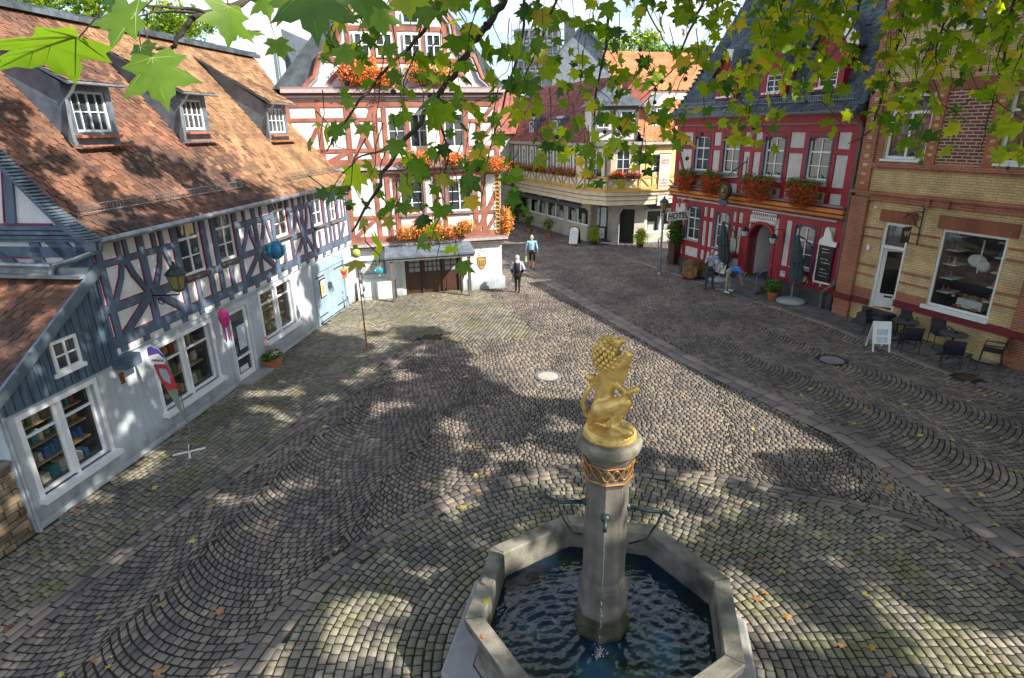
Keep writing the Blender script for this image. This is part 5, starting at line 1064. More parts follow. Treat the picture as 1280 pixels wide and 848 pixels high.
# ================================================================== BACK RIGHT: corner building with shop windows
P0,Q0,S0,T0,U0 = (.49,46.45),(4.817,36.92),(6.30,35.5),(7.79,35.91),(10.9,36.98)
BF = Fr(P0, Q=Q0); BR = Fr(T0, Q=U0)
H5 = fr_empty('corner_shop_building', BF, 'ochre and cream corner building with awnings, long flower balcony and red tiled roof', 'building')
LB = 10.47
def inBF(fr, mb_fn): return mb_fn
def child_frame(name, fr):
    e = empty(name, parent=None, loc=fr.P, rz=fr.rot); e.parent = H5; e.matrix_parent_inverse = (Matrix.Translation(H5.location) @ Matrix.Rotation(H5.rotation_euler.z,4,'Z')).inverted(); return e
shopw = [BF.rect(a,b,c,d) for a,b,c,d in ((643,243,661,263),(662,246,682,268),(683,249,705,277),(708,254,736,283))]
shopw = [(a,b,.95,2.1) for a,b,c,d in shopw]
w = MB(); wall_holes(w, -1.5, LB, -.1, 2.5, shopw, 0, .2); w.quad((LB,0,-.1),(LB,4,-.1),(LB,4,2.5),(LB,0,2.5)).quad((-1.5,0,-.1),(-1.5,6,-.1),(-1.5,6,6),(-1.5,0,6)); w.build('ground_floor_wall', M['grey_tan'], H5)
for k,r in enumerate(shopw):
    o = window(H5, r, .08, 2, 1, .09, name='display_window', glass='shopglass'); a,b,c,d = r
    MB().box(a,b,.8,.85,c,d).box(a,b,.15,.8,c-.03,c).build('display_niche', M['interior'], o)
    q = MB(); rr_ = random.Random(k)
    for j in range(9): x = a+.15+(b-a-.3)*rr_.random(); hh=rr_.uniform(.2,.8); q.box(x,x+rr_.uniform(.1,.3),.3,.4,c,c+hh,0)
    q.build('displayed_goods', M['paper'], o)
    aw = MB(); aw.add([(a-.1,0,2.5),(b+.1,0,2.5),(b+.1,-.75,2.22),(a-.1,-.75,2.22),(a-.1,-.75,2.08),(b+.1,-.75,2.08)],[(0,1,2,3),(3,2,5,4)]); aw.tube([(a-.1,-.75,2.22),(b+.1,-.75,2.22)],.05,6); aw.build('awning', M['awning'], H5)
for k in range(5): x = [-.2]+[ (r[1]+.12) for r in shopw]; 
for xx in [r[1]+.15 for r in shopw]: MB().prism([(-.75,2.5),(0,2.5),(0,1.7),(-.12,1.9)],xx-.05,xx+.05,ax='x').build('bracket', M['tan'], H5)
# recessed corner, pillar, doors
p_ = Fr(Q0, Q=T0); cf = child_frame('corner_front', p_)
LC = math.hypot(T0[0]-Q0[0], T0[1]-Q0[1])
m_ = MB().box(-.05,LC+.05,.55,.65,-.1,2.6).build('recess_wall', M['grey_tan'], cf)
MB().box(.25,1.15,.50,.56,0,2.2).build('shop_door', flat('dark_glass_frame',(.03,.03,.035),.3), cf); MB().box(.32,1.08,.47,.50,.9,2.05).box(.4,1.0,.46,.47,.15,.8).build('posters', M['screen_print'], cf)
MB().box(1.75,2.95,.48,.56,0,2.25).build('entrance_door', flat('door_black_brown',(.025,.018,.015),.3), cf); MB().box(1.85,2.85,.46,.48,2.0,2.2).build('door_sign', M['paper'], cf)
pl = p_.loc((S0[0],S0[1],0)); MB().prism([(pl.x-.2,-.1),(pl.x+.2,-.1),(pl.x+.2,1.8),(pl.x+.6,2.5),(pl.x-.6,2.5),(pl.x-.2,1.8)],pl.y,pl.y+.4).build('corner_pillar', M['concrete'], cf)
cr2 = child_frame('right_front', BR); LR = math.hypot(U0[0]-T0[0],U0[1]-T0[1])+2.2
sw2 = (.5,2.6,.6,2.0); w = MB(); wall_holes(w, -.3, LR, -.1, 2.5, [sw2], 0, .2); w.build('side_ground_wall', M['grey_tan'], cr2)
o = window(cr2, sw2, .08, 2, 1, .09, name='display_window', glass='shopglass'); MB().box(.5,2.6,.8,.85,.6,2.0).build('display_niche', M['interior'], o); MB().box(.8,1.3,.3,.5,.6,1.2).box(1.6,1.8,.3,.5,.6,1.5).box(2.0,2.4,.3,.5,.6,1.0).build('displayed_goods', M['paper'], o)
aw = MB().add([(.4,0,2.35),(2.7,0,2.35),(2.7,-.55,2.12),(.4,-.55,2.12)],[(0,1,2,3)]).build('awning', M['awning'], cr2)
# projecting upper floor: three fronts
def off(P,Q,d): a = Fr(P,Q=Q); w_ = a.world(0,-d), a.world(math.hypot(Q[0]-P[0],Q[1]-P[1]),-d); return (w_[0].x,w_[0].y),(w_[1].x,w_[1].y)
a0,a1 = off(P0,Q0,.62); b1 = (5.05,35.35); a0 = (a0[0]-1.5*BF.X.x, a0[1]-1.5*BF.X.y); a1 = (4.45,36.0); b0 = (5.6,34.85); c0 = (7.5,34.95); c1 = (11.6,36.35)
fronts = [(a0,a1,'left'),(a1,b0,'bay'),(b0,c0,'bay'),(c0,c1,'right')]
for k,(A_,B_,nm) in enumerate(fronts):
    fr = Fr(A_,Q=B_); L_ = math.hypot(B_[0]-A_[0],B_[1]-A_[1]); e = child_frame({'left':'street_front','bay':'bay_front','right':'side_front'}[nm], fr)
    n_ = {0:8,1:1,2:1,3:2}[k]; ws = []
    if k == 0: ws = [(1.5+i*1.28,1.5+i*1.28+.5,4.25,5.45) for i in range(8)]
    elif k == 1: ws = [(.35,L_-.35,4.0,5.5)]
    elif k == 2: ws = [(.5,L_-.6,4.0,5.5)]
    else: ws = [(.8,1.9,4.2,5.3),(3.0,3.9,4.2,5.3)]
    w = MB(); wall_holes(w, 0, L_, 2.45, 5.9, ws, 0, .15); w.build('upper_wall', M['tan'] if k < 1 else (M['yellow_wall'] if k == 3 else M['tan']), e)
    if k == 0: MB().quad((0,-.0,2.46),(L_,0,2.46),(L_,.7,2.46),(0,.7,2.46)).build('soffit', M['tan'], e)
    fa = MB()
    for (z0,z1,y,m) in ((2.45,2.7,-.04,0),(2.7,2.74,-.07,1),(2.74,2.95,-.06,0),(2.95,3.0,-.12,1),(3.0,3.22,-.10,0),(3.22,3.3,-.2,2)): fa.box(-.03,L_+.03,y,-.0,z0,z1,m)
    fa.build('fascia', [M['tan'],M['mauve_trim'],M['yellow_paint']], e)
    for r in ws: window(e, r, .06, 2, 3, .06)
    bl_ = []
    if k < 3 or True:
        bl_ += [(0,3.4,L_,3.4,.12),(0,4.02,L_,4.02,.12)]; n_b = max(1,int(L_/.85)); bw2 = L_/n_b
        for i in range(n_b+1): bl_.append((i*bw2,3.3,i*bw2,4.05,.12))
        for i in range(n_b):
            if k in (1,2) : bl_ += [(i*bw2+.05,3.42,(i+1)*bw2-.05,4.0,.09),((i+1)*bw2-.05,3.42,i*bw2+.05,4.0,.09)]
            else: bl_.append((i*bw2+.1,3.42,(i+1)*bw2-.1,4.0,.09) if i%2 else ((i+1)*bw2-.1,3.42,i*bw2+.1,4.0,.09))
        if k < 3: MB().quad((0,-.005,3.3),(L_,-.005,3.3),(L_,-.005,4.05),(0,-.005,4.05)).build('balustrade_panel', M['panel'], e)
    timbers(e, bl_, -.01, 'yellow_paint', 'grey_wood', .008, name='balustrade')
    bl_ = [(0,5.7,L_,5.7,.14)]
    if k == 0:
        for i in range(9): bl_ += [(1.32+i*1.28,4.05,1.32+i*1.28,5.7,.1),(1.32+i*1.28-.42,4.05,1.32+i*1.28-.42,5.7,.08)]
        pan = MB()
        for i in range(8): pan.quad((2.05+i*1.28,-.005,4.1),(2.42+i*1.28,-.005,4.1),(2.42+i*1.28,-.005,5.65),(2.05+i*1.28,-.005,5.65))
        pan.build('wall_panel', M['panel'], e)
    elif k < 3: bl_ += [(.1,4.05,.1,5.7,.14),(L_-.1,4.05,L_-.1,5.7,.14)]
    else: bl_ += [(.4,4.05,.4,5.7,.12),(2.4,4.05,2.4,5.7,.12)]
    timbers(e, bl_, -.01, 'grey_wood' if k < 3 else 'yellow_paint', 'mauve_trim', .01, name='timbers')
    MB().box(-.05,L_+.05,-.28,0,5.78,5.95).box(-.05,L_+.05,-.18,0,5.7,5.78).build('eaves', M['grey_tan'], e)
    if k < 3:
        for i in range({0:9,1:1,2:2}[k]):
            xa = {0:1.2+i*1.22,1:.15,2:.1+i*.95}[k]; 
            o = fr_empty('flower_box', fr, ['flower box on the long balcony of the corner building','red flower box on the left face of the corner bay','flower box on the right face of the corner bay'][k], 'flower box', group='balcony flower boxes of the corner building')
            MB().box(xa,xa+.8,-.38,-.16,3.95,4.12).build('trough', M['brown_wood'], o)
            foliage('flowers', o, [(xa+.4,-.3,4.18,.5,.24,.26)], 420, .07, [M['flower_red'] if (i+k)%3 else M['flower_pink'],M['shrub'],M['leaf_green']], 100+i+10*k, [.45,.3,.25])
# roofs in world space: left red mansard, corner turret, orange right wings
def world_mesh(name, V, F, m, parent=None, **k):
    o = MB().add(V, F).build(name, m)
    if parent: o.parent = parent; o.matrix_parent_inverse = (Matrix.Translation(parent.location) @ Matrix.Rotation(parent.rotation_euler.z,4,'Z')).inverted()
    return o
fr0 = Fr(fronts[0][0],Q=fronts[0][1]); L0 = math.hypot(a1[0]-a0[0],a1[1]-a0[1]); e0 = child_frame('street_roof', fr0)
MB().add([(-.3,-.3,5.9),(L0+.4,-.3,5.9),(L0+.4,3.2,9.6),(-.3,3.2,9.6),(L0+.4,6.5,5.9),(-.3,6.5,5.9)],[(0,1,2,3),(3,2,4,5),(0,3,5),(1,4,2)]).build('roof', M['tile_red'], e0)
tile_roof('roof_tiles', [(-.3,5.92),(3.2,9.65)], lambda f:(-.3,L0+.4), .30, .24, M['tile_red'], e0)
for x in (4.6,8.0): q = MB(); q.box(x,x+.9,.3,1.6,6.3,7.35).prism([(x-.1,7.3),(x+1.0,7.3),(x+1.0,7.45),(x-.1,7.42)],.1,2.2); dq = q.build('dormer', M['lead'], e0); window(dq, (x+.15,x+.75,6.5,7.2), .28, 2, 2, .06)
fr2 = Fr(fronts[2][0],Q=fronts[2][1]); e2 = child_frame('turret', fr2)
tw = MB(); tw.box(-.9,1.7,.3,2.6,5.9,7.9); tw.build('turret_wall', M['panel'], e2)
timbers(e2, [(-.9,6.0,1.7,6.0,.14),(-.9,6.55,1.7,6.55,.1),(-.9,7.75,1.7,7.75,.16),(-.85,5.9,-.85,7.8,.14),(.35,5.9,.35,7.8,.14),(1.65,5.9,1.65,7.8,.14),(.5,6.05,1.5,6.5,.1),(-.7,6.05,.2,6.5,.1)], .3, 'grey_wood', 'mauve_trim', .01)
window(e2, (-.6,.1,6.7,7.6), .27, 2, 2, .06); window(e2, (.7,1.4,6.7,7.6), .27, 2, 2, .06)
MB().add([(-1.2,0,7.85),(2.0,0,7.85),(2.0,3,7.85),(-1.2,3,7.85),(.4,1.5,9.2)],[(0,1,4),(1,2,4),(2,3,4),(3,0,4),(0,3,2,1)]).build('turret_roof', M['slate'], e2)
fr3 = Fr(fronts[3][0],Q=fronts[3][1]); e3 = child_frame('side_roof', fr3)
MB().add([(.0,-.25,5.9),(5.2,-.25,5.9),(5.2,2.4,8.3),(0,2.4,8.3)],[(0,1,2,3)]).box(0,5.2,2.3,2.5,8.2,8.75).build('roof', M['panel'], e3)
tile_roof('roof_tiles', [(-.3,5.95),(2.4,8.35)], lambda f:(0,5.2), .30, .24, M['tile_orange'], e3)
q = MB(); q.box(1.0,2.1,.6,2.2,6.6,7.9).add([(.8,.4,7.85),(2.3,.4,7.85),(1.55,.4,8.5),(.8,2.4,7.85),(2.3,2.4,7.85),(1.55,2.4,8.5)],[(0,1,2),(0,2,5,3),(1,4,5,2)]); dq = q.build('dormer', M['panel'], e3); window(dq,(1.15,1.95,6.75,7.75),.57,2,2,.07)
MB().add([(-.6,2.2,8.7),(8.5,2.2,8.7),(8.5,6.0,11.2),(.4,6.0,11.2)],[(0,1,2,3)]).build('upper_roof', M['tile_orange'], e3)
tile_roof('upper_roof_tiles', [(2.15,8.75),(6.0,11.25)], lambda f:(-.6+f*1.0,8.5), .30, .24, M['tile_orange'], e3)
MB().box(5.2,9,-.0,.2,-.1,8.7).box(-.5,8.5,2.5,2.7,5,8.7).build('rear_wall', M['yellow_wall'], e3)
bn = fr_empty('street_banner', BR, 'tall pale hanging banner with faint red lettering on the yellow wall', 'banner')
t_ = BR.y(830,222,-.9); MB().box(t_.x-.36,t_.x+.36,-.92,-.90,2.35,5.25).build('cloth', flat('banner_cloth',(.62,.58,.54),.8), bn); MB().tube([(t_.x-.4,-.91,5.27),(t_.x+.4,-.91,5.27)],.02,6).tube([(t_.x,-.91,5.27),(t_.x,0,5.3)],.02,6).build('rod', M['black_iron'], bn)
lt = MB(); r_ = random.Random(9)
for z in (4.85,4.7,3.75,3.58,3.41,3.2,3.03): 
    x = t_.x-.28
    while x < t_.x+.24: w_ = r_.uniform(.04,.08); lt.box(x,x+w_*.35,-.925,-.921,z,z+.11).box(x+w_*.35,x+w_,-.925,-.921,z+(.0 if r_.random()<.5 else .08),z+.03+(.0 if r_.random()<.5 else .08)); x += w_+.03
lt.build('lettering', flat('faded_red',(.45,.12,.1)), bn)
# ================================================================== FAR BACKGROUND
def at(px, py, Y): d = ray(px, py); return CAMP + d*(Y/d.y)
def gable_house(name, label, pxl, pxr, pye, pyr, apx, Y, depth, wall_m, roof_m, chim=None, cat='house'):
    """house whose gable faces the square: eaves at pye, ridge at pyr"""
    L_ = at(pxl, pye, Y); R_ = at(pxr, pye, Y); A_ = at(apx, pyr, Y); e = empty(name, label, cat, loc=(L_.x,Y,0))
    w_ = R_.x-L_.x; zl = L_.z; za = A_.z; xa = A_.x-L_.x
    MB().prism([(0,-1),(w_,-1),(w_,zl),(xa,za),(0,zl)],0,depth).build('wall', wall_m, e)
    q = MB()
    for xo in (-.4, w_+.4):
        zo = zl-.3; q.add([(xo,-.4,zo),(xa,-.4,za+.15),(xa,depth,za+.15),(xo,depth,zo),(xo,-.4,zo-.25),(xa,-.4,za-.12)],[(0,1,2,3),(0,4,5,1)])
    r = q.build('roof', roof_m, e)
    if chim:
        a = at(chim[0], chim[1], Y); b = at(chim[2], chim[3], Y); MB().box(a.x-L_.x,b.x-L_.x,1.0,2.2,b.z-2,a.z).box(a.x-L_.x-.1,b.x-L_.x+.1,.9,2.3,a.z-.01,a.z+.15).build('chimney', M['slate'], r)
    return e
shingle = mat('pale_slate_shingle', (.22,.26,.30), .6, .15, 3, .3, island=.1)
gable_house('slate_gabled_house', 'grey slate-clad gabled house with a tall chimney behind the corner building', 690, 768, 74, 32, 728, 62, 16, shingle, M['slate'], (708,22,720,50))
gable_house('white_house', 'white house with a grey roof behind the gap between the centre houses', 630, 700, 128, 96, 655, 58, 12, M['white_plaster'], M['slate'], (682,116,688,130))
gable_house('slate_roofed_house', 'slate-roofed house with a white chimney behind the left ridge', 328, 372, 112, 40, 352, 36, 10, M['lead'], M['slate'])
e = empty('white_chimney_stack', 'tall white chimney wall with a green pipe behind the blue shop house', 'chimney', loc=(at(334,80,33).x,33,0)); 
MB().box(-.55,.5,0,1.2,4,at(334,22,33).z).build('stack', M['white_plaster'], e); MB().tube([(.62,-.05,4),(.62,-.05,at(334,60,33).z)],.06,7).build('pipe', flat('copper_green',(.16,.36,.30)), e)
# scaffolded tower
a = at(640,62,95); b = at(706,28,95); e = empty('scaffolded_building', 'distant building wrapped in pale scaffolding, beyond the slate gable', 'building', loc=(a.x,95,0))
w_ = b.x-a.x; zt = b.z; zb_ = -1
MB().box(.5,w_-.5,.8,8,zb_,zt-.6).build('wall', M['concrete'], e)
q = MB(); n_ = 9
for i in range(n_+1): x = w_*i/n_; q.beam((x,0,zb_),(x,0,zt),.10,.10)
z = 6
while z < zt+.1: q.beam((0,0,z),(w_,0,z),.10,.12); q.beam((0,0,z-.9),(w_,0,z-.9),.05,.05); z += 2
q.build('scaffold', M['zinc'], e)
q = MB(); z = 7
while z < zt-1:
    for i in range(n_-1): q.box(w_*(i+.35)/n_,w_*(i+.85)/n_,.72,.8,z,z+1.2)
    z += 2
q.build('window_row', M['glass'], e)
def far_tree(label, px, pyt, pyb, w_px, Y, seed, mats, grp='trees beyond the roofs'):
    c = at(px, (pyt+pyb)/2, Y); s = Y/FPX; h = (pyb-pyt)*s*1.05; w = w_px*s; e = empty('broadleaf_tree', label, 'tree', loc=(c.x,c.y,0), group=grp)
    MB().tube([(0,0,-1),(0.1,0,c.z*.6),(0,.1,c.z)],[w*.06,w*.045,w*.02],7).build('trunk', M['bark'], e)
    r_ = random.Random(seed); bl = [(r_.uniform(-.35,.35)*w,r_.uniform(-.3,.3)*w,c.z+r_.uniform(-.35,.3)*h,w*r_.uniform(.16,.28),w*.2,h*r_.uniform(.2,.32)) for _ in range(9)]
    foliage('crown', e, bl, 2600, w*.028, mats, seed)
far_tree('broad green tree on the skyline right of the slate gable', 785, 42, 88, 90, 90, 1, [M['shrub'],M['leaf_green'],M['leaf_lit']])
far_tree('green tree behind the upper orange roof', 835, 50, 84, 70, 85, 2, [M['shrub'],M['leaf_green']])
far_tree('far leafy tree at the top left above the brown ridge', 70, -14, 34, 120, 60, 3, [M['leaf_green'],M['leaf_lit'],M['shrub']])
far_tree('second far tree above the brown ridge, with yellowing leaves', 228, 12, 62, 110, 55, 4, [M['leaf_lit'],M['leaf_green'],M['shrub']])
e = empty('grey_roof_turret', 'small grey box chimney standing above the orange roof beside the hotel', 'chimney', loc=(at(878,72,50).x,50,0)); zt = at(878,60,50).z
MB().box(-.75,.75,0,1.6,zt-6,zt).build('shaft', M['lead'], e); MB().box(-.9,.9,-.15,1.75,zt,zt+.15).build('cap', M['slate'], e)
# wooded hill on the horizon
hx_ = np.linspace(-160, 200, 46); V = []; F = []
for j, (Y, k) in enumerate(((110,0),(135,1),(190,1.3))):
    for i, x in enumerate(hx_): V.append((x, Y, -1+k*(9+4*math.sin(x*.021+1)+2*math.sin(x*.06))))
n_ = len(hx_)
for j in range(2):
    for i in range(n_-1): F.append((j*n_+i,j*n_+i+1,(j+1)*n_+i+1,(j+1)*n_+i))
h = MB().add(V,F).build('hill', mat('wooded_hill',(.05,.075,.03),.95,.3,.12,.0), smooth=True); tag(h, kind='structure')
# row behind the street so that the lane does not end in open ground
e = fr_empty('lane_house', Fr((-6.5,41.5),60), 'house closing the lane between the town house and the corner building', 'house')
MB().box(0,9.5,0,6,-.1,6.5).build('wall', M['grey_tan'], e); MB().add([(-.3,-.3,6.4),(9.8,-.3,6.4),(9.8,3,9.5),(-.3,3,9.5),(9.8,6.3,6.4),(-.3,6.3,6.4)],[(0,1,2,3),(3,2,4,5)]).build('roof', M['tile_red'], e)
for x in (1.2,3.5,5.8,7.8):
    for z in (1.0,4.0): window(e, (x,x+.9,z,z+1.3), -.0, 2, 3, .07)
foliage('climbing_vine', e, [(8.7,-.3,2.2,.8,.3,2.0),(7.6,-.2,1.0,.7,.3,1.1)], 2500, .10, [M['shrub'],M['leaf_green'],M['leaf_lit']], 9)
# ================================================================== FOUNTAIN
FX, FY, FR_, FZ = 1.13, 6.15, 1.826, .95
fo_ = empty('octagonal_fountain', 'octagonal stone basin with dark water and a tall eight-sided stone column in it', 'fountain', loc=(FX,FY,0)); A0 = math.radians(10)
def octo(r, z, a0=A0): return [(r*math.cos(a0+k*PI/4), r*math.sin(a0+k*PI/4), z) for k in range(8)]
def oct_rings(rings, m, name, parent=fo_, bevel=0, close=True):
    mb = MB(); V = []; 
    for r,z in rings: V += octo(r,z)
    F = [(i*8+j,i*8+(j+1)%8,(i+1)*8+(j+1)%8,(i+1)*8+j) for i in range(len(rings)-1) for j in range(8)]
    mb.add(V,F); return mb.build(name, m, parent, bevel=bevel)
basin = oct_rings([(FR_-.10,-.03),(FR_-.10,.18),(FR_-.14,.22),(FR_-.17,.76),(FR_-.02,.80),(FR_,FZ-.02),(FR_-.01,FZ),(FR_-.23,FZ),(FR_-.25,FZ-.02),(FR_-.28,.1),(.01,.1)], M['sandstone'], 'basin')
step = oct_rings([(FR_+.34,-.04),(FR_+.34,.13),(FR_+.30,.15),(FR_-.08,.15)], M['concrete'], 'step')
jn = MB()
for k in range(8):
    a = A0+k*PI/4; c, s = math.cos(a), math.sin(a); jn.beam(((FR_-.23)*c,(FR_-.23)*s,FZ+.0),(FR_*c*.998,FR_*s*.998,FZ+.0),.012,.004)
jn.build('rim_joints', M['interior'], basin)
# water: a rippled sheet
n_ = 220; rr_ = FR_-.27; xs_ = np.linspace(-rr_,rr_,n_); X,Y_ = np.meshgrid(xs_,xs_)
def ripp(X,Y):
    z = 0
    for (cx,cy,amp,lam,ph) in ((-.15,-.62,.0075,.17,0),(-.75,-.12,.006,.15,1.2),(.95,.05,.006,.16,.5)):
        r = np.hypot(X-cx,Y-cy); z = z+amp*np.sin(2*PI*r/lam+ph)*np.exp(-r*1.0)
    wr = random.Random(12)
    for k in range(46):
        a = wr.gauss(1.45,.8); f = wr.uniform(22,105); z = z+.030/f*np.sin((X*math.cos(a)+Y*math.sin(a))*f+wr.uniform(0,6.3)+.8*np.sin(X*wr.uniform(1,4)+Y*wr.uniform(1,4)))
    return z
Z = .55+ripp(X,Y_)*.5; V = np.stack([X,Y_,Z],-1).reshape(-1,3); I = np.arange(n_*n_).reshape(n_,n_)
F = np.stack([I[:-1,:-1],I[:-1,1:],I[1:,1:],I[1:,:-1]],-1).reshape(-1,4)
ang = np.arctan2(V[:,1],V[:,0])-A0; ap = rr_*math.cos(PI/8)/np.cos((ang%(PI/4))-PI/8); inside = np.hypot(V[:,0],V[:,1]) < ap-.002; F = F[inside[F].all(1)]
wm = bpy.data.materials.new('water'); wm.use_nodes = True; b_ = wm.node_tree.nodes['Principled BSDF']; b_.inputs['Base Color'].default_value = (.004,.010,.016,1); b_.inputs['Roughness'].default_value = .03; b_.inputs['Specular IOR Level'].default_value = .42
l = wm.node_tree.links; nn = wm.node_tree.nodes; t_ = nn.new('ShaderNodeTexCoord'); o_ = nn.new('ShaderNodeTexNoise'); o_.inputs['Scale'].default_value = 1.6; o_.inputs['Detail'].default_value = 3; l.new(t_.outputs['Object'], o_.inputs['Vector']); r_ = nn.new('ShaderNodeValToRGB'); r_.color_ramp.elements[0].position = .42; r_.color_ramp.elements[0].color = (.003,.014,.034,1); r_.color_ramp.elements[1].position = .7; r_.color_ramp.elements[1].color = (.008,.018,.012,1); l.new(o_.outputs['Fac'], r_.inputs['Fac']); l.new(r_.outputs['Color'], b_.inputs['Base Color'])
wt = fast_mesh('water', V, F, wm, parent=fo_, smooth=True); tag(wt)
# column
AC = math.radians(32)
def oc(mb, prof, m=0, a0=AC): return mb.lathe(prof, 0, 0, 8, a0, m)
col_ = oc(MB(), [(.37,.1),(.37,.60),(.345,.66),(.325,.74),(.315,1.25),(.30,1.31),(.27,1.37),(.265,2.55),(.262,2.80)]).build('column', M['column_stone'], fo_, bevel=.006)
oc(MB(), [(.375,.1),(.375,.60),(.350,.665),(.330,.745),(.322,.86)]).build('column_foot', mat('wet_mossy_stone',(.085,.08,.05),.45,.3,5,.3,col2=(.03,.04,.018)), fo_, bevel=.006)
cap = oc(MB(), [(.275,2.80),(.288,2.83),(.272,2.88),(.285,3.06),(.31,3.18)]).build('capital', M['column_stone'], fo_)
MB().lathe([(.30,3.15),(.37,3.23),(.385,3.28),(.385,3.33),(.36,3.37),(.1,3.37)],0,0,40).build('capital_plate', mat('mossy_stone',(.25,.23,.18),.85,.3,6,.3,col2=(.12,.12,.085)), fo_, smooth=False, bevel=.008)
tr = MB()      # gilt tracery ring
for k in range(8):
    a = AC+PI/8+k*PI/4
    def pt(u,z,r=.300): # u along facet
        w2 = .115; R = (r-.013)*math.cos(PI/8)+.006+(z-2.88)*.08; return (R*math.cos(a)-u*math.sin(a), R*math.sin(a)+u*math.cos(a), z)
    tr.tube([pt(-.11+.22*i/10, 2.99+.07*math.sin(PI*i/10*2-PI/2)) for i in range(11)],.010,5); tr.tube([pt(-.11+.22*i/10, 2.99-.07*math.sin(PI*i/10*2-PI/2)) for i in range(11)],.010,5)
    tr.tube([pt(-.12,2.865,.305),pt(.12,2.865,.305)],.014,5); tr.tube([pt(-.115,3.08),pt(.115,3.08)],.010,5)
tr.build('gilt_tracery', mat('gilt_orange',(.42,.21,.06),.5,.2,9,metal=.4), cap)
# side arms with hanging pipes: measured from the photograph in the plane facing the square
FF = Fr((FX,FY), 100.4)
def FL(px,py,y=0):   # fountain-local point
    q = FF.y(px,py,y); w_ = FF.world(q.x,q.y,q.z); return (w_.x-FX,w_.y-FY,w_.z)
for pts, stay in (([(732,627),(700,628),(682,621),(673,624)],[(697,630),(705,650),(716,666),(728,668)]),([(784,633),(812,639),(832,641),(842,648)],[(828,642),(818,660),(808,674),(786,680)])):
    a_ = MB(); P_ = [FL(*p) for p in pts]; a_.tube(P_,[.028,.024,.018,.016],8).ball(P_[0],.05).ball(P_[2],.032); ar_ = a_.build('spout_arm', M['verdigris'], fo_, smooth=True)
    MB().tube([FL(*p) for p in stay],.012,7).build('stay', M['verdigris'], ar_, smooth=True)
s_ = FL(757,648,-.27); MB().ball(s_,.055).lathe([(.06,0),(.07,.02)],0,0,10).build('x', M['verdigris']).name = 'spout_boss'; ob = bpy.data.objects['spout_boss']; bpy.data.objects.remove(ob)
sp = MB(); sp.ball(s_,.06); e_ = (s_[0]*1.45,s_[1]*1.45,s_[2]-.03); sp.tube([s_,e_,(e_[0]*1.05,e_[1]*1.05,e_[2]-.06)],[.03,.024,.022],8); sp.build('front_spout', M['verdigris'], fo_, smooth=True)
# the water jet: broken drops falling into the basin
jm = bpy.data.materials.new('falling_water'); jm.use_nodes = True; jb = jm.node_tree.nodes['Principled BSDF']; jb.inputs['Base Color'].default_value = (.8,.86,.9,1); jb.inputs['Roughness'].default_value = .08; jb.inputs['Transmission Weight'].default_value = .75; jb.inputs['IOR'].default_value = 1.33
jt = MB(); r_ = random.Random(4); p0 = Vector((e_[0]*1.05,e_[1]*1.05,e_[2]-.08)); P_ = []
H_ = p0.z-.56; od = Vector((e_[0],e_[1],0)).normalized()
for i in range(16): f = i/15; P_.append(p0+od*(.10*f)+Vector((r_.uniform(-.006,.006),r_.uniform(-.006,.006),-H_*f*f*.45-H_*.0)))
jt.tube(P_,[.009-.0003*i for i in range(16)],6)
for i in range(60): f = r_.uniform(.55,1); q = p0+od*(.10*f+.02)+Vector((r_.gauss(0,.012*f),r_.gauss(0,.012*f),-H_*f)); jt.ball(q,r_.uniform(.003,.008),0,6,4)
b0_ = p0+od*.13; 
for i in range(80): a = r_.uniform(0,6.28); d_ = abs(r_.gauss(0,.045)); jt.ball((b0_.x+d_*math.cos(a),b0_.y+d_*math.sin(a),.56+abs(r_.gauss(0,.03))),r_.uniform(.004,.011),0,6,4)
jt.build('water_jet', jm, fo_, smooth=True)
# ---------------------------------------------------------------- gilded lion
ln = empty('gilded_lion_statue', 'gilded rampant lion with curly mane raising its paws on the fountain column', 'statue', loc=(FX,FY,3.37), rz=FF.rot)
def LP(px,py,y=0): q = FF.y(px,py,y); return (q.x,y,q.z-3.37)
MB().lathe([(.305,0),(.315,.03),(.305,.085),(.27,.11),(.05,.12)],0,0,36).build('plinth', M['gold'], ln, bevel=.006)
bz = .10
parts = [('l',LP(752,515,.05),LP(758,478,.0),.13,.105),('l',LP(758,478),LP(763,452,-.02),.105,.13),('b',LP(761,448,.0),(.15,.14,.18)),
 ('b',LP(761,438,-.01),(.125,.12,.15)),('b',LP(770,430,-.02),(.07,.07,.065)),
 ('l',LP(752,512,-.06),LP(782,503,-.14),.125,.085),('l',LP(782,503,-.14),LP(768,527,-.14),.085,.06),('l',LP(768,533,-.16),LP(786,541,-.20),.055,.06),
 ('l',LP(748,512,.10),LP(738,530,.12),.10,.06),('l',LP(738,530,.12),LP(758,533,.02),.05,.05),
 ('l',LP(768,470,-.06),LP(784,447,-.10),.065,.05),('b',LP(786,444,-.11),(.055,.05,.04)),
 ('l',LP(768,478,-.04),LP(782,491,-.05),.05,.04),('l',LP(782,491,-.05),LP(797,487,-.06),.04,.035),
 ('l',LP(768,427,-.03),LP(779,426,-.03),.055,.036)]
tail = [LP(744,528,.1),LP(732,518,.06),LP(728,503,.02),LP(735,488,0),LP(742,478,0),LP(741,470,0),LP(735,470,0)]
for a_,b_ in zip(tail[:-1],tail[1:]): parts.append(('l',a_,b_,.03,.03))
parts.append(('b',LP(738,472,0),(.055,.05,.05)))
for k in range(4): a_ = LP(779+k*4,540+k*.8,-.20-.0*k); parts.append(('b',(a_[0],a_[1]-.04+.02*k,a_[2]),(.022,.02,.022)))
for k in range(4): parts.append(('b',LP(781+k*3.2,440+k*1.2,-.13),(.018,.02,.03)))
for k in range(3): parts.append(('b',LP(796+k*1.2,484+k*2.4,-.07),(.022,.02,.012)))
r_ = random.Random(8)
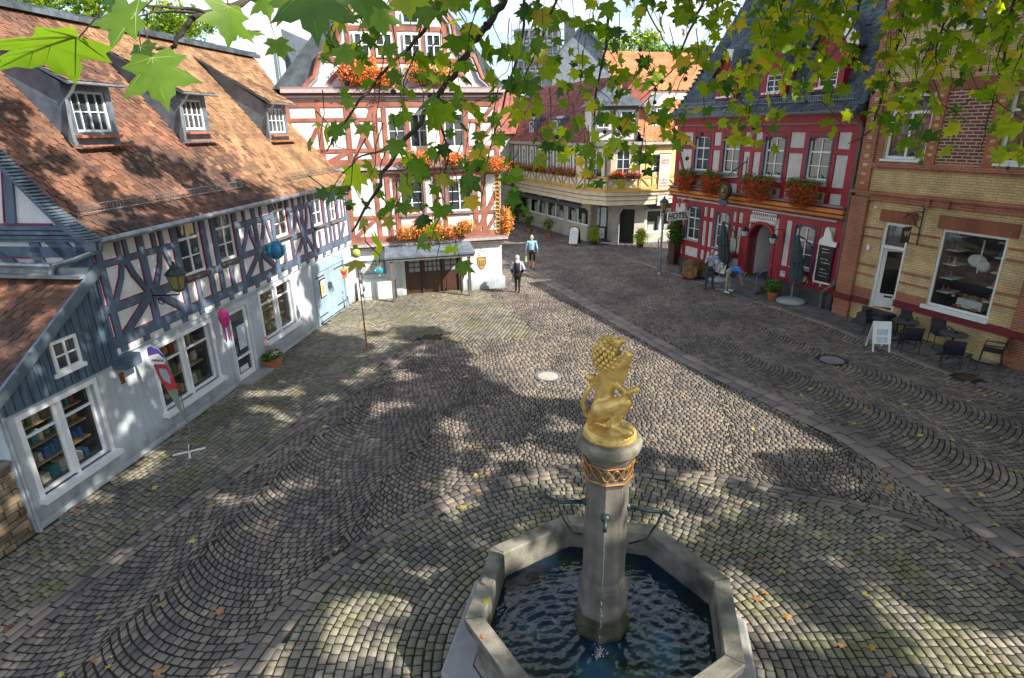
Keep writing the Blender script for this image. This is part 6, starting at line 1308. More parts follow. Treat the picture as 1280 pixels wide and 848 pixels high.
body = lumpy('lion_body', parts, .014, [M['gold']], ln, smooth_it=3)
cu = MB()          # mane: overlapping locks
cm_ = Vector(LP(760,444,0)); nl = 135
for i in range(nl):
    zf = 1-2*(i+.5)/nl; a = i*2.39996; q = math.sqrt(1-zf*zf); n_ = Vector((q*math.cos(a), q*math.sin(a), zf))
    if n_.x > .55 and zf > -.15: continue
    if zf < -.85: continue
    c = cm_+Vector((n_.x*.145, n_.y*.135, n_.z*.195)); d = (Vector((0,0,-1))-n_*n_.dot(Vector((0,0,-1)))); d = d.normalized() if d.length > .1 else Vector((-1,0,0))
    s_ = r_.uniform(.85,1.15); cu.tube([c-d*.03*s_-n_*.012,c-d*.008+n_*.012,c+d*.018*s_+n_*.016,c+d*.038*s_+n_*.004],[.012,.030*s_,.024*s_,.007],8)
cu.build('mane', M['gold'], ln, smooth=True)
MB().ball(LP(774,423,-.075),.010).ball(LP(774,423,.015),.010).build('eye', flat('eye_dark',(.05,.03,.01)), ln)
bs_ = MB(); bs_.add([LP(768,447,-.13),LP(786,440,-.14),LP(790,449,-.14),LP(783,474,-.10),LP(771,488,-.06),LP(768,447,-.10),LP(786,440,-.11),LP(790,449,-.11),LP(783,474,-.07),LP(771,488,-.03)],[(0,1,2,3,4),(9,8,7,6,5),(0,5,6,1),(1,6,7,2),(2,7,8,3),(3,8,9,4),(4,9,5,0)]); bs_.build('shield', M['gold'], ln, bevel=.008)
# ================================================================== PLANE TREE over the square
tree = empty('plane_tree', 'big plane tree whose leafy branches hang across the top of the view', 'tree', loc=(0,0,0))
half = [(0,0),(.16,-.10),(.34,-.16),(.40,-.02),(.60,.04),(.46,.15),(.36,.25),(.50,.33),(.74,.60),(.52,.57),(.40,.62),(.24,.57),(.22,.72),(.10,.80)]
LEAF = np.array(half+[(0,1.04)]+[(-x,y) for x,y in half[:0:-1]], float)
half2 = [(0,0),(.36,-.12),(.56,.02),(.36,.25),(.68,.58),(.26,.58)]
LEAF2 = np.array(half2+[(0,1.0)]+[(-x,y) for x,y in half2[:0:-1]], float)
def leaf_template(P):
    n = len(P); C = np.vstack([[0,.34],P]); z = -.16*np.abs(C[:,0])-.10*C[:,1]**2+.02; z[0] += .03
    F = np.array([(0,1+i,1+(i+1)%n) for i in range(n)]); return np.column_stack([C,z]), F
def place_leaves(name, pos, tip, nrm, size, mats, mi, P, parent):
    T, F = leaf_template(P); tip = tip/np.linalg.norm(tip,axis=1)[:,None]; x = np.cross(tip,nrm); x /= np.linalg.norm(x,axis=1)[:,None]; n_ = np.cross(x,tip)
    cur = rng.uniform(-.6,3.4,len(pos)); asp = rng.uniform(.8,1.15,len(pos))
    V = pos[:,None]+size[:,None,None]*(T[None,:,0,None]*asp[:,None,None]*x[:,None]+T[None,:,1,None]*tip[:,None]+(T[None,:,2]*cur[:,None])[...,None]*n_[:,None])
    V += 0; FF_ = (F[None]+len(T)*np.arange(len(pos))[:,None,None]).reshape(-1,3)
    return fast_mesh(name, V.reshape(-1,3), FF_, mats, np.repeat(mi,len(F)), parent)
DENS = """8888665334478769848998 8
6777666335267797838867 7
2545776356445986278537 6
5226865467553842028316 5
4344865676452300005103 3
1577842121200000000000 0
4668301000000000000000 0
1314200000000000000000 0""".split('\n')
bmb = MB()
def ppt(px, py, d): r = ray(px,py).normalized(); return CAMP + r*d
def branch(pts, r0, r1, sub=5):
    P = [ppt(*p) for p in pts]; Q_ = []
    for i in range(len(P)-1):
        a = P[max(i-1,0)]; b = P[i]; c = P[i+1]; d = P[min(i+2,len(P)-1)]
        for k in range(sub):
            t = k/sub; Q_.append(.5*((2*b)+(c-a)*t+(2*a-5*b+4*c-d)*t*t+(3*b-a-3*c+d)*t**3)+Vector((random.gauss(0,r0*.25),random.gauss(0,r0*.25),random.gauss(0,r0*.25))))
    Q_.append(P[-1]); n = len(Q_); bmb.tube(Q_, [r0+(r1-r0)*i/(n-1) for i in range(n)], 7); return Q_
BR_ = [([(690,-90,4.9),(640,-20,4.6),(617,20,4.4),(581,68,4.2),(541,133,4.0),(499,184,3.8),(470,240,3.7),(440,290,3.6)],.032,.006),
 ([(790,-60,5.4),(765,0,5.2),(757,60,5.1),(745,120,5.0),(742,190,4.9),(734,232,4.9)],.014,.003),
 ([(720,-60,5),(700,-10,5),(672,60,4.8),(650,110,4.8),(640,150,4.7)],.012,.003),
 ([(430,-60,2.3),(345,-20,2.0),(300,6,1.8),(262,18,1.75),(238,28,1.7),(222,48,1.7),(206,62,1.7),(186,60,1.7)],.011,.003),
 ([(300,6,1.8),(262,14,1.7),(225,10,1.7),(165,6,1.65)],.006,.002),([(262,18,1.75),(210,14,1.8),(170,22,1.8)],.004,.0015),
 ([(1010,-60,7.5),(985,-10,7.2),(960,50,7),(935,110,6.9),(915,150,6.8)],.022,.004),
 ([(1150,-60,7.5),(1135,0,7.2),(1120,60,7),(1102,120,6.9),(1085,165,6.8),(1060,180,6.8)],.022,.004),
 ([(1290,-60,6.5),(1268,0,6.5),(1258,60,6.5),(1240,130,6.4),(1226,190,6.4)],.018,.003),
 ([(920,-60,6.6),(885,-10,6.4),(862,40,6.2),(838,90,6.1),(800,125,6)],.018,.003),
 ([(600,-60,4.4),(556,0,4.2),(520,50,4),(470,100,3.8),(425,160,3.7),(408,190,3.7)],.016,.003),
 ([(650,-50,4.8),(655,30,4.6),(632,120,4.5),(612,190,4.4),(600,265,4.3)],.012,.003),
 ([(541,133,4.0),(560,190,4.0),(548,240,4.0),(540,300,4.0)],.008,.002),([(499,184,3.8),(470,190,3.7),(440,205,3.7),(418,265,3.7)],.008,.002),
 ([(1080,-50,7.4),(1070,20,7.1),(1040,70,7),(1010,100,6.9)],.015,.003),([(1220,-50,6.8),(1190,10,6.8),(1170,60,6.7),(1180,110,6.7)],.015,.003),([(820,-50,5.6),(805,0,5.6),(830,50,5.6),(850,80,5.6)],.010,.002),
 ([(520,-60,3.6),(450,-20,2.6),(420,10,2.2)],.010,.003)]
for p, a, b in BR_: branch(p, a, b)
lp, lt_, ln_, ls_, lm_ = [], [], [], [], []
r_ = np.random.default_rng(21); balls = MB()
for j, row in enumerate(DENS):
    row = row.replace(' ','')
    for i, ch in enumerate(row[:23]):
        dns = int(ch)*(.78 if i > 11 else .88)
        if not dns: continue
        cx0, cy0 = 400+i*40, j*40 if j else -30; hh = 40 if j else 70
        L = 28 if cx0 < 640 else (21 if cx0 < 850 else 16); cnt = dns/9*1.05*40*hh/(.42*L*L*.62); cnt = int(cnt)+(r_.random() < cnt%1); k = 0
        while k < cnt:
            px, py = cx0+r_.random()*40, cy0+r_.random()*hh*.8-8; d = FPX*.13/L*r_.uniform(.82,1.22)
            m = min(cnt-k, r_.integers(3,7)); a = np.array(ppt(px,py,d)); u = np.array([r_.normal()*.45, r_.normal()*.45, -1]); u /= np.linalg.norm(u); ln0 = L*1.4*d/FPX
            b = a+u*ln0; mid = (a+b)/2+r_.normal(size=3)*.02; bmb.tube([a-u*ln0*.6+r_.normal(size=3)*.03, a, mid, b], [.0035,.003,.0025,.0015], 4, cap=False)
            for q in range(m):
                t = r_.random(); base = a+(b-a)*t; of = r_.normal(size=3); of[2] *= .5; of = of/np.linalg.norm(of)*r_.uniform(.03,.075); pos = base+of
                bmb.tube([base,pos],[.0012,.0012],3,cap=False)
                tp = of/np.linalg.norm(of)*.75+np.array([0,0,-.75])+r_.normal(size=3)*.35; nm = np.array([0,-.55,.75])+r_.normal(size=3)*.6
                s = .104*r_.uniform(.5,1.15); lp.append(pos); lt_.append(tp); ln_.append(nm); ls_.append(s)
                lit = .8 if cx0 > 840 else (.5 if cx0 > 640 else .25); lm_.append(1 if r_.random() < lit else (0 if r_.random() < .75 else 2)); k += 1  # share of lit-coloured leaves rises to the right, where the sun falls
            if r_.random() < .14: e_ = b+np.array([0,0,-.06]); bmb.tube([b,e_],[.001,.001],3,cap=False); MB().ball(e_,.015,0,8,6).build('seed_ball', M['bark'], tree, smooth=True)
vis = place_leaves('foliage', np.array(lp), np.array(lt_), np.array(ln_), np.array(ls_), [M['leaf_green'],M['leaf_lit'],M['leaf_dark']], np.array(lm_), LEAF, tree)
# large leaves close to the viewpoint: (x, y of the leaf base, distance, length, tip direction in the picture, facing)
big = [(388,-20,1.5,.125,(.12,-1),(.1,-.5,.9),2),(440,-30,1.6,.115,(.35,-.9),(.3,-.4,.9),2),(370,-12,1.6,.09,(-.5,-.8),(0,-.6,.7),0),(172,18,1.6,.105,(-1,-.15),(.1,-.7,.6),0),(176,58,1.7,.075,(.1,-.9),(-.3,-.3,.9),2),(190,72,1.6,.115,(.28,-1),(.05,-.7,.6),0),
 (98,48,1.35,.16,(-1,-.28),(.0,.18,1.0),0),(285,8,1.6,.09,(.05,-1),(.8,-.5,.3),0),(303,40,1.9,.062,(.9,-.05),(0,-.4,.9),0),(328,-8,1.9,.07,(.3,-1),(0,-.9,.4),0),(470,8,1.9,.09,(.3,-.9),(.2,-.6,.7),0),(425,60,2.3,.08,(.5,-.7),(0,-.6,.7),0),(505,-15,2.1,.10,(.2,-1),(0,-.6,.7),1),(345,50,2.2,.07,(.4,-.9),(.3,-.6,.5),0),(150,-14,1.7,.07,(-.4,-.9),(0,-.5,.8),2)]
P_, T_, N_, S_2, I_ = [], [], [], [], []
for px,py,d,s,tp,nm,mi_ in big:
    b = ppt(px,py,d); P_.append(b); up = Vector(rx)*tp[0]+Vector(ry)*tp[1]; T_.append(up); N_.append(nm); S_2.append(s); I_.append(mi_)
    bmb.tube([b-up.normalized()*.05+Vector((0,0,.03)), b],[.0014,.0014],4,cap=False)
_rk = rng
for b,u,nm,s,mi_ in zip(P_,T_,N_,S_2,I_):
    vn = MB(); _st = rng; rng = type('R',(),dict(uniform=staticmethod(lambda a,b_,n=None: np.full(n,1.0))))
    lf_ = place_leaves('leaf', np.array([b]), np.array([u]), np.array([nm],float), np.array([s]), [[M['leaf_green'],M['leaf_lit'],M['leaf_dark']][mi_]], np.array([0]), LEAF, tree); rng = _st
    t = u.normalized(); x = t.cross(Vector(nm)).normalized(); n_ = x.cross(t)
    def lpnt(a,c,o=.0): return b+x*(a*s)+t*(c*s)+n_*s*(-.16*abs(a)-.10*c*c+.024+o)
    for (ax_,cy_) in ((0,1.0),(.62,.52),(-.62,.52),(.5,.04),(-.5,.04)):
        for o in (.0,-.012): vn.tube([lpnt(ax_*f, .02+(cy_-.02)*f, o) for f in (0,.3,.6,.97)],[.0011,.0009,.0006,.0002],4)
    for (f0,ax_,cy_) in ((.3,.2,.52),(.5,.18,.72),(.3,-.2,.52),(.5,-.18,.72)): vn.tube([lpnt(0,f0),lpnt(ax_,cy_)],[.0006,.0002],4)
    vn.build('veins', flat('leaf_vein',(.30,.36,.10)), lf_)
# ---- the unseen crown: leaves spread along the sun's path so that the square is dappled
def vnoise(x, y, s, seed=0):
    x = x/s; y = y/s; i = np.floor(x).astype(int); j = np.floor(y).astype(int); fx = x-i; fy = y-j; fx = fx*fx*(3-2*fx); fy = fy*fy*(3-2*fy)
    def h(a,b): v = np.sin(a*127.1+b*311.7+seed*74.7)*43758.5453; return v-np.floor(v)
    return (h(i,j)*(1-fx)+h(i+1,j)*fx)*(1-fy)+(h(i,j+1)*(1-fx)+h(i+1,j+1)*fx)*fy
def inpoly(X, Y, P):
    c = np.zeros(len(X), bool); n = len(P)
    for i in range(n):
        x1,y1 = P[i]; x2,y2 = P[(i+1)%n]; k = ((y1 > Y) != (y2 > Y)) & (X < (x2-x1)*(Y-y1)/((y2-y1) or 1e-9)+x1); c ^= k
    return c
polyA = [(215,500),(300,440),(385,412),(440,420),(545,398),(560,425),(600,468),(660,492),(745,500),(765,540),(700,578),(600,590),(520,620),(430,700),(330,780),(250,870),(-200,1100),(-200,760),(0,690)]
polyB = [(520,620),(600,590),(780,560),(900,590),(1010,640),(1150,870),(900,1200),(200,1200),(250,870),(330,780),(430,700)]
polyC = [(965,575),(1060,555),(1100,562),(1290,690),(1400,760),(1400,860),(1290,810),(1180,760),(1060,700),(990,640)]
GA, GB_, GC = [[G(*p) for p in P] for P in (polyA,polyB,polyC)]
tg = []
N0 = 60000
gx_ = rng.uniform(-10.5,10,N0); gy_ = rng.uniform(1.5,20.5,N0); jx = gx_+.5*(vnoise(gx_,gy_,.9,5)-.5); jy = gy_+.9*(vnoise(gx_,gy_,.9,6)-.5)
nz = .48*vnoise(gx_,gy_*.8,1.15,1)+.52*vnoise(gx_,gy_,.45,2)
A_ = inpoly(jx,jy,GA); B_ = inpoly(jx,jy,GB_) & ~A_; C_ = inpoly(jx,jy,GC)
keepm = (A_ & (nz < .69) & (rng.random(N0) < .97)) | (B_ & (nz < .55) & (rng.random(N0) < .8)) | (C_ & (rng.random(N0) < .9) & (nz < .8))
gx_, gy_ = gx_[keepm], gy_[keepm]
tg.append(np.stack([gx_,gy_,np.zeros(len(gx_))],-1))
# shaded parts of the left house: wall and roof
n2 = 7000; u = rng.uniform(-.5,12.2,n2); z = rng.uniform(0,4.9,n2); nz = .6*vnoise(u,z,.8,3)+.4*vnoise(u,z,.35,4); k = (nz < np.where(u < 9, .70, .50)); u, z = u[k], z[k]
tg.append(np.stack([LF.P.x+LF.X.x*u, LF.P.y+LF.X.y*u, z],-1))
n2 = 9000; u = rng.uniform(-1,12,n2); s = rng.uniform(0,6.4,n2); y = np.interp(s,[0,.897,6.5],[-.38,.32,3.9]); z = np.interp(s,[0,.897,6.5],[4.9,5.46,9.76]); nz = .6*vnoise(u,s,1.0,7)+.4*vnoise(u,s,.4,8)
k = ((u+s*1.9) < 10.5) & (nz < .60) & (s < 4.6); u, s, y, z = u[k], s[k], y[k], z[k]
tg.append(np.stack([LF.P.x+LF.X.x*u+LF.Y.x*y, LF.P.y+LF.X.y*u+LF.Y.y*y, z],-1))
T0 = np.concatenate(tg); L0_ = -np.array(LDIR)/abs(LDIR.z)
h = rng.uniform(7.6,15.5,len(T0)); ok = h > T0[:,2]+1.5; pos = T0+L0_[None]*(h-T0[:,2])[:,None]
def onscreen(P):
    x, y, zc = to_px(P); dd = np.linalg.norm(P-np.array([0,0,HCAM]),axis=1); return (zc > 0) & (x > -45) & (x < 1325) & (y > -45) & (y < 900) | (dd < 1.6)
def outside(P): return onscreen(P) | ((P[:,0] > 12.0+(21.4-P[:,1])*.414-.8) & (P[:,2] < 11.6))
bad = outside(pos)
for _ in range(8):      # those that would hang in view move further up the same sunbeam
    h2 = rng.uniform(10,19,bad.sum()); pos[bad] = T0[bad]+L0_[None]*(h2-T0[bad,2])[:,None]; bad = outside(pos)
pos = pos[~bad & ok]
n_ = len(pos); print('crown leaves', n_)
sun_n = L0_/np.linalg.norm(L0_)
place_leaves('crown', pos+rng.normal(0,.05,(n_,3)), rng.normal(size=(n_,3))+np.array([0,0,-.3]), sun_n[None]*.9+rng.normal(size=(n_,3))*.55, rng.uniform(.17,.27,n_), [M['leaf_green'],M['leaf_lit'],M['leaf_dark']], rng.integers(0,3,n_), LEAF2, tree)
# trunk and limbs
tk = Vector((7.5,-6.5,0))
bmb.tube([tk,tk+Vector((.1,.1,2.5)),tk+Vector((-.1,.3,5.5)),tk+Vector((-.3,.8,8.0))],[.62,.48,.42,.36],14)
top = tk+Vector((-.3,.8,8.0))
for tgt, r1 in (((8.5,6,14.5),.07),((12.5,4,14),.07),((2,2,12.5),.05),((13,9,15.5),.04),((5.5,-1,15),.06),((1.5,-2.5,12),.05),((14,-2,12),.05)):
    t = Vector(tgt); m = (top+t)/2+Vector((random.uniform(-.6,.6),random.uniform(-.6,.6),random.uniform(.3,1.0))); bmb.tube([top,(top+m)/2+Vector((0,0,.3)),m,(m+t)/2,t],[.26,.2,.15,.11,r1],10)
for p, a, b in BR_:
    if p[0][1] <= -50: s = ppt(*p[0]); e = Vector((s.x*.8+3.0,s.y*.5,12.2)); bmb.tube([s, s+(e-s)*.3+Vector((0,0,.35)), s+(e-s)*.65+Vector((0,0,.3)), e],[a,a*1.3,a*1.7,a*2.2],7)
bmb.build('branches', M['bark'], tree, smooth=True)
# ================================================================== STREET FURNITURE
def prop(name, label, cat, x, y, az=0, z=0, group=None): return empty(name, label, cat, loc=(x,y,z), rz=-math.radians(az), group=group)
# manhole covers and grates
for k,((c,r),lab) in enumerate(zip(MANHOLES, ('pale round manhole cover in the middle of the sunlit square','round manhole cover with dark ring in the shaded street','yellowish round cover under the right-hand cafe chair'))):
    o = prop('manhole_cover', lab, 'manhole cover', *c, group='manhole covers in the paving')
    MB().lathe([(r+.09,-.05),(r+.09,.004),(r+.02,.006),(r+.02,-.05)],0,0,36).build('ring', M['black_iron'] if k else M['zinc'], o)
    m_ = MB().lathe([(r,-.05),(r,.003),(r-.03,.008),(.01,.008)],0,0,36)
    for q in range(10): a = q*PI/5; m_.box(r*.55*math.cos(a)-.03,r*.55*math.cos(a)+.03,r*.55*math.sin(a)-.012,r*.55*math.sin(a)+.012,.0075,.012)
    m_.build('lid', flat('cover_pale',(.42,.40,.34)) if k != 1 else flat('cover_grey',(.22,.22,.22)), o)
for k,(c,lab) in enumerate(zip(GRATES,('small square drain grate near the sunlit upper square','rectangular drain grate in front of the cafe tables'))):
    o = prop('drain_grate', lab, 'drain grate', *c, az=15 if k == 0 else 157.5, group='drain grates'); MB().box(-.30,.30,-.24,-.20,-.04,.004).box(-.30,.30,.20,.24,-.04,.004).box(-.30,-.26,-.20,.20,-.04,.004).box(.26,.30,-.20,.20,-.04,.004).build('frame', M['black_iron'], o)
    for i in range(9): MB().box(-.24+.058*i,-.21+.058*i,-.20,.20,-.03,.002).build('grate_bar', flat('rusty_iron',(.10,.055,.03)), o)
# fallen leaves
r_ = np.random.default_rng(77); n_ = 330; fx = r_.uniform(-9,13,n_*3); fy = r_.uniform(3,30,n_*3); wgt = np.where((fx > 2) & (fy < 14), 1, np.where(fy < 12, .45, .14)); k = (r_.random(n_*3) < wgt) & (lf_y(np.stack([fx,fy],-1)) > .2) & (np.hypot(fx-FX,fy-FY) > 2.3) & (fx < 11.5-.38*(fy-20)); fx, fy = fx[k], fy[k]; m = len(fx)
if m: 
    fl = place_leaves('fallen_leaves', np.stack([fx,fy,np.full(m,.022)],-1), np.stack([r_.normal(size=m),r_.normal(size=m),np.full(m,.03)],-1), np.stack([r_.normal(size=m)*.25,r_.normal(size=m)*.25,np.ones(m)],-1), r_.uniform(.04,.13,m), [leaf_mat('dry_leaf_yellow',(.34,.26,.05),(.55,.45,.12),None,.2), leaf_mat('dry_leaf_brown',(.16,.07,.025),(.36,.20,.07),None,.1)], (r_.random(m) < .55).astype(int), LEAF, None); tag(fl, kind='stuff'); fl['label'] = 'yellow and brown plane leaves scattered over the paving'
for px,py in ((672,703),): pass
for k,(p,lab) in enumerate((((604,752),'small green leaf lying on the left rim of the fountain'),((603,797),'small brown leaf lying on the lower left rim of the fountain'))):
    g_ = G(*p,FZ+.01); o = place_leaves('fallen_leaf', np.array([[g_[0],g_[1],FZ+.015]]), np.array([[.5,.6,.02]]), np.array([[.1,.1,1.]]), np.array([.11 if k == 0 else .06]), [M['leaf_lit'] if k == 0 else M['terracotta']], np.array([0]), LEAF, None); tag(o, lab, 'leaf')
# ---------------------------------------------------------------- lamp post with HOTEL sign
LPX, LPY = G(824,343); lpz = YF.az
top_ = Fr((LPX,LPY),90); tz = top_.y(832,262).z
o = prop('street_lamp', 'grey lamp post with a lantern, standing beside the hotel sign', 'street lamp', LPX, LPY)
MB().lathe([(.13,0),(.12,.05),(.07,.12),(.065,.9),(.05,1.0),(.045,tz-.15)],0,0,12).tube([(-.14,0,0),(-.14,0,tz*.55),(-.04,0,tz*.57)],.03,7).build('post', M['zinc'], o)
MB().lathe([(.03,tz-.15),(.09,tz-.12),(.10,tz-.05)],0,0,6).lathe([(.20,tz+.33),(.22,tz+.36),(.12,tz+.46),(.05,tz+.52),(.02,tz+.62)],0,0,6).build('lantern_frame', M['verdigris'], o)
MB().lathe([(.10,tz-.05),(.19,tz+.33)],0,0,6).build('lantern_glass', flat('amber_glass',(.30,.24,.09),.25), o)
for k in range(6): a = k*PI/3; MB().tube([(.10*math.cos(a),.10*math.sin(a),tz-.05),(.195*math.cos(a),.195*math.sin(a),tz+.34)],.012,4).build('lantern_rib', M['verdigris'], o)
hs_ = fr_empty('hotel_sign', YF, 'white projecting sign reading HOTEL with curled red and white brackets, at the hotel corner', 'sign')
x_ = XL+.2
for _ in range(60):
    if YF.x(861,268,x_).y < -.25: break
    x_ += .03
ys = sorted((YF.x(834,276,x_).y, YF.x(861,268,x_).y)); zc = YF.x(848,270,x_).z
MB().box(x_-.04,x_+.04,ys[0],ys[1],zc-.2,zc+.2).build('sign_box', M['white_paint'], hs_)
Wd = ys[1]-ys[0]; sz = min(.38, Wd/3.2); print('hotel sign', x_, ys, zc)
for s_,rz_ in ((-1,-PI/2),(1,PI/2)):
    tt = text_obj('HOTEL', sz, M['black_iron'], hs_, (x_+s_*.045,(ys[0]+ys[1])/2-.03,zc), (PI/2,0,rz_), bold=.006)
q = MB(); 
for (cy,cz,rr_,t0,t1) in ((ys[0]+.45,zc+.38,.26,.3,3.6),(ys[0]+.95,zc+.42,.30,-.2,3.2)): q.tube([(x_,cy+rr_*math.cos(t),cz+rr_*math.sin(t)) for t in np.linspace(t0,t1,12)],.03,6)
q.build('scroll', flat('sign_red',(.55,.04,.05)), hs_); MB().tube([(x_,ys[1],zc+.1),(x_,0,zc+.1)],.025,6).tube([(x_,ys[1]-.1,zc+.19),(x_,ys[1]-.5,zc+.75),(x_,0,zc+.85)],.022,6).build('arm', M['white_paint'], hs_)
# ---------------------------------------------------------------- barrels, tall planter
def barrel(x, y, az, lab, m, r=.40, L=.95):
    o = prop('wooden_barrel', lab, 'barrel', x, y, az, group='barrels lying by the hotel'); zc = r*1.02
    st_ = MB(); n_ = 20
    for k in range(n_):
        a0_, a1_ = 2*PI*k/n_, 2*PI*(k+.96)/n_; V = []; 
        for i in range(7): t = -1+i/3; rr = r*(1-.17*t*t); V += [(rr*math.cos(a0_),t*L/2,zc+rr*math.sin(a0_)),(rr*math.cos(a1_),t*L/2,zc+rr*math.sin(a1_))]
        st_.add(V,[(2*i,2*i+1,2*i+3,2*i+2) for i in range(6)])
    st_.build('staves', m, o)
    for s_ in (-1,1):
        hd_ = MB()
        for k in range(6): x0 = -r*.8+k*r*.27; x1 = x0+r*.26; h0 = math.sqrt(max(0,(r*.8)**2-min(abs(x0),abs(x1))**2)); hd_.box(x0,x1,s_*L*.46-.01,s_*L*.46+.01,zc-h0,zc+h0)
        hd_.build('barrel_head', m, o)
    for t in (-.92,-.5,.5,.92): rr = r*(1-.17*t*t)+.006; MB().lathe([(rr,t*L/2-.025),(rr+.006,t*L/2),(rr,t*L/2+.025)],0,zc,26,ax='y',cap=False).build('hoop', M['black_iron'], o)
    MB().box(-.3,-.18,-L*.3,L*.3,0,.12).box(.18,.3,-L*.3,L*.3,0,.12).build('cradle', M['brown_wood'], o)
b1_ = G(861,350); barrel(b1_[0]+.15,b1_[1]+.25,30,'light oak barrel lying with its lid towards the square',M['barrel_wood'],.44,.8)
b2_ = G(878,349); barrel(b2_[0]+.2,b2_[1]+.25,30,'dark oak barrel lying right behind the light one',M['barrel_dark'],.44,.9)
pt_ = G(842,330); o = prop('tall_planter', 'tall dark brown planter with a leafy bush, beside the lamp post', 'planter', pt_[0],pt_[1],YF.az)
MB().add([(-.17,-.17,0),(.17,-.17,0),(.17,.17,0),(-.17,.17,0),(-.26,-.26,1.1),(.26,-.26,1.1),(.26,.26,1.1),(-.26,.26,1.1)],[(0,1,5,4),(1,2,6,5),(2,3,7,6),(3,0,4,7),(0,3,2,1),(4,5,6,7)]).build('pot', M['brown_wood'], o)
foliage('bush', o, [(0,0,1.75,.48,.45,.55),(.1,.1,1.4,.38,.38,.35),(-.15,0,2.1,.28,.28,.3)], 1800, .07, [M['shrub'],M['leaf_dark']], 5)
# ---------------------------------------------------------------- folded cantilever parasols
def parasol(bx, by, px_top, lab, h=2.55, lean=.35, arm=1):
    o = prop('folded_parasol', lab, 'parasol', bx, by, YF.az-90, group='folded parasols at the hotel')
    MB().lathe([(.52,0),(.56,.03),(.55,.09),(.42,.16),(.12,.19),(.05,.19)],0,0,28).build('base', M['grey_paint'], o, smooth=False, bevel=.01)
    MB().tube([(0,0,.15),(0,0,.6),(0,0,.75)],[.05,.035,.04],9).build('foot', M['zinc'], o)
    arc = [(arm*(.0+.95*math.sin(t)),0,.75+1.05*(1-math.cos(t))) for t in np.linspace(0,1.3,6)]
    arc = [(0,0,.7),(arm*.55,0,.95),(arm*.82,0,1.4),(arm*.85,0,1.9),(arm*.6,0,2.35),(arm*.2,0,2.6),(-arm*.12,0,2.68)]
    MB().tube(arc,.028,8).tube([(arm*.72,0,1.15),(-arm*.6,0,1.1)],.014,6).tube([(arm*.86,0,1.5),(-arm*.1,0,1.45)],.012,6).build('arm', M['black_iron'], o)
    n_ = 30; V = []; F = []
    for i in range(13):
        f = i/12; r = .05+.15*math.sin(f*2.2)**.8+(.03 if f > .8 else 0); cxx = -arm*.12+arm*lean*f*.55; zz_ = 2.66-f*1.75
        for j in range(n_): a = 2*PI*j/n_; k_ = 1+.28*math.sin(a*8+f*2)*min(1,f*2); V.append((cxx+r*k_*math.cos(a),r*k_*math.sin(a),zz_))
    for i in range(12):
        for j in range(n_): F.append((i*n_+j,i*n_+(j+1)%n_,(i+1)*n_+(j+1)%n_,(i+1)*n_+j))
    MB().add(V,F).build('canopy', M['teal_cloth'], o, smooth=True); cxx = -arm*.12+arm*lean*.33; MB().lathe([(.205,1.62),(.215,1.65),(.205,1.68)],cxx,0,20).build('strap', M['black_iron'], o)
    return o
pb = G(988,378); parasol(pb[0],pb[1],0,'tall folded teal parasol on a round grey base, right of the hotel steps',lean=.42)
pb = G(898,352); parasol(pb[0]+.1,pb[1]+.2,0,'folded teal parasol behind the standing man and the barrels',lean=.55)
def pot_plant(px, py, lab, r=.2, h=.32, R_=.3, mats=None, n=700, pm='terracotta', shp=None, cat='potted plant', name='potted_plant', grp=None, s=.05, dx=0, dy=0):
    g_ = G(px,py); o = prop(name, lab, cat, g_[0]+dx, g_[1]+dy, group=grp); MB().lathe([(r*.72,0),(r,h-.05),(r*1.08,h-.05),(r*1.08,h),(r*.9,h),(r*.88,h-.04),(.01,h-.04)],0,0,20).build('pot', M[pm], o)
    foliage('leaves', o, shp or [(0,0,h+R_*.7,R_,R_,R_*.8)], n, s, mats or [M['shrub'],M['leaf_green']], int(px)); return o
pot_plant(963,375,'small green bush in a terracotta pot by the hotel steps',.2,.34,.33,n=900,dx=.05)
pot_plant(686,297,'potted shrub nearest the board, before the long shop front',.25,.3,.35,shp=[(0,0,.9,.42,.42,.35),(0,0,.55,.2,.2,.3)],s=.06,grp='potted shrubs before the shop front')
pot_plant(661,290,'potted shrub furthest left before the long shop front',.25,.3,.35,shp=[(0,0,.9,.42,.42,.35),(0,0,.55,.2,.2,.3)],s=.06,grp='potted shrubs before the shop front')
def lime_bush(px,py,lab): g_ = G(px,py); o = prop('round_bush', lab, 'bush', g_[0], g_[1], group='lime bushes at the shop corner'); MB().lathe([(.18,0),(.24,.25),(.02,.25)],0,0,16).build('pot', M['brown_wood'], o); foliage('crown', o, [(0,0,.55,.42,.42,.45),(0.05,0,.85,.32,.32,.28)], 1700, .055, [M['shrub_lime'],M['leaf_lit']], px)
lime_bush(742,306,'round lime-green bush left of the white corner pillar'); lime_bush(800,309,'round lime-green bush right of the dark shop entrance')
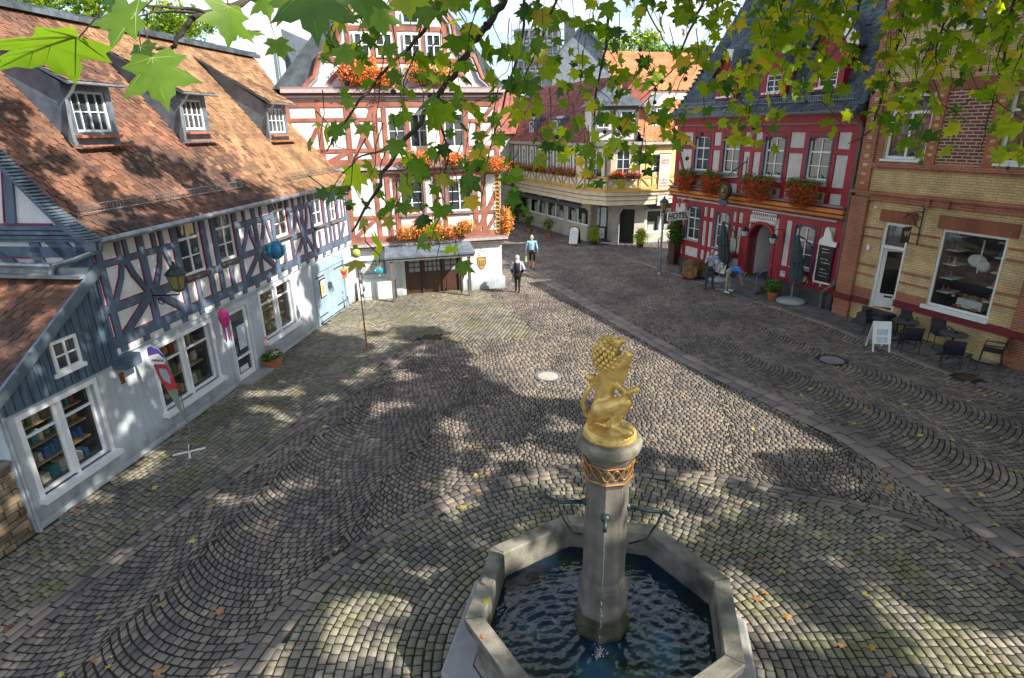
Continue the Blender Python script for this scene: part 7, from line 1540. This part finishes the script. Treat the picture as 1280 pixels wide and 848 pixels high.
# white A-board far, with rounded top
g_ = G(718,307); o = prop('advertising_board', 'dark framed A-board with a white arched poster near the far shop windows', 'sign board', g_[0], g_[1], 205)
def aboard(o, w, h, arch, mfr, mface, spread=.28, th=.02, legs=.0):
    for s_ in (-1,1):
        pts = [(-w/2,legs),(w/2,legs),(w/2,h-(.18 if arch else 0))]+([(w/2*math.cos(t),h-.18+.18*math.sin(t)) for t in np.linspace(.3,PI-.3,7)] if arch else [])+[(-w/2,h-(.18 if arch else 0))]
        e = empty('panel_side', parent=o, loc=(0,0,h)); e.rotation_euler = (s_*math.atan2(spread,h),0,0)
        MB().prism([(x,z-h) for x,z in pts],-th,th).build('panel', mfr, e)
        ins = [(x*.86,(z-h)*.93-.05) for x,z in pts]; yy = (-th-.004,-th) if s_ < 0 else (th,th+.004)
        MB().prism(ins,*yy).build('poster', mface, e)
        for (a,b,cc) in ((.55,.75,'goods_blue'),(.3,.5,'goods_teal')): MB().box(-w*.3,w*.3,yy[0]-.003 if s_<0 else yy[1],yy[0] if s_<0 else yy[1]+.003,-h+h*a,-h+h*b).build('print', M['screen_print'], e)
        if legs:
            for xx in (-w/2+.03,w/2-.03): MB().box(xx-.018,xx+.018,-th,th,-h,-h+legs).build('leg', mfr, e)
aboard(o, .62, 1.15, True, M['black_iron'], M['paper'], .3, legs=.08)
g_ = G(1096,438); o = prop('advertising_board', 'white metal A-board standing on the street left of the cafe tables', 'sign board', g_[0], g_[1], 190)
aboard(o, .52, .95, False, M['white_paint'], M['white_paint'], .30, legs=.25)
# ---------------------------------------------------------------- cafe tables and chairs
def table(x, y, lab):
    o = prop('cafe_table', lab, 'table', x, y, group='round cafe tables'); MB().lathe([(.0,.71),(.36,.71),(.375,.72),(.375,.735),(.36,.745),(.01,.745)],0,0,36).build('table_top', flat('table_top',(.05,.055,.065),.35), o)
    MB().tube([(0,0,.05),(0,0,.71)],.03,8).build('pedestal', M['black_iron'], o); f = MB()
    for k in range(4): a = PI/4+k*PI/2; f.tube([(0,0,.08),(.2*math.cos(a),.2*math.sin(a),.05),(.32*math.cos(a),.32*math.sin(a),.012)],.018,6)
    f.build('foot', M['black_iron'], o); return o
def ashtray(x, y, lab): tag(MB().lathe([(.05,0),(.055,.035),(.045,.035),(.04,.01),(.01,.01)],0,0,14).build('ashtray', M['black_iron'], loc=(x,y,.746)), lab, 'ashtray', 'ashtrays on the cafe tables')
def chair(lab):
    o = prop('cafe_chair', lab, 'chair', 0, 0, group='dark cafe chairs'); 
    MB().prism([(-.23,.44),(.2,.43),(.22,.45),(.2,.465),(-.22,.475)],-.23,.23,ax='x').build('seat', M['chair_plastic'], o)
    V = []; 
    for i in range(6): f = i/5; V.append((.21+.09*f+.03*math.sin(f*3),.46+.42*f))
    MB().prism(V+[(a+.018,b) for a,b in V[::-1]],-.22,.22,ax='x').build('backrest', M['chair_plastic'], o)
    for sx in (-.235,.235):
        MB().tube([(sx,-.24,0),(sx,-.22,.45),(sx,-.2,.64)],.013,6).build('leg', M['black_iron'], o); MB().tube([(sx,.28,0),(sx,.22,.45),(sx,.25,.64),(sx,.32,.88)],.013,6).build('leg', M['black_iron'], o)
        MB().tube([(sx,-.21,.64),(sx,.25,.65)],.018,6).build('armrest', M['black_iron'], o)
    return o
T1 = G(1134,428); T2 = G(1199,446); 
t1p = (12.72,17.95); t2p = (13.45,16.55)
# table tops are matched at their own height
_w = YF.world(3.32,-.95); t1p = (_w.x,_w.y); _w = YF.world(4.75,-.85); t2p = (_w.x,_w.y)
table(*t1p,'round dark cafe table nearer the brick house door'); table(*t2p,'round dark cafe table under the display window'); ashtray(t1p[0]+.08,t1p[1]+.05,'small black ashtray on the table nearer the door'); ashtray(t2p[0]+.1,t2p[1]+.05,'small black ashtray on the table under the display window')
def seat_at(px, py): return G(px,py,.45)
first = None
t1l = (3.32,-.95); t2l = (4.75,-.85)
for (lx,ly,tb2,lab) in ((2.95,-.30,t1l,'dark chair behind the left cafe table, back to the brick wall'),(3.95,-1.55,t1l,'dark chair in front of the left cafe table, seen from behind'),(4.1,-.33,t2l,'dark chair behind the right cafe table, against the wall'),(5.25,-1.6,t2l,'dark chair in front of the right cafe table, seen from behind'),(5.65,-.45,t2l,'dark chair turned sideways at the far right'),(2.5,-1.15,t1l,'dark chair left of the left cafe table, behind the white board')):
    if first is None: first = c_ = chair(lab)
    else: c_ = copy_tree(first); c_['label'] = lab
    p_ = YF.world(lx,ly); q_ = YF.world(*tb2); d_ = q_-p_; c_.location = (p_.x,p_.y,0); c_.rotation_euler = (0,0,math.atan2(d_.y,d_.x)+PI/2)
g_ = G(1112,405,.4); o = prop('waste_bin','dark round bin between the white board and the cafe step','bin',g_[0]+.1,g_[1]+.3); MB().lathe([(.17,0),(.2,.62),(.2,.66),(.05,.68)],0,0,20).build('bin_body', flat('navy_bin',(.02,.02,.045)), o); MB().lathe([(.21,.6),(.21,.64)],0,0,20).build('rim', M['black_iron'], o)
# ---------------------------------------------------------------- left side things
g_ = G(237,566); az_ = 20
o = prop('feather_flag', 'feather flag with violet, white and red print on a crossed white stand', 'flag', g_[0], g_[1]); ff = Fr(g_, 60)
q = MB(); 
for a in (0,PI/2): q.beam((-.33*math.cos(a+.5),-.33*math.sin(a+.5),.03),(.33*math.cos(a+.5),.33*math.sin(a+.5),.03),.04,.03)
q.build('stand', M['white_paint'], o)
pole_px = [(237,560),(231,532),(220,500),(207,468),(193,440)]; 
FL2 = Fr((g_[0],g_[1]), 100)
def fp(px,py): v = FL2.y(px,py,0); w_ = FL2.world(v.x,0,v.z); return (w_.x-g_[0],w_.y-g_[1],v.z)
MB().tube([(0,0,.03)]+[fp(*p) for p in ((238,545),(235,530),(231,515),(226,495))],.014,6).build('pole', M['zinc'], o)
def sail(pts, m, name, oy=0): V = [fp(*p) for p in pts]; n_=len(V); o_=Vector((math.sin(0)*0+.006*FL2.Y.x,.006*FL2.Y.y,0)); s_ = o_*(oy); MB().add([Vector(v)+s_-o_*.5 for v in V]+[Vector(v)+s_+o_*.5 for v in V],[tuple(range(n_)),tuple(range(2*n_-1,n_-1,-1))]+[(i,(i+1)%n_,(i+1)%n_+n_,i+n_) for i in range(n_)]).build(name,m,o)
sail([(184,436),(188,433),(198,437),(208,448),(216,470),(222,490),(228,512),(235,530),(228,520),(216,500),(203,478),(192,452)], flat('flag_green_grey',(.25,.30,.24)), 'cloth')
for s_ in (-1.4,1.4):
    sail([(184,436),(188,433),(198,437),(207,447),(198,446),(186,446)], flat('flag_violet',(.11,.07,.35)), 'flag_top', s_)
    sail([(186,445),(198,442),(208,450),(206,455),(192,455),(187,451)], M['white_paint'], 'flag_label', s_*1.3)
    sail([(192,456),(209,456),(217,472),(222,486),(210,488),(200,474)], flat('flag_red',(.55,.05,.06)), 'flag_field', s_*1.1)
    sail([(199,460),(208,461),(213,471),(214,480),(206,476),(201,468)], flat('flag_grey',(.45,.45,.50)), 'flag_motif', s_*1.5)
tx_ = fp(198,450); text_obj('nakarac', .095, M['goods_x'] if 'goods_x' in M else flat('flag_letter',(.30,.02,.10)), o, (tx_[0]-.0,tx_[1]-.02,tx_[2]), (PI/2,0,FL2.rot), name='lettering')
# wall lantern on the left house
lt_p = LF.y(221,350,-.75); o = fr_empty('wall_lantern', LF, 'big amber glass lantern on an iron bracket on the blue timber wall', 'lantern')
x_,z_ = lt_p.x, lt_p.z; y_ = -.75
MB().lathe([(.11,z_-.22),(.19,z_+.12)],x_,y_,4,PI/4).build('lantern_glass', flat('amber_glass',(.30,.24,.09),.25), o)
MB().lathe([(.22,z_+.12),(.23,z_+.14),(.13,z_+.25),(.10,z_+.26),(.10,z_+.30),(.05,z_+.33),(.02,z_+.36)],x_,y_,8).ball((x_,y_,z_+.38),.035).lathe([(.06,z_-.27),(.12,z_-.23),(.12,z_-.21)],x_,y_,8).build('cap', M['verdigris'], o)
for k in range(4): a = PI/4+k*PI/2; MB().tube([(x_+.112*math.cos(a),y_+.112*math.sin(a),z_-.22),(x_+.192*math.cos(a),y_+.192*math.sin(a),z_+.12)],.010,4).build('rib', M['black_iron'], o)
q = MB().tube([(x_-.05,-.1,z_-.36),(x_-.02,-.4,z_-.36),(x_,y_+.02,z_-.34),(x_,y_,z_-.27)],.018,6).tube([(x_-.05,-.1,z_-.2),(x_-.05,-.1,z_-.65)],.022,6)
q.tube([(x_-.04,-.28+.10*math.cos(t)*(1-.06*t),z_-.49+.10*math.sin(t)*(1-.06*t)) for t in np.linspace(1.6,8,16)],.012,5).build('bracket', M['black_iron'], o)
# paper globe, spinners, windsocks
def globe(fr, px, py, y0, r, cols, lab, name='paper_lantern', squash=1.0, string=.9):
    c = fr.y(px,py,y0); o = fr_empty(name, fr, lab, 'windspinner'); n_ = 16; mb = MB()
    for k in range(n_):
        a0_,a1_ = 2*PI*k/n_, 2*PI*(k+1)/n_
        for j in range(8):
            t0,t1 = PI*j/8, PI*(j+1)/8
            def P(a,t,b=0): rr=r*(1+b); return (c.x+rr*math.sin(t)*math.cos(a)*squash, c.y+rr*math.sin(t)*math.sin(a), c.z-rr*math.cos(t))
            am = (a0_+a1_)/2; mb.add([P(a0_,t0),P(am,t0,.05),P(a1_,t0),P(a1_,t1),P(am,t1,.05),P(a0_,t1)],[(0,1,4,5),(1,2,3,4)],k%len(cols))
    mb.build('globe', cols, o, smooth=False); return o, c
o, c = globe(LF,344,313,-.55,.26,[flat('globe_blue',(.03,.20,.42)),flat('globe_teal',(.03,.33,.38)),flat('globe_deep',(.03,.10,.35))],'round blue pleated paper lantern hanging before the blue timber wall'); MB().tube([(c.x,c.y,c.z+.26),(c.x,c.y,c.z+.6),(c.x,-.1,c.z+.75)],.006,4).build('string', M['black_iron'], o)
gp = G(459,438); o = prop('wind_spinner_pole', 'tall rusty pole carrying a small yellow-green pleated globe', 'windspinner', gp[0], gp[1]); PF = Fr(gp, 90)
ztop = PF.y(448,330).z; xt = PF.y(446,326).x
MB().tube([(0,0,0),(xt*.5,0,ztop*.5),(xt*.92,0,ztop)],[.03,.022,.018],7).build('pole', M['rust_pole'], o); MB().tube([(xt*.92-.25,0,ztop+.08),(xt*.92,0,ztop),(xt*.92+.3,0,ztop+.1)],.008,5).tube([(xt*.92,0,ztop),(xt*.95,0,ztop+.25)],.008,5).build('cross_rod', M['zinc'], o)
zc = PF.y(444,317).z; m_ = MB(); 
for k in range(12):
    a0_,a1_ = 2*PI*k/12, 2*PI*(k+1)/12
    for j in range(6):
        t0,t1 = PI*j/6, PI*(j+1)/6; P = lambda a,t: (xt*1.0+.145*math.sin(t)*math.cos(a), .145*math.sin(t)*math.sin(a), zc-.145*math.cos(t)); m_.add([P(a0_,t0),P(a1_,t0),P(a1_,t1),P(a0_,t1)],[(0,1,2,3)],k%2)
m_.build('globe', [flat('yellow_green',(.50,.52,.12)),flat('olive_green',(.30,.42,.12))], o); MB().box(xt-.07,xt+.07,-.03,.03,zc+.15,zc+.27).build('knot', M['leaf_dark'], o)
def fish(fr_px, base_px, lab, col, s=1.0):
    gb = G(*base_px); F_ = Fr(gb, 90); c = F_.y(*fr_px); o = prop('fish_spinner', lab, 'windspinner', gb[0], gb[1])
    m_ = MB(); m_.ball((c.x,0,c.z),(.20*s,.05,.14*s),0,14,8); m_.prism([(c.x+.14*s,c.z),(c.x+.30*s,c.z+.16*s),(c.x+.24*s,c.z),(c.x+.30*s,c.z-.16*s)],-.01,.01,1); m_.prism([(c.x-.08*s,c.z+.11*s),(c.x+.1*s,c.z+.11*s),(c.x+.04*s,c.z+.22*s)],-.01,.01,2); m_.prism([(c.x-.08*s,c.z-.11*s),(c.x+.1*s,c.z-.11*s),(c.x+.04*s,c.z-.22*s)],-.01,.01,2)
    m_.build('fish_body', col, o); MB().ball((c.x-.12*s,-.04,c.z+.03),.025).build('eye', M['white_paint'], o); MB().tube([(0,0,0),(c.x,0,c.z-.12)],.008,5).build('stick', M['zinc'], o)
fish((473,339),(470,388),'blue and yellow fish on a thin stick before the white house',[flat('fish_blue',(.05,.35,.5)),flat('fish_navy',(.02,.05,.2)),flat('fish_yellow',(.6,.55,.1))])
o = fr_empty('fish_windsock', LF, 'red and orange fish windsock hanging before the blue gate', 'windsock'); c = LF.y(430,339,-.7); m_ = MB(); m_.ball(c,(.22,.10,.12),0,12,8); m_.ball((c.x-.05,c.y,c.z+.05),(.16,.11,.07),1,10,6); 
for k in range(6): m_.prism([(c.x-.18+.07*k,c.z-.08),(c.x-.13+.07*k,c.z-.08),(c.x-.18+.07*k+.02*(k%2),c.z-.26-.04*(k%3))],c.y-.01,c.y+.01,k%2)
m_.build('fish_body', [flat('sock_red',(.6,.06,.03)),flat('sock_orange',(.75,.3,.04))], o); MB().tube([(c.x,c.y,c.z+.1),(c.x,c.y,c.z+.5),(c.x,-.1,c.z+.6)],.006,4).build('string', M['black_iron'], o)
o = fr_empty('door_windsock', LF, 'pink and violet windsock hanging beside the shop door', 'windsock'); c = LF.y(281,402,-.35); m_ = MB()
m_.lathe([(.03,c.z+.34),(.12,c.z+.28),(.15,c.z+.12),(.11,c.z-.05),(.08,c.z-.15)],c.x,c.y,12,m=0)
for k in range(6): a = k*PI/3; m_.box(c.x+.08*math.cos(a)-.02,c.x+.08*math.cos(a)+.02,c.y+.08*math.sin(a)-.004,c.y+.08*math.sin(a)+.004,c.z-.5-.05*(k%2),c.z-.13,1+k%2)
m_.ball((c.x,c.y-.12,c.z+.08),(.06,.02,.10),2,8,6); m_.build('sock', [flat('sock_pink',(.62,.05,.22)),flat('sock_coral',(.75,.18,.12)),flat('sock_violet',(.30,.04,.45))], o); MB().tube([(c.x,c.y,c.z+.3),(c.x,-.08,c.z+.45)],.006,4).build('string', M['black_iron'], o)
# spiral spinner
gs_ = G(466,389); o = prop('spiral_spinner', 'thin dark spiral wind spinner on a stick before the white house', 'windspinner', gs_[0]-.3, gs_[1]); V=[];F=[]
for i in range(40): f = i/39; a = f*4*PI; w_ = .10; V += [(w_*math.cos(a),w_*math.sin(a),.35+1.1*f),(-w_*.2*math.cos(a),-w_*.2*math.sin(a),.33+1.1*f)]
for i in range(39): F.append((2*i,2*i+1,2*i+3,2*i+2))
MB().add(V,F).build('spiral', flat('spiral_grey',(.12,.14,.18)), o); MB().tube([(0,0,0),(0,0,1.5)],.008,5).ball((0,0,1.53),.05).build('stick', M['black_iron'], o)
# flower trough by the shop door
g_ = G(342,460); o = prop('flower_trough', 'terracotta flower box with white flowers beside the shop door', 'flower box', g_[0]-.05, g_[1]+.1, LF.az+6-90)
tb_ = MB(); tb_.add([(-.24,-.15,0),(.24,-.15,0),(.24,.15,0),(-.24,.15,0),(-.28,-.18,.26),(.28,-.18,.26),(.28,.18,.26),(-.28,.18,.26)],[(0,1,5,4),(1,2,6,5),(2,3,7,6),(3,0,4,7),(0,3,2,1),(4,5,6,7)]); tb_.build('trough', M['terracotta'], o, bevel=.01)
foliage('leaves', o, [(-.12,0,.36,.22,.2,.15),(.14,0,.36,.22,.2,.14)], 900, .045, [M['shrub'],M['leaf_dark'],M['leaf_green']], 3); foliage('flowers', o, [(0,-.08,.40,.24,.14,.11)], 110, .030, [M['flower_white']], 4)
MB().tube([(-.1,0,.3),(-.14,0,.75),(-.12,0,.95)],.006,4).ball((-.12,0,.98),.045).build('tall_bloom', M['flower_pink'], o)
# ================================================================== PEOPLE
def person(x, y, face, lab, J, cols, hair=None, extra=None, h=1.74):
    """J: joint dict in metres (own axes: -y = front); cols: skin, top, trousers, shoes materials; one continuous body"""
    o = empty('person', lab, 'person', loc=(x,y,0), rz=math.radians(face)); s = h/1.74
    j = {k: Vector(v)*s for k, v in J.items()}
    p = []
    L_ = lambda a,b,r0,r1: p.append(('l', j[a], j[b], r0*s, r1*s))
    for sd_ in ('l','r'):
        L_('hip'+sd_,'knee'+sd_,.088,.058); L_('knee'+sd_,'ank'+sd_,.056,.040); L_('ank'+sd_,'toe'+sd_,.043,.036)
        L_('sho'+sd_,'elb'+sd_,.052,.042); L_('elb'+sd_,'wri'+sd_,.040,.028)
        d = (j['wri'+sd_]-j['elb'+sd_]).normalized(); side = d.orthogonal().normalized(); q0 = j['wri'+sd_]+d*.05*s
        p.append(('l', j['wri'+sd_], q0+d*.03*s, .028*s, .034*s))
        for k in range(4): a = q0+side*(k-1.5)*.018*s+d*.02; p.append(('l', a, a+d*(.065-.008*abs(k-1.4))*s+side.cross(d)*.012, .0105*s, .009*s))
        p.append(('l', q0+side*.02*s, q0+side*.05*s+d*.02*s, .012*s, .010*s))
    L_('pel','wst',.125,.115); L_('wst','chs',.12,.145); L_('shol','shor',.07,.07); L_('chs','nek',.12,.055); L_('nek','hed',.052,.06)
    L_('hipl','hipr',.095,.095)
    hd = j['hed']; hn = (j['hed']-j['nek']).normalized(); p.append(('b', hd+hn*.07*s, (.075*s,.092*s,.112*s)))
    fr_ = j.get('look', Vector((0,-1,0))).normalized(); c0 = hd+hn*.06*s; rt = fr_.cross(hn).normalized()
    p += [('b', c0+fr_*.092*s-hn*.01, .016*s), ('b', c0+fr_*.08*s-hn*.06*s, .02*s), ('b', c0+rt*.075*s, (.015,.02,.028)), ('b', c0-rt*.075*s, (.015,.02,.028))]
    zc = dict(cols)
    def near(c, a, b, r):
        a_, b_ = j[a], j[b]; ab = b_-a_; t = max(0,min(1,(c-a_).dot(ab)/ab.length_squared)); return (c-(a_+ab*t)).length < r*s
    def pick(c):
        c = Vector(c)
        for sd_ in ('l','r'):
            if near(c,'ank'+sd_,'toe'+sd_,.062) and c.z < .12*s: return 3
        if (c-(hd+hn*.06*s)).length < .14*s or near(c,'nek','hed',.065): return 0
        for sd_ in ('l','r'):
            m_ = 'elb' if zc.get('short') else None
            if zc.get('short') and near(c,'elb'+sd_,'wri'+sd_,.056): return 0
            if (c-j['wri'+sd_]).length < .03*s or (c-(j['wri'+sd_]+(j['wri'+sd_]-j['elb'+sd_]).normalized()*.09*s)).length < .085*s: return 0
        if zc.get('bareleg'):
            for sd_ in ('l','r'):
                if near(c,'knee'+sd_,'ank'+sd_,.075) and (c-j['knee'+sd_]).length > .08: return 0
        dt = min((c-j[k]).length for k in ('chs','wst','shol','shor','elbl','elbr')); dl = min((c-j[k]).length for k in ('pel','kneel','kneer','ankl','ankr','hipl','hipr'))
        w_ = j['wst']*.55+j['pel']*.45; ax_ = (j['chs']-j['pel']).normalized()
        if (c-w_).dot(ax_) > 0 or near(c,'sho'+'l','elbl',.07) or near(c,'shor','elbr',.07) or near(c,'elbl','wril',.06) or near(c,'elbr','wrir',.06): return 1
        return 2
    b = lumpy('body', p, .014*s, [M['skin'],zc['top'],zc['legs'],zc['shoes']], o, pick, 2)
    eye = MB(); 
    for sg in (-1,1): eye.ball(c0+fr_*.086*s+rt*.03*sg*s+hn*.015*s, .009)
    eye.build('eyes', M['black_iron'], o)
    if hair: 
        hb = [('b', c0+hn*.035*s-fr_*.014*s, (.083*s,.092*s,.098*s)), ('b', c0-fr_*.04*s-hn*.01*s, (.076*s,.065*s,.085*s))]
        lumpy('hair', hb, .014, [hair], o, None, 1)
    if extra: extra(o, j)
    return o
base = dict(pel=(0,0,.93),wst=(0,0,1.10),chs=(0,0,1.30),nek=(0,.01,1.47),hed=(0,-.01,1.56),hipl=(.10,0,.90),hipr=(-.10,0,.90),kneel=(.11,-.03,.49),kneer=(-.11,-.02,.49),ankl=(.12,.01,.07),ankr=(-.12,.01,.07),toel=(.13,-.15,.045),toer=(-.13,-.15,.045),
 shol=(.19,0,1.40),shor=(-.19,0,1.40),elbl=(.24,.03,1.13),elbr=(-.24,.03,1.13),wril=(.25,-.04,.89),wrir=(-.25,-.04,.89))
hair_grey = flat('grey_hair',(.45,.44,.42),.7)
# man by the barrels: hand at his mouth, other hand on the hip
J = dict(base); J.update(elbr=(-.27,-.10,1.18),wrir=(-.06,-.20,1.42),elbl=(.40,.08,1.18),wril=(.22,-.02,1.02),ankl=(.15,.03,.07),toel=(.19,-.12,.045),ankr=(-.16,-.05,.07),toer=(-.2,-.2,.045),kneer=(-.14,-.05,.49))
g_ = G(886,361); person(g_[0],g_[1],math.degrees(math.atan2(-g_[0],g_[1]))+12,'man in light blue shirt and jeans standing by the barrels, hand at mouth',J,dict(top=flat('shirt_blue',(.36,.46,.68),.8),legs=flat('jeans',(.03,.045,.09),.85),shoes=M['black_iron'],short=1),flat('grey_fringe',(.35,.33,.3)))
# man bending forward towards the step
J = dict(base); J.update(pel=(0,.10,.90),wst=(0,-.02,1.02),chs=(0,-.25,1.02),nek=(0,-.42,.93),hed=(0,-.50,.86),hipl=(.10,.12,.88),hipr=(-.10,.12,.88),kneel=(.15,-.02,.48),kneer=(-.15,.14,.48),ankl=(.17,-.02,.07),toel=(.19,-.17,.045),ankr=(-.17,.16,.07),toer=(-.19,.02,.045),shol=(.19,-.34,1.0),shor=(-.19,-.34,1.0),elbl=(.22,-.38,.72),elbr=(-.22,-.38,.72),wril=(.12,-.46,.50),wrir=(-.14,-.46,.48),look=(0,-.6,-1))
g_ = G(911,366); person(g_[0],g_[1],75,'man in blue top and grey trousers bending forward by the hotel steps',J,dict(top=flat('shirt_azure',(.07,.22,.55),.8),legs=flat('grey_trousers',(.33,.32,.28),.85),shoes=M['white_paint'],short=1),flat('dark_hair',(.04,.03,.025)))
# walking man with a green bag, seen from behind
J = dict(base); J.update(kneel=(.10,-.10,.50),ankl=(.10,-.12,.07),toel=(.11,-.27,.05),kneer=(-.10,.02,.49),ankr=(-.10,.15,.09),toer=(-.10,.02,.045),elbl=(.27,.0,1.12),wril=(.30,-.06,.90),elbr=(-.27,.0,1.12),wrir=(-.30,-.03,.90))
def bag(side, m, w_=.17, h_=.34):
    def f(o, j):
        w = j['wri'+side]; d = w+Vector((0,0,-.10)); MB().add([(d.x-.03,d.y-w_,d.z-.12),(d.x+.03,d.y-w_,d.z-.12),(d.x+.03,d.y+w_,d.z-.12),(d.x-.03,d.y+w_,d.z-.12),(d.x-.06,d.y-w_*.9,d.z-.12-h_),(d.x+.06,d.y-w_*.9,d.z-.12-h_),(d.x+.06,d.y+w_*.9,d.z-.12-h_),(d.x-.06,d.y+w_*.9,d.z-.12-h_)],[(0,1,2,3),(4,7,6,5),(0,4,5,1),(1,5,6,2),(2,6,7,3),(3,7,4,0)]).tube([(d.x,d.y-w_*.6,d.z-.12),(d.x,d.y,d.z+.02),(d.x,d.y+w_*.6,d.z-.12)],.008,5)
        return d, w_, h_
    return f
def carried_bag(o_person, wri, m, lab, w_=.15, h_=.32):
    bpy.context.view_layer.update(); w = o_person.matrix_world @ Vector(wri); t = empty('shopping_bag', lab, 'bag', loc=(w.x,w.y,w.z-.09), rz=o_person.rotation_euler.z)
    mb = MB(); mb.add([(-.02,-w_,-.12),(.02,-w_,-.12),(.02,w_,-.12),(-.02,w_,-.12),(-.06,-w_*.85,-.12-h_),(.06,-w_*.85,-.12-h_),(.06,w_*.85,-.12-h_),(-.06,w_*.85,-.12-h_)],[(0,1,2,3),(4,7,6,5),(0,4,5,1),(1,5,6,2),(2,6,7,3),(3,7,4,0)]); mb.build('pouch', m, t, bevel=.02)
    MB().tube([(0,-w_*.6,-.12),(0,0,0),(0,w_*.6,-.12)],.007,5).build('handle', m, t)
g_ = G(665,337); pm = person(g_[0],g_[1],172,'grey-haired man walking away in a light blue shirt and black shorts',J,dict(top=flat('shirt_sky',(.28,.55,.72),.8),legs=M['black_iron'],shoes=M['black_iron'],bareleg=1),hair_grey)
carried_bag(pm, (.30,-.06,.90), flat('green_bag',(.45,.62,.28)), 'pale green shopping bag in the walking man\'s left hand')
# hooded woman in black
J = dict(base); J.update(kneel=(.08,-.06,.49),ankl=(.08,-.10,.07),toel=(.09,-.25,.045),kneer=(-.08,.02,.49),ankr=(-.08,.08,.08),toer=(-.08,-.06,.045),elbl=(.28,.05,1.14),wril=(.24,-.06,.95),elbr=(-.30,.06,1.14),wrir=(-.24,-.06,.98))
def scarf(o, j):
    c0 = j['hed']; lumpy('headscarf', [('b', c0+Vector((0,.015,.07)), (.105,.115,.13)), ('l', c0+Vector((0,.03,-.02)), c0+Vector((0,.05,-.12)), .09, .12), ('l', c0+Vector((-.12,.05,-.18)), c0+Vector((.12,.05,-.18)), .07,.07)], .016, [flat('scarf',(.55,.53,.58),.85)], o)
    lumpy('jacket', [('l', (0,0,1.28), (0,.02,.80), .17, .21), ('l', j['shol'], j['elbl'], .08,.07), ('l', j['shor'], j['elbr'], .08,.07), ('l', j['elbl'], j['wril'], .065,.05), ('l', j['elbr'], j['wrir'], .065,.05)], .02, [flat('jacket_lilac',(.40,.38,.47),.85), M['black_iron']], o, lambda c: 1 if (c[2] < 1.02 or (abs(c[0]) < .13 and c[1] > .08 and c[2] < 1.36)) else 0)
g_ = G(647,366); pw_ = person(g_[0],g_[1],176,'woman in a pale headscarf and lilac jacket walking away',J,dict(top=flat('jacket_lilac',(.40,.38,.47),.85),legs=M['black_iron'],shoes=M['black_iron']),None,scarf,1.64)
bpy.context.view_layer.update(); w = pw_.matrix_world @ Vector((0,.19,1.12)); t = empty('rucksack','black rucksack on the back of the woman in the headscarf','bag',loc=w,rz=pw_.rotation_euler.z); MB().ball((0,.05,.02),(.14,.09,.22),0,14,10).build('sack', flat('rucksack_black',(.012,.012,.018),.8), t, smooth=True); MB().tube([(-.09,.0,.2),(-.1,-.12,.28),(-.1,-.3,.2)],.012,5).tube([(.09,.0,.2),(.1,-.12,.28),(.1,-.3,.2)],.012,5).build('strap', M['black_iron'], t)
carried_bag(pw_, (.24*.94,-.06,.95*.94), flat('white_bag',(.6,.6,.62)), 'white shopping bag in the left hand of the woman in the headscarf')
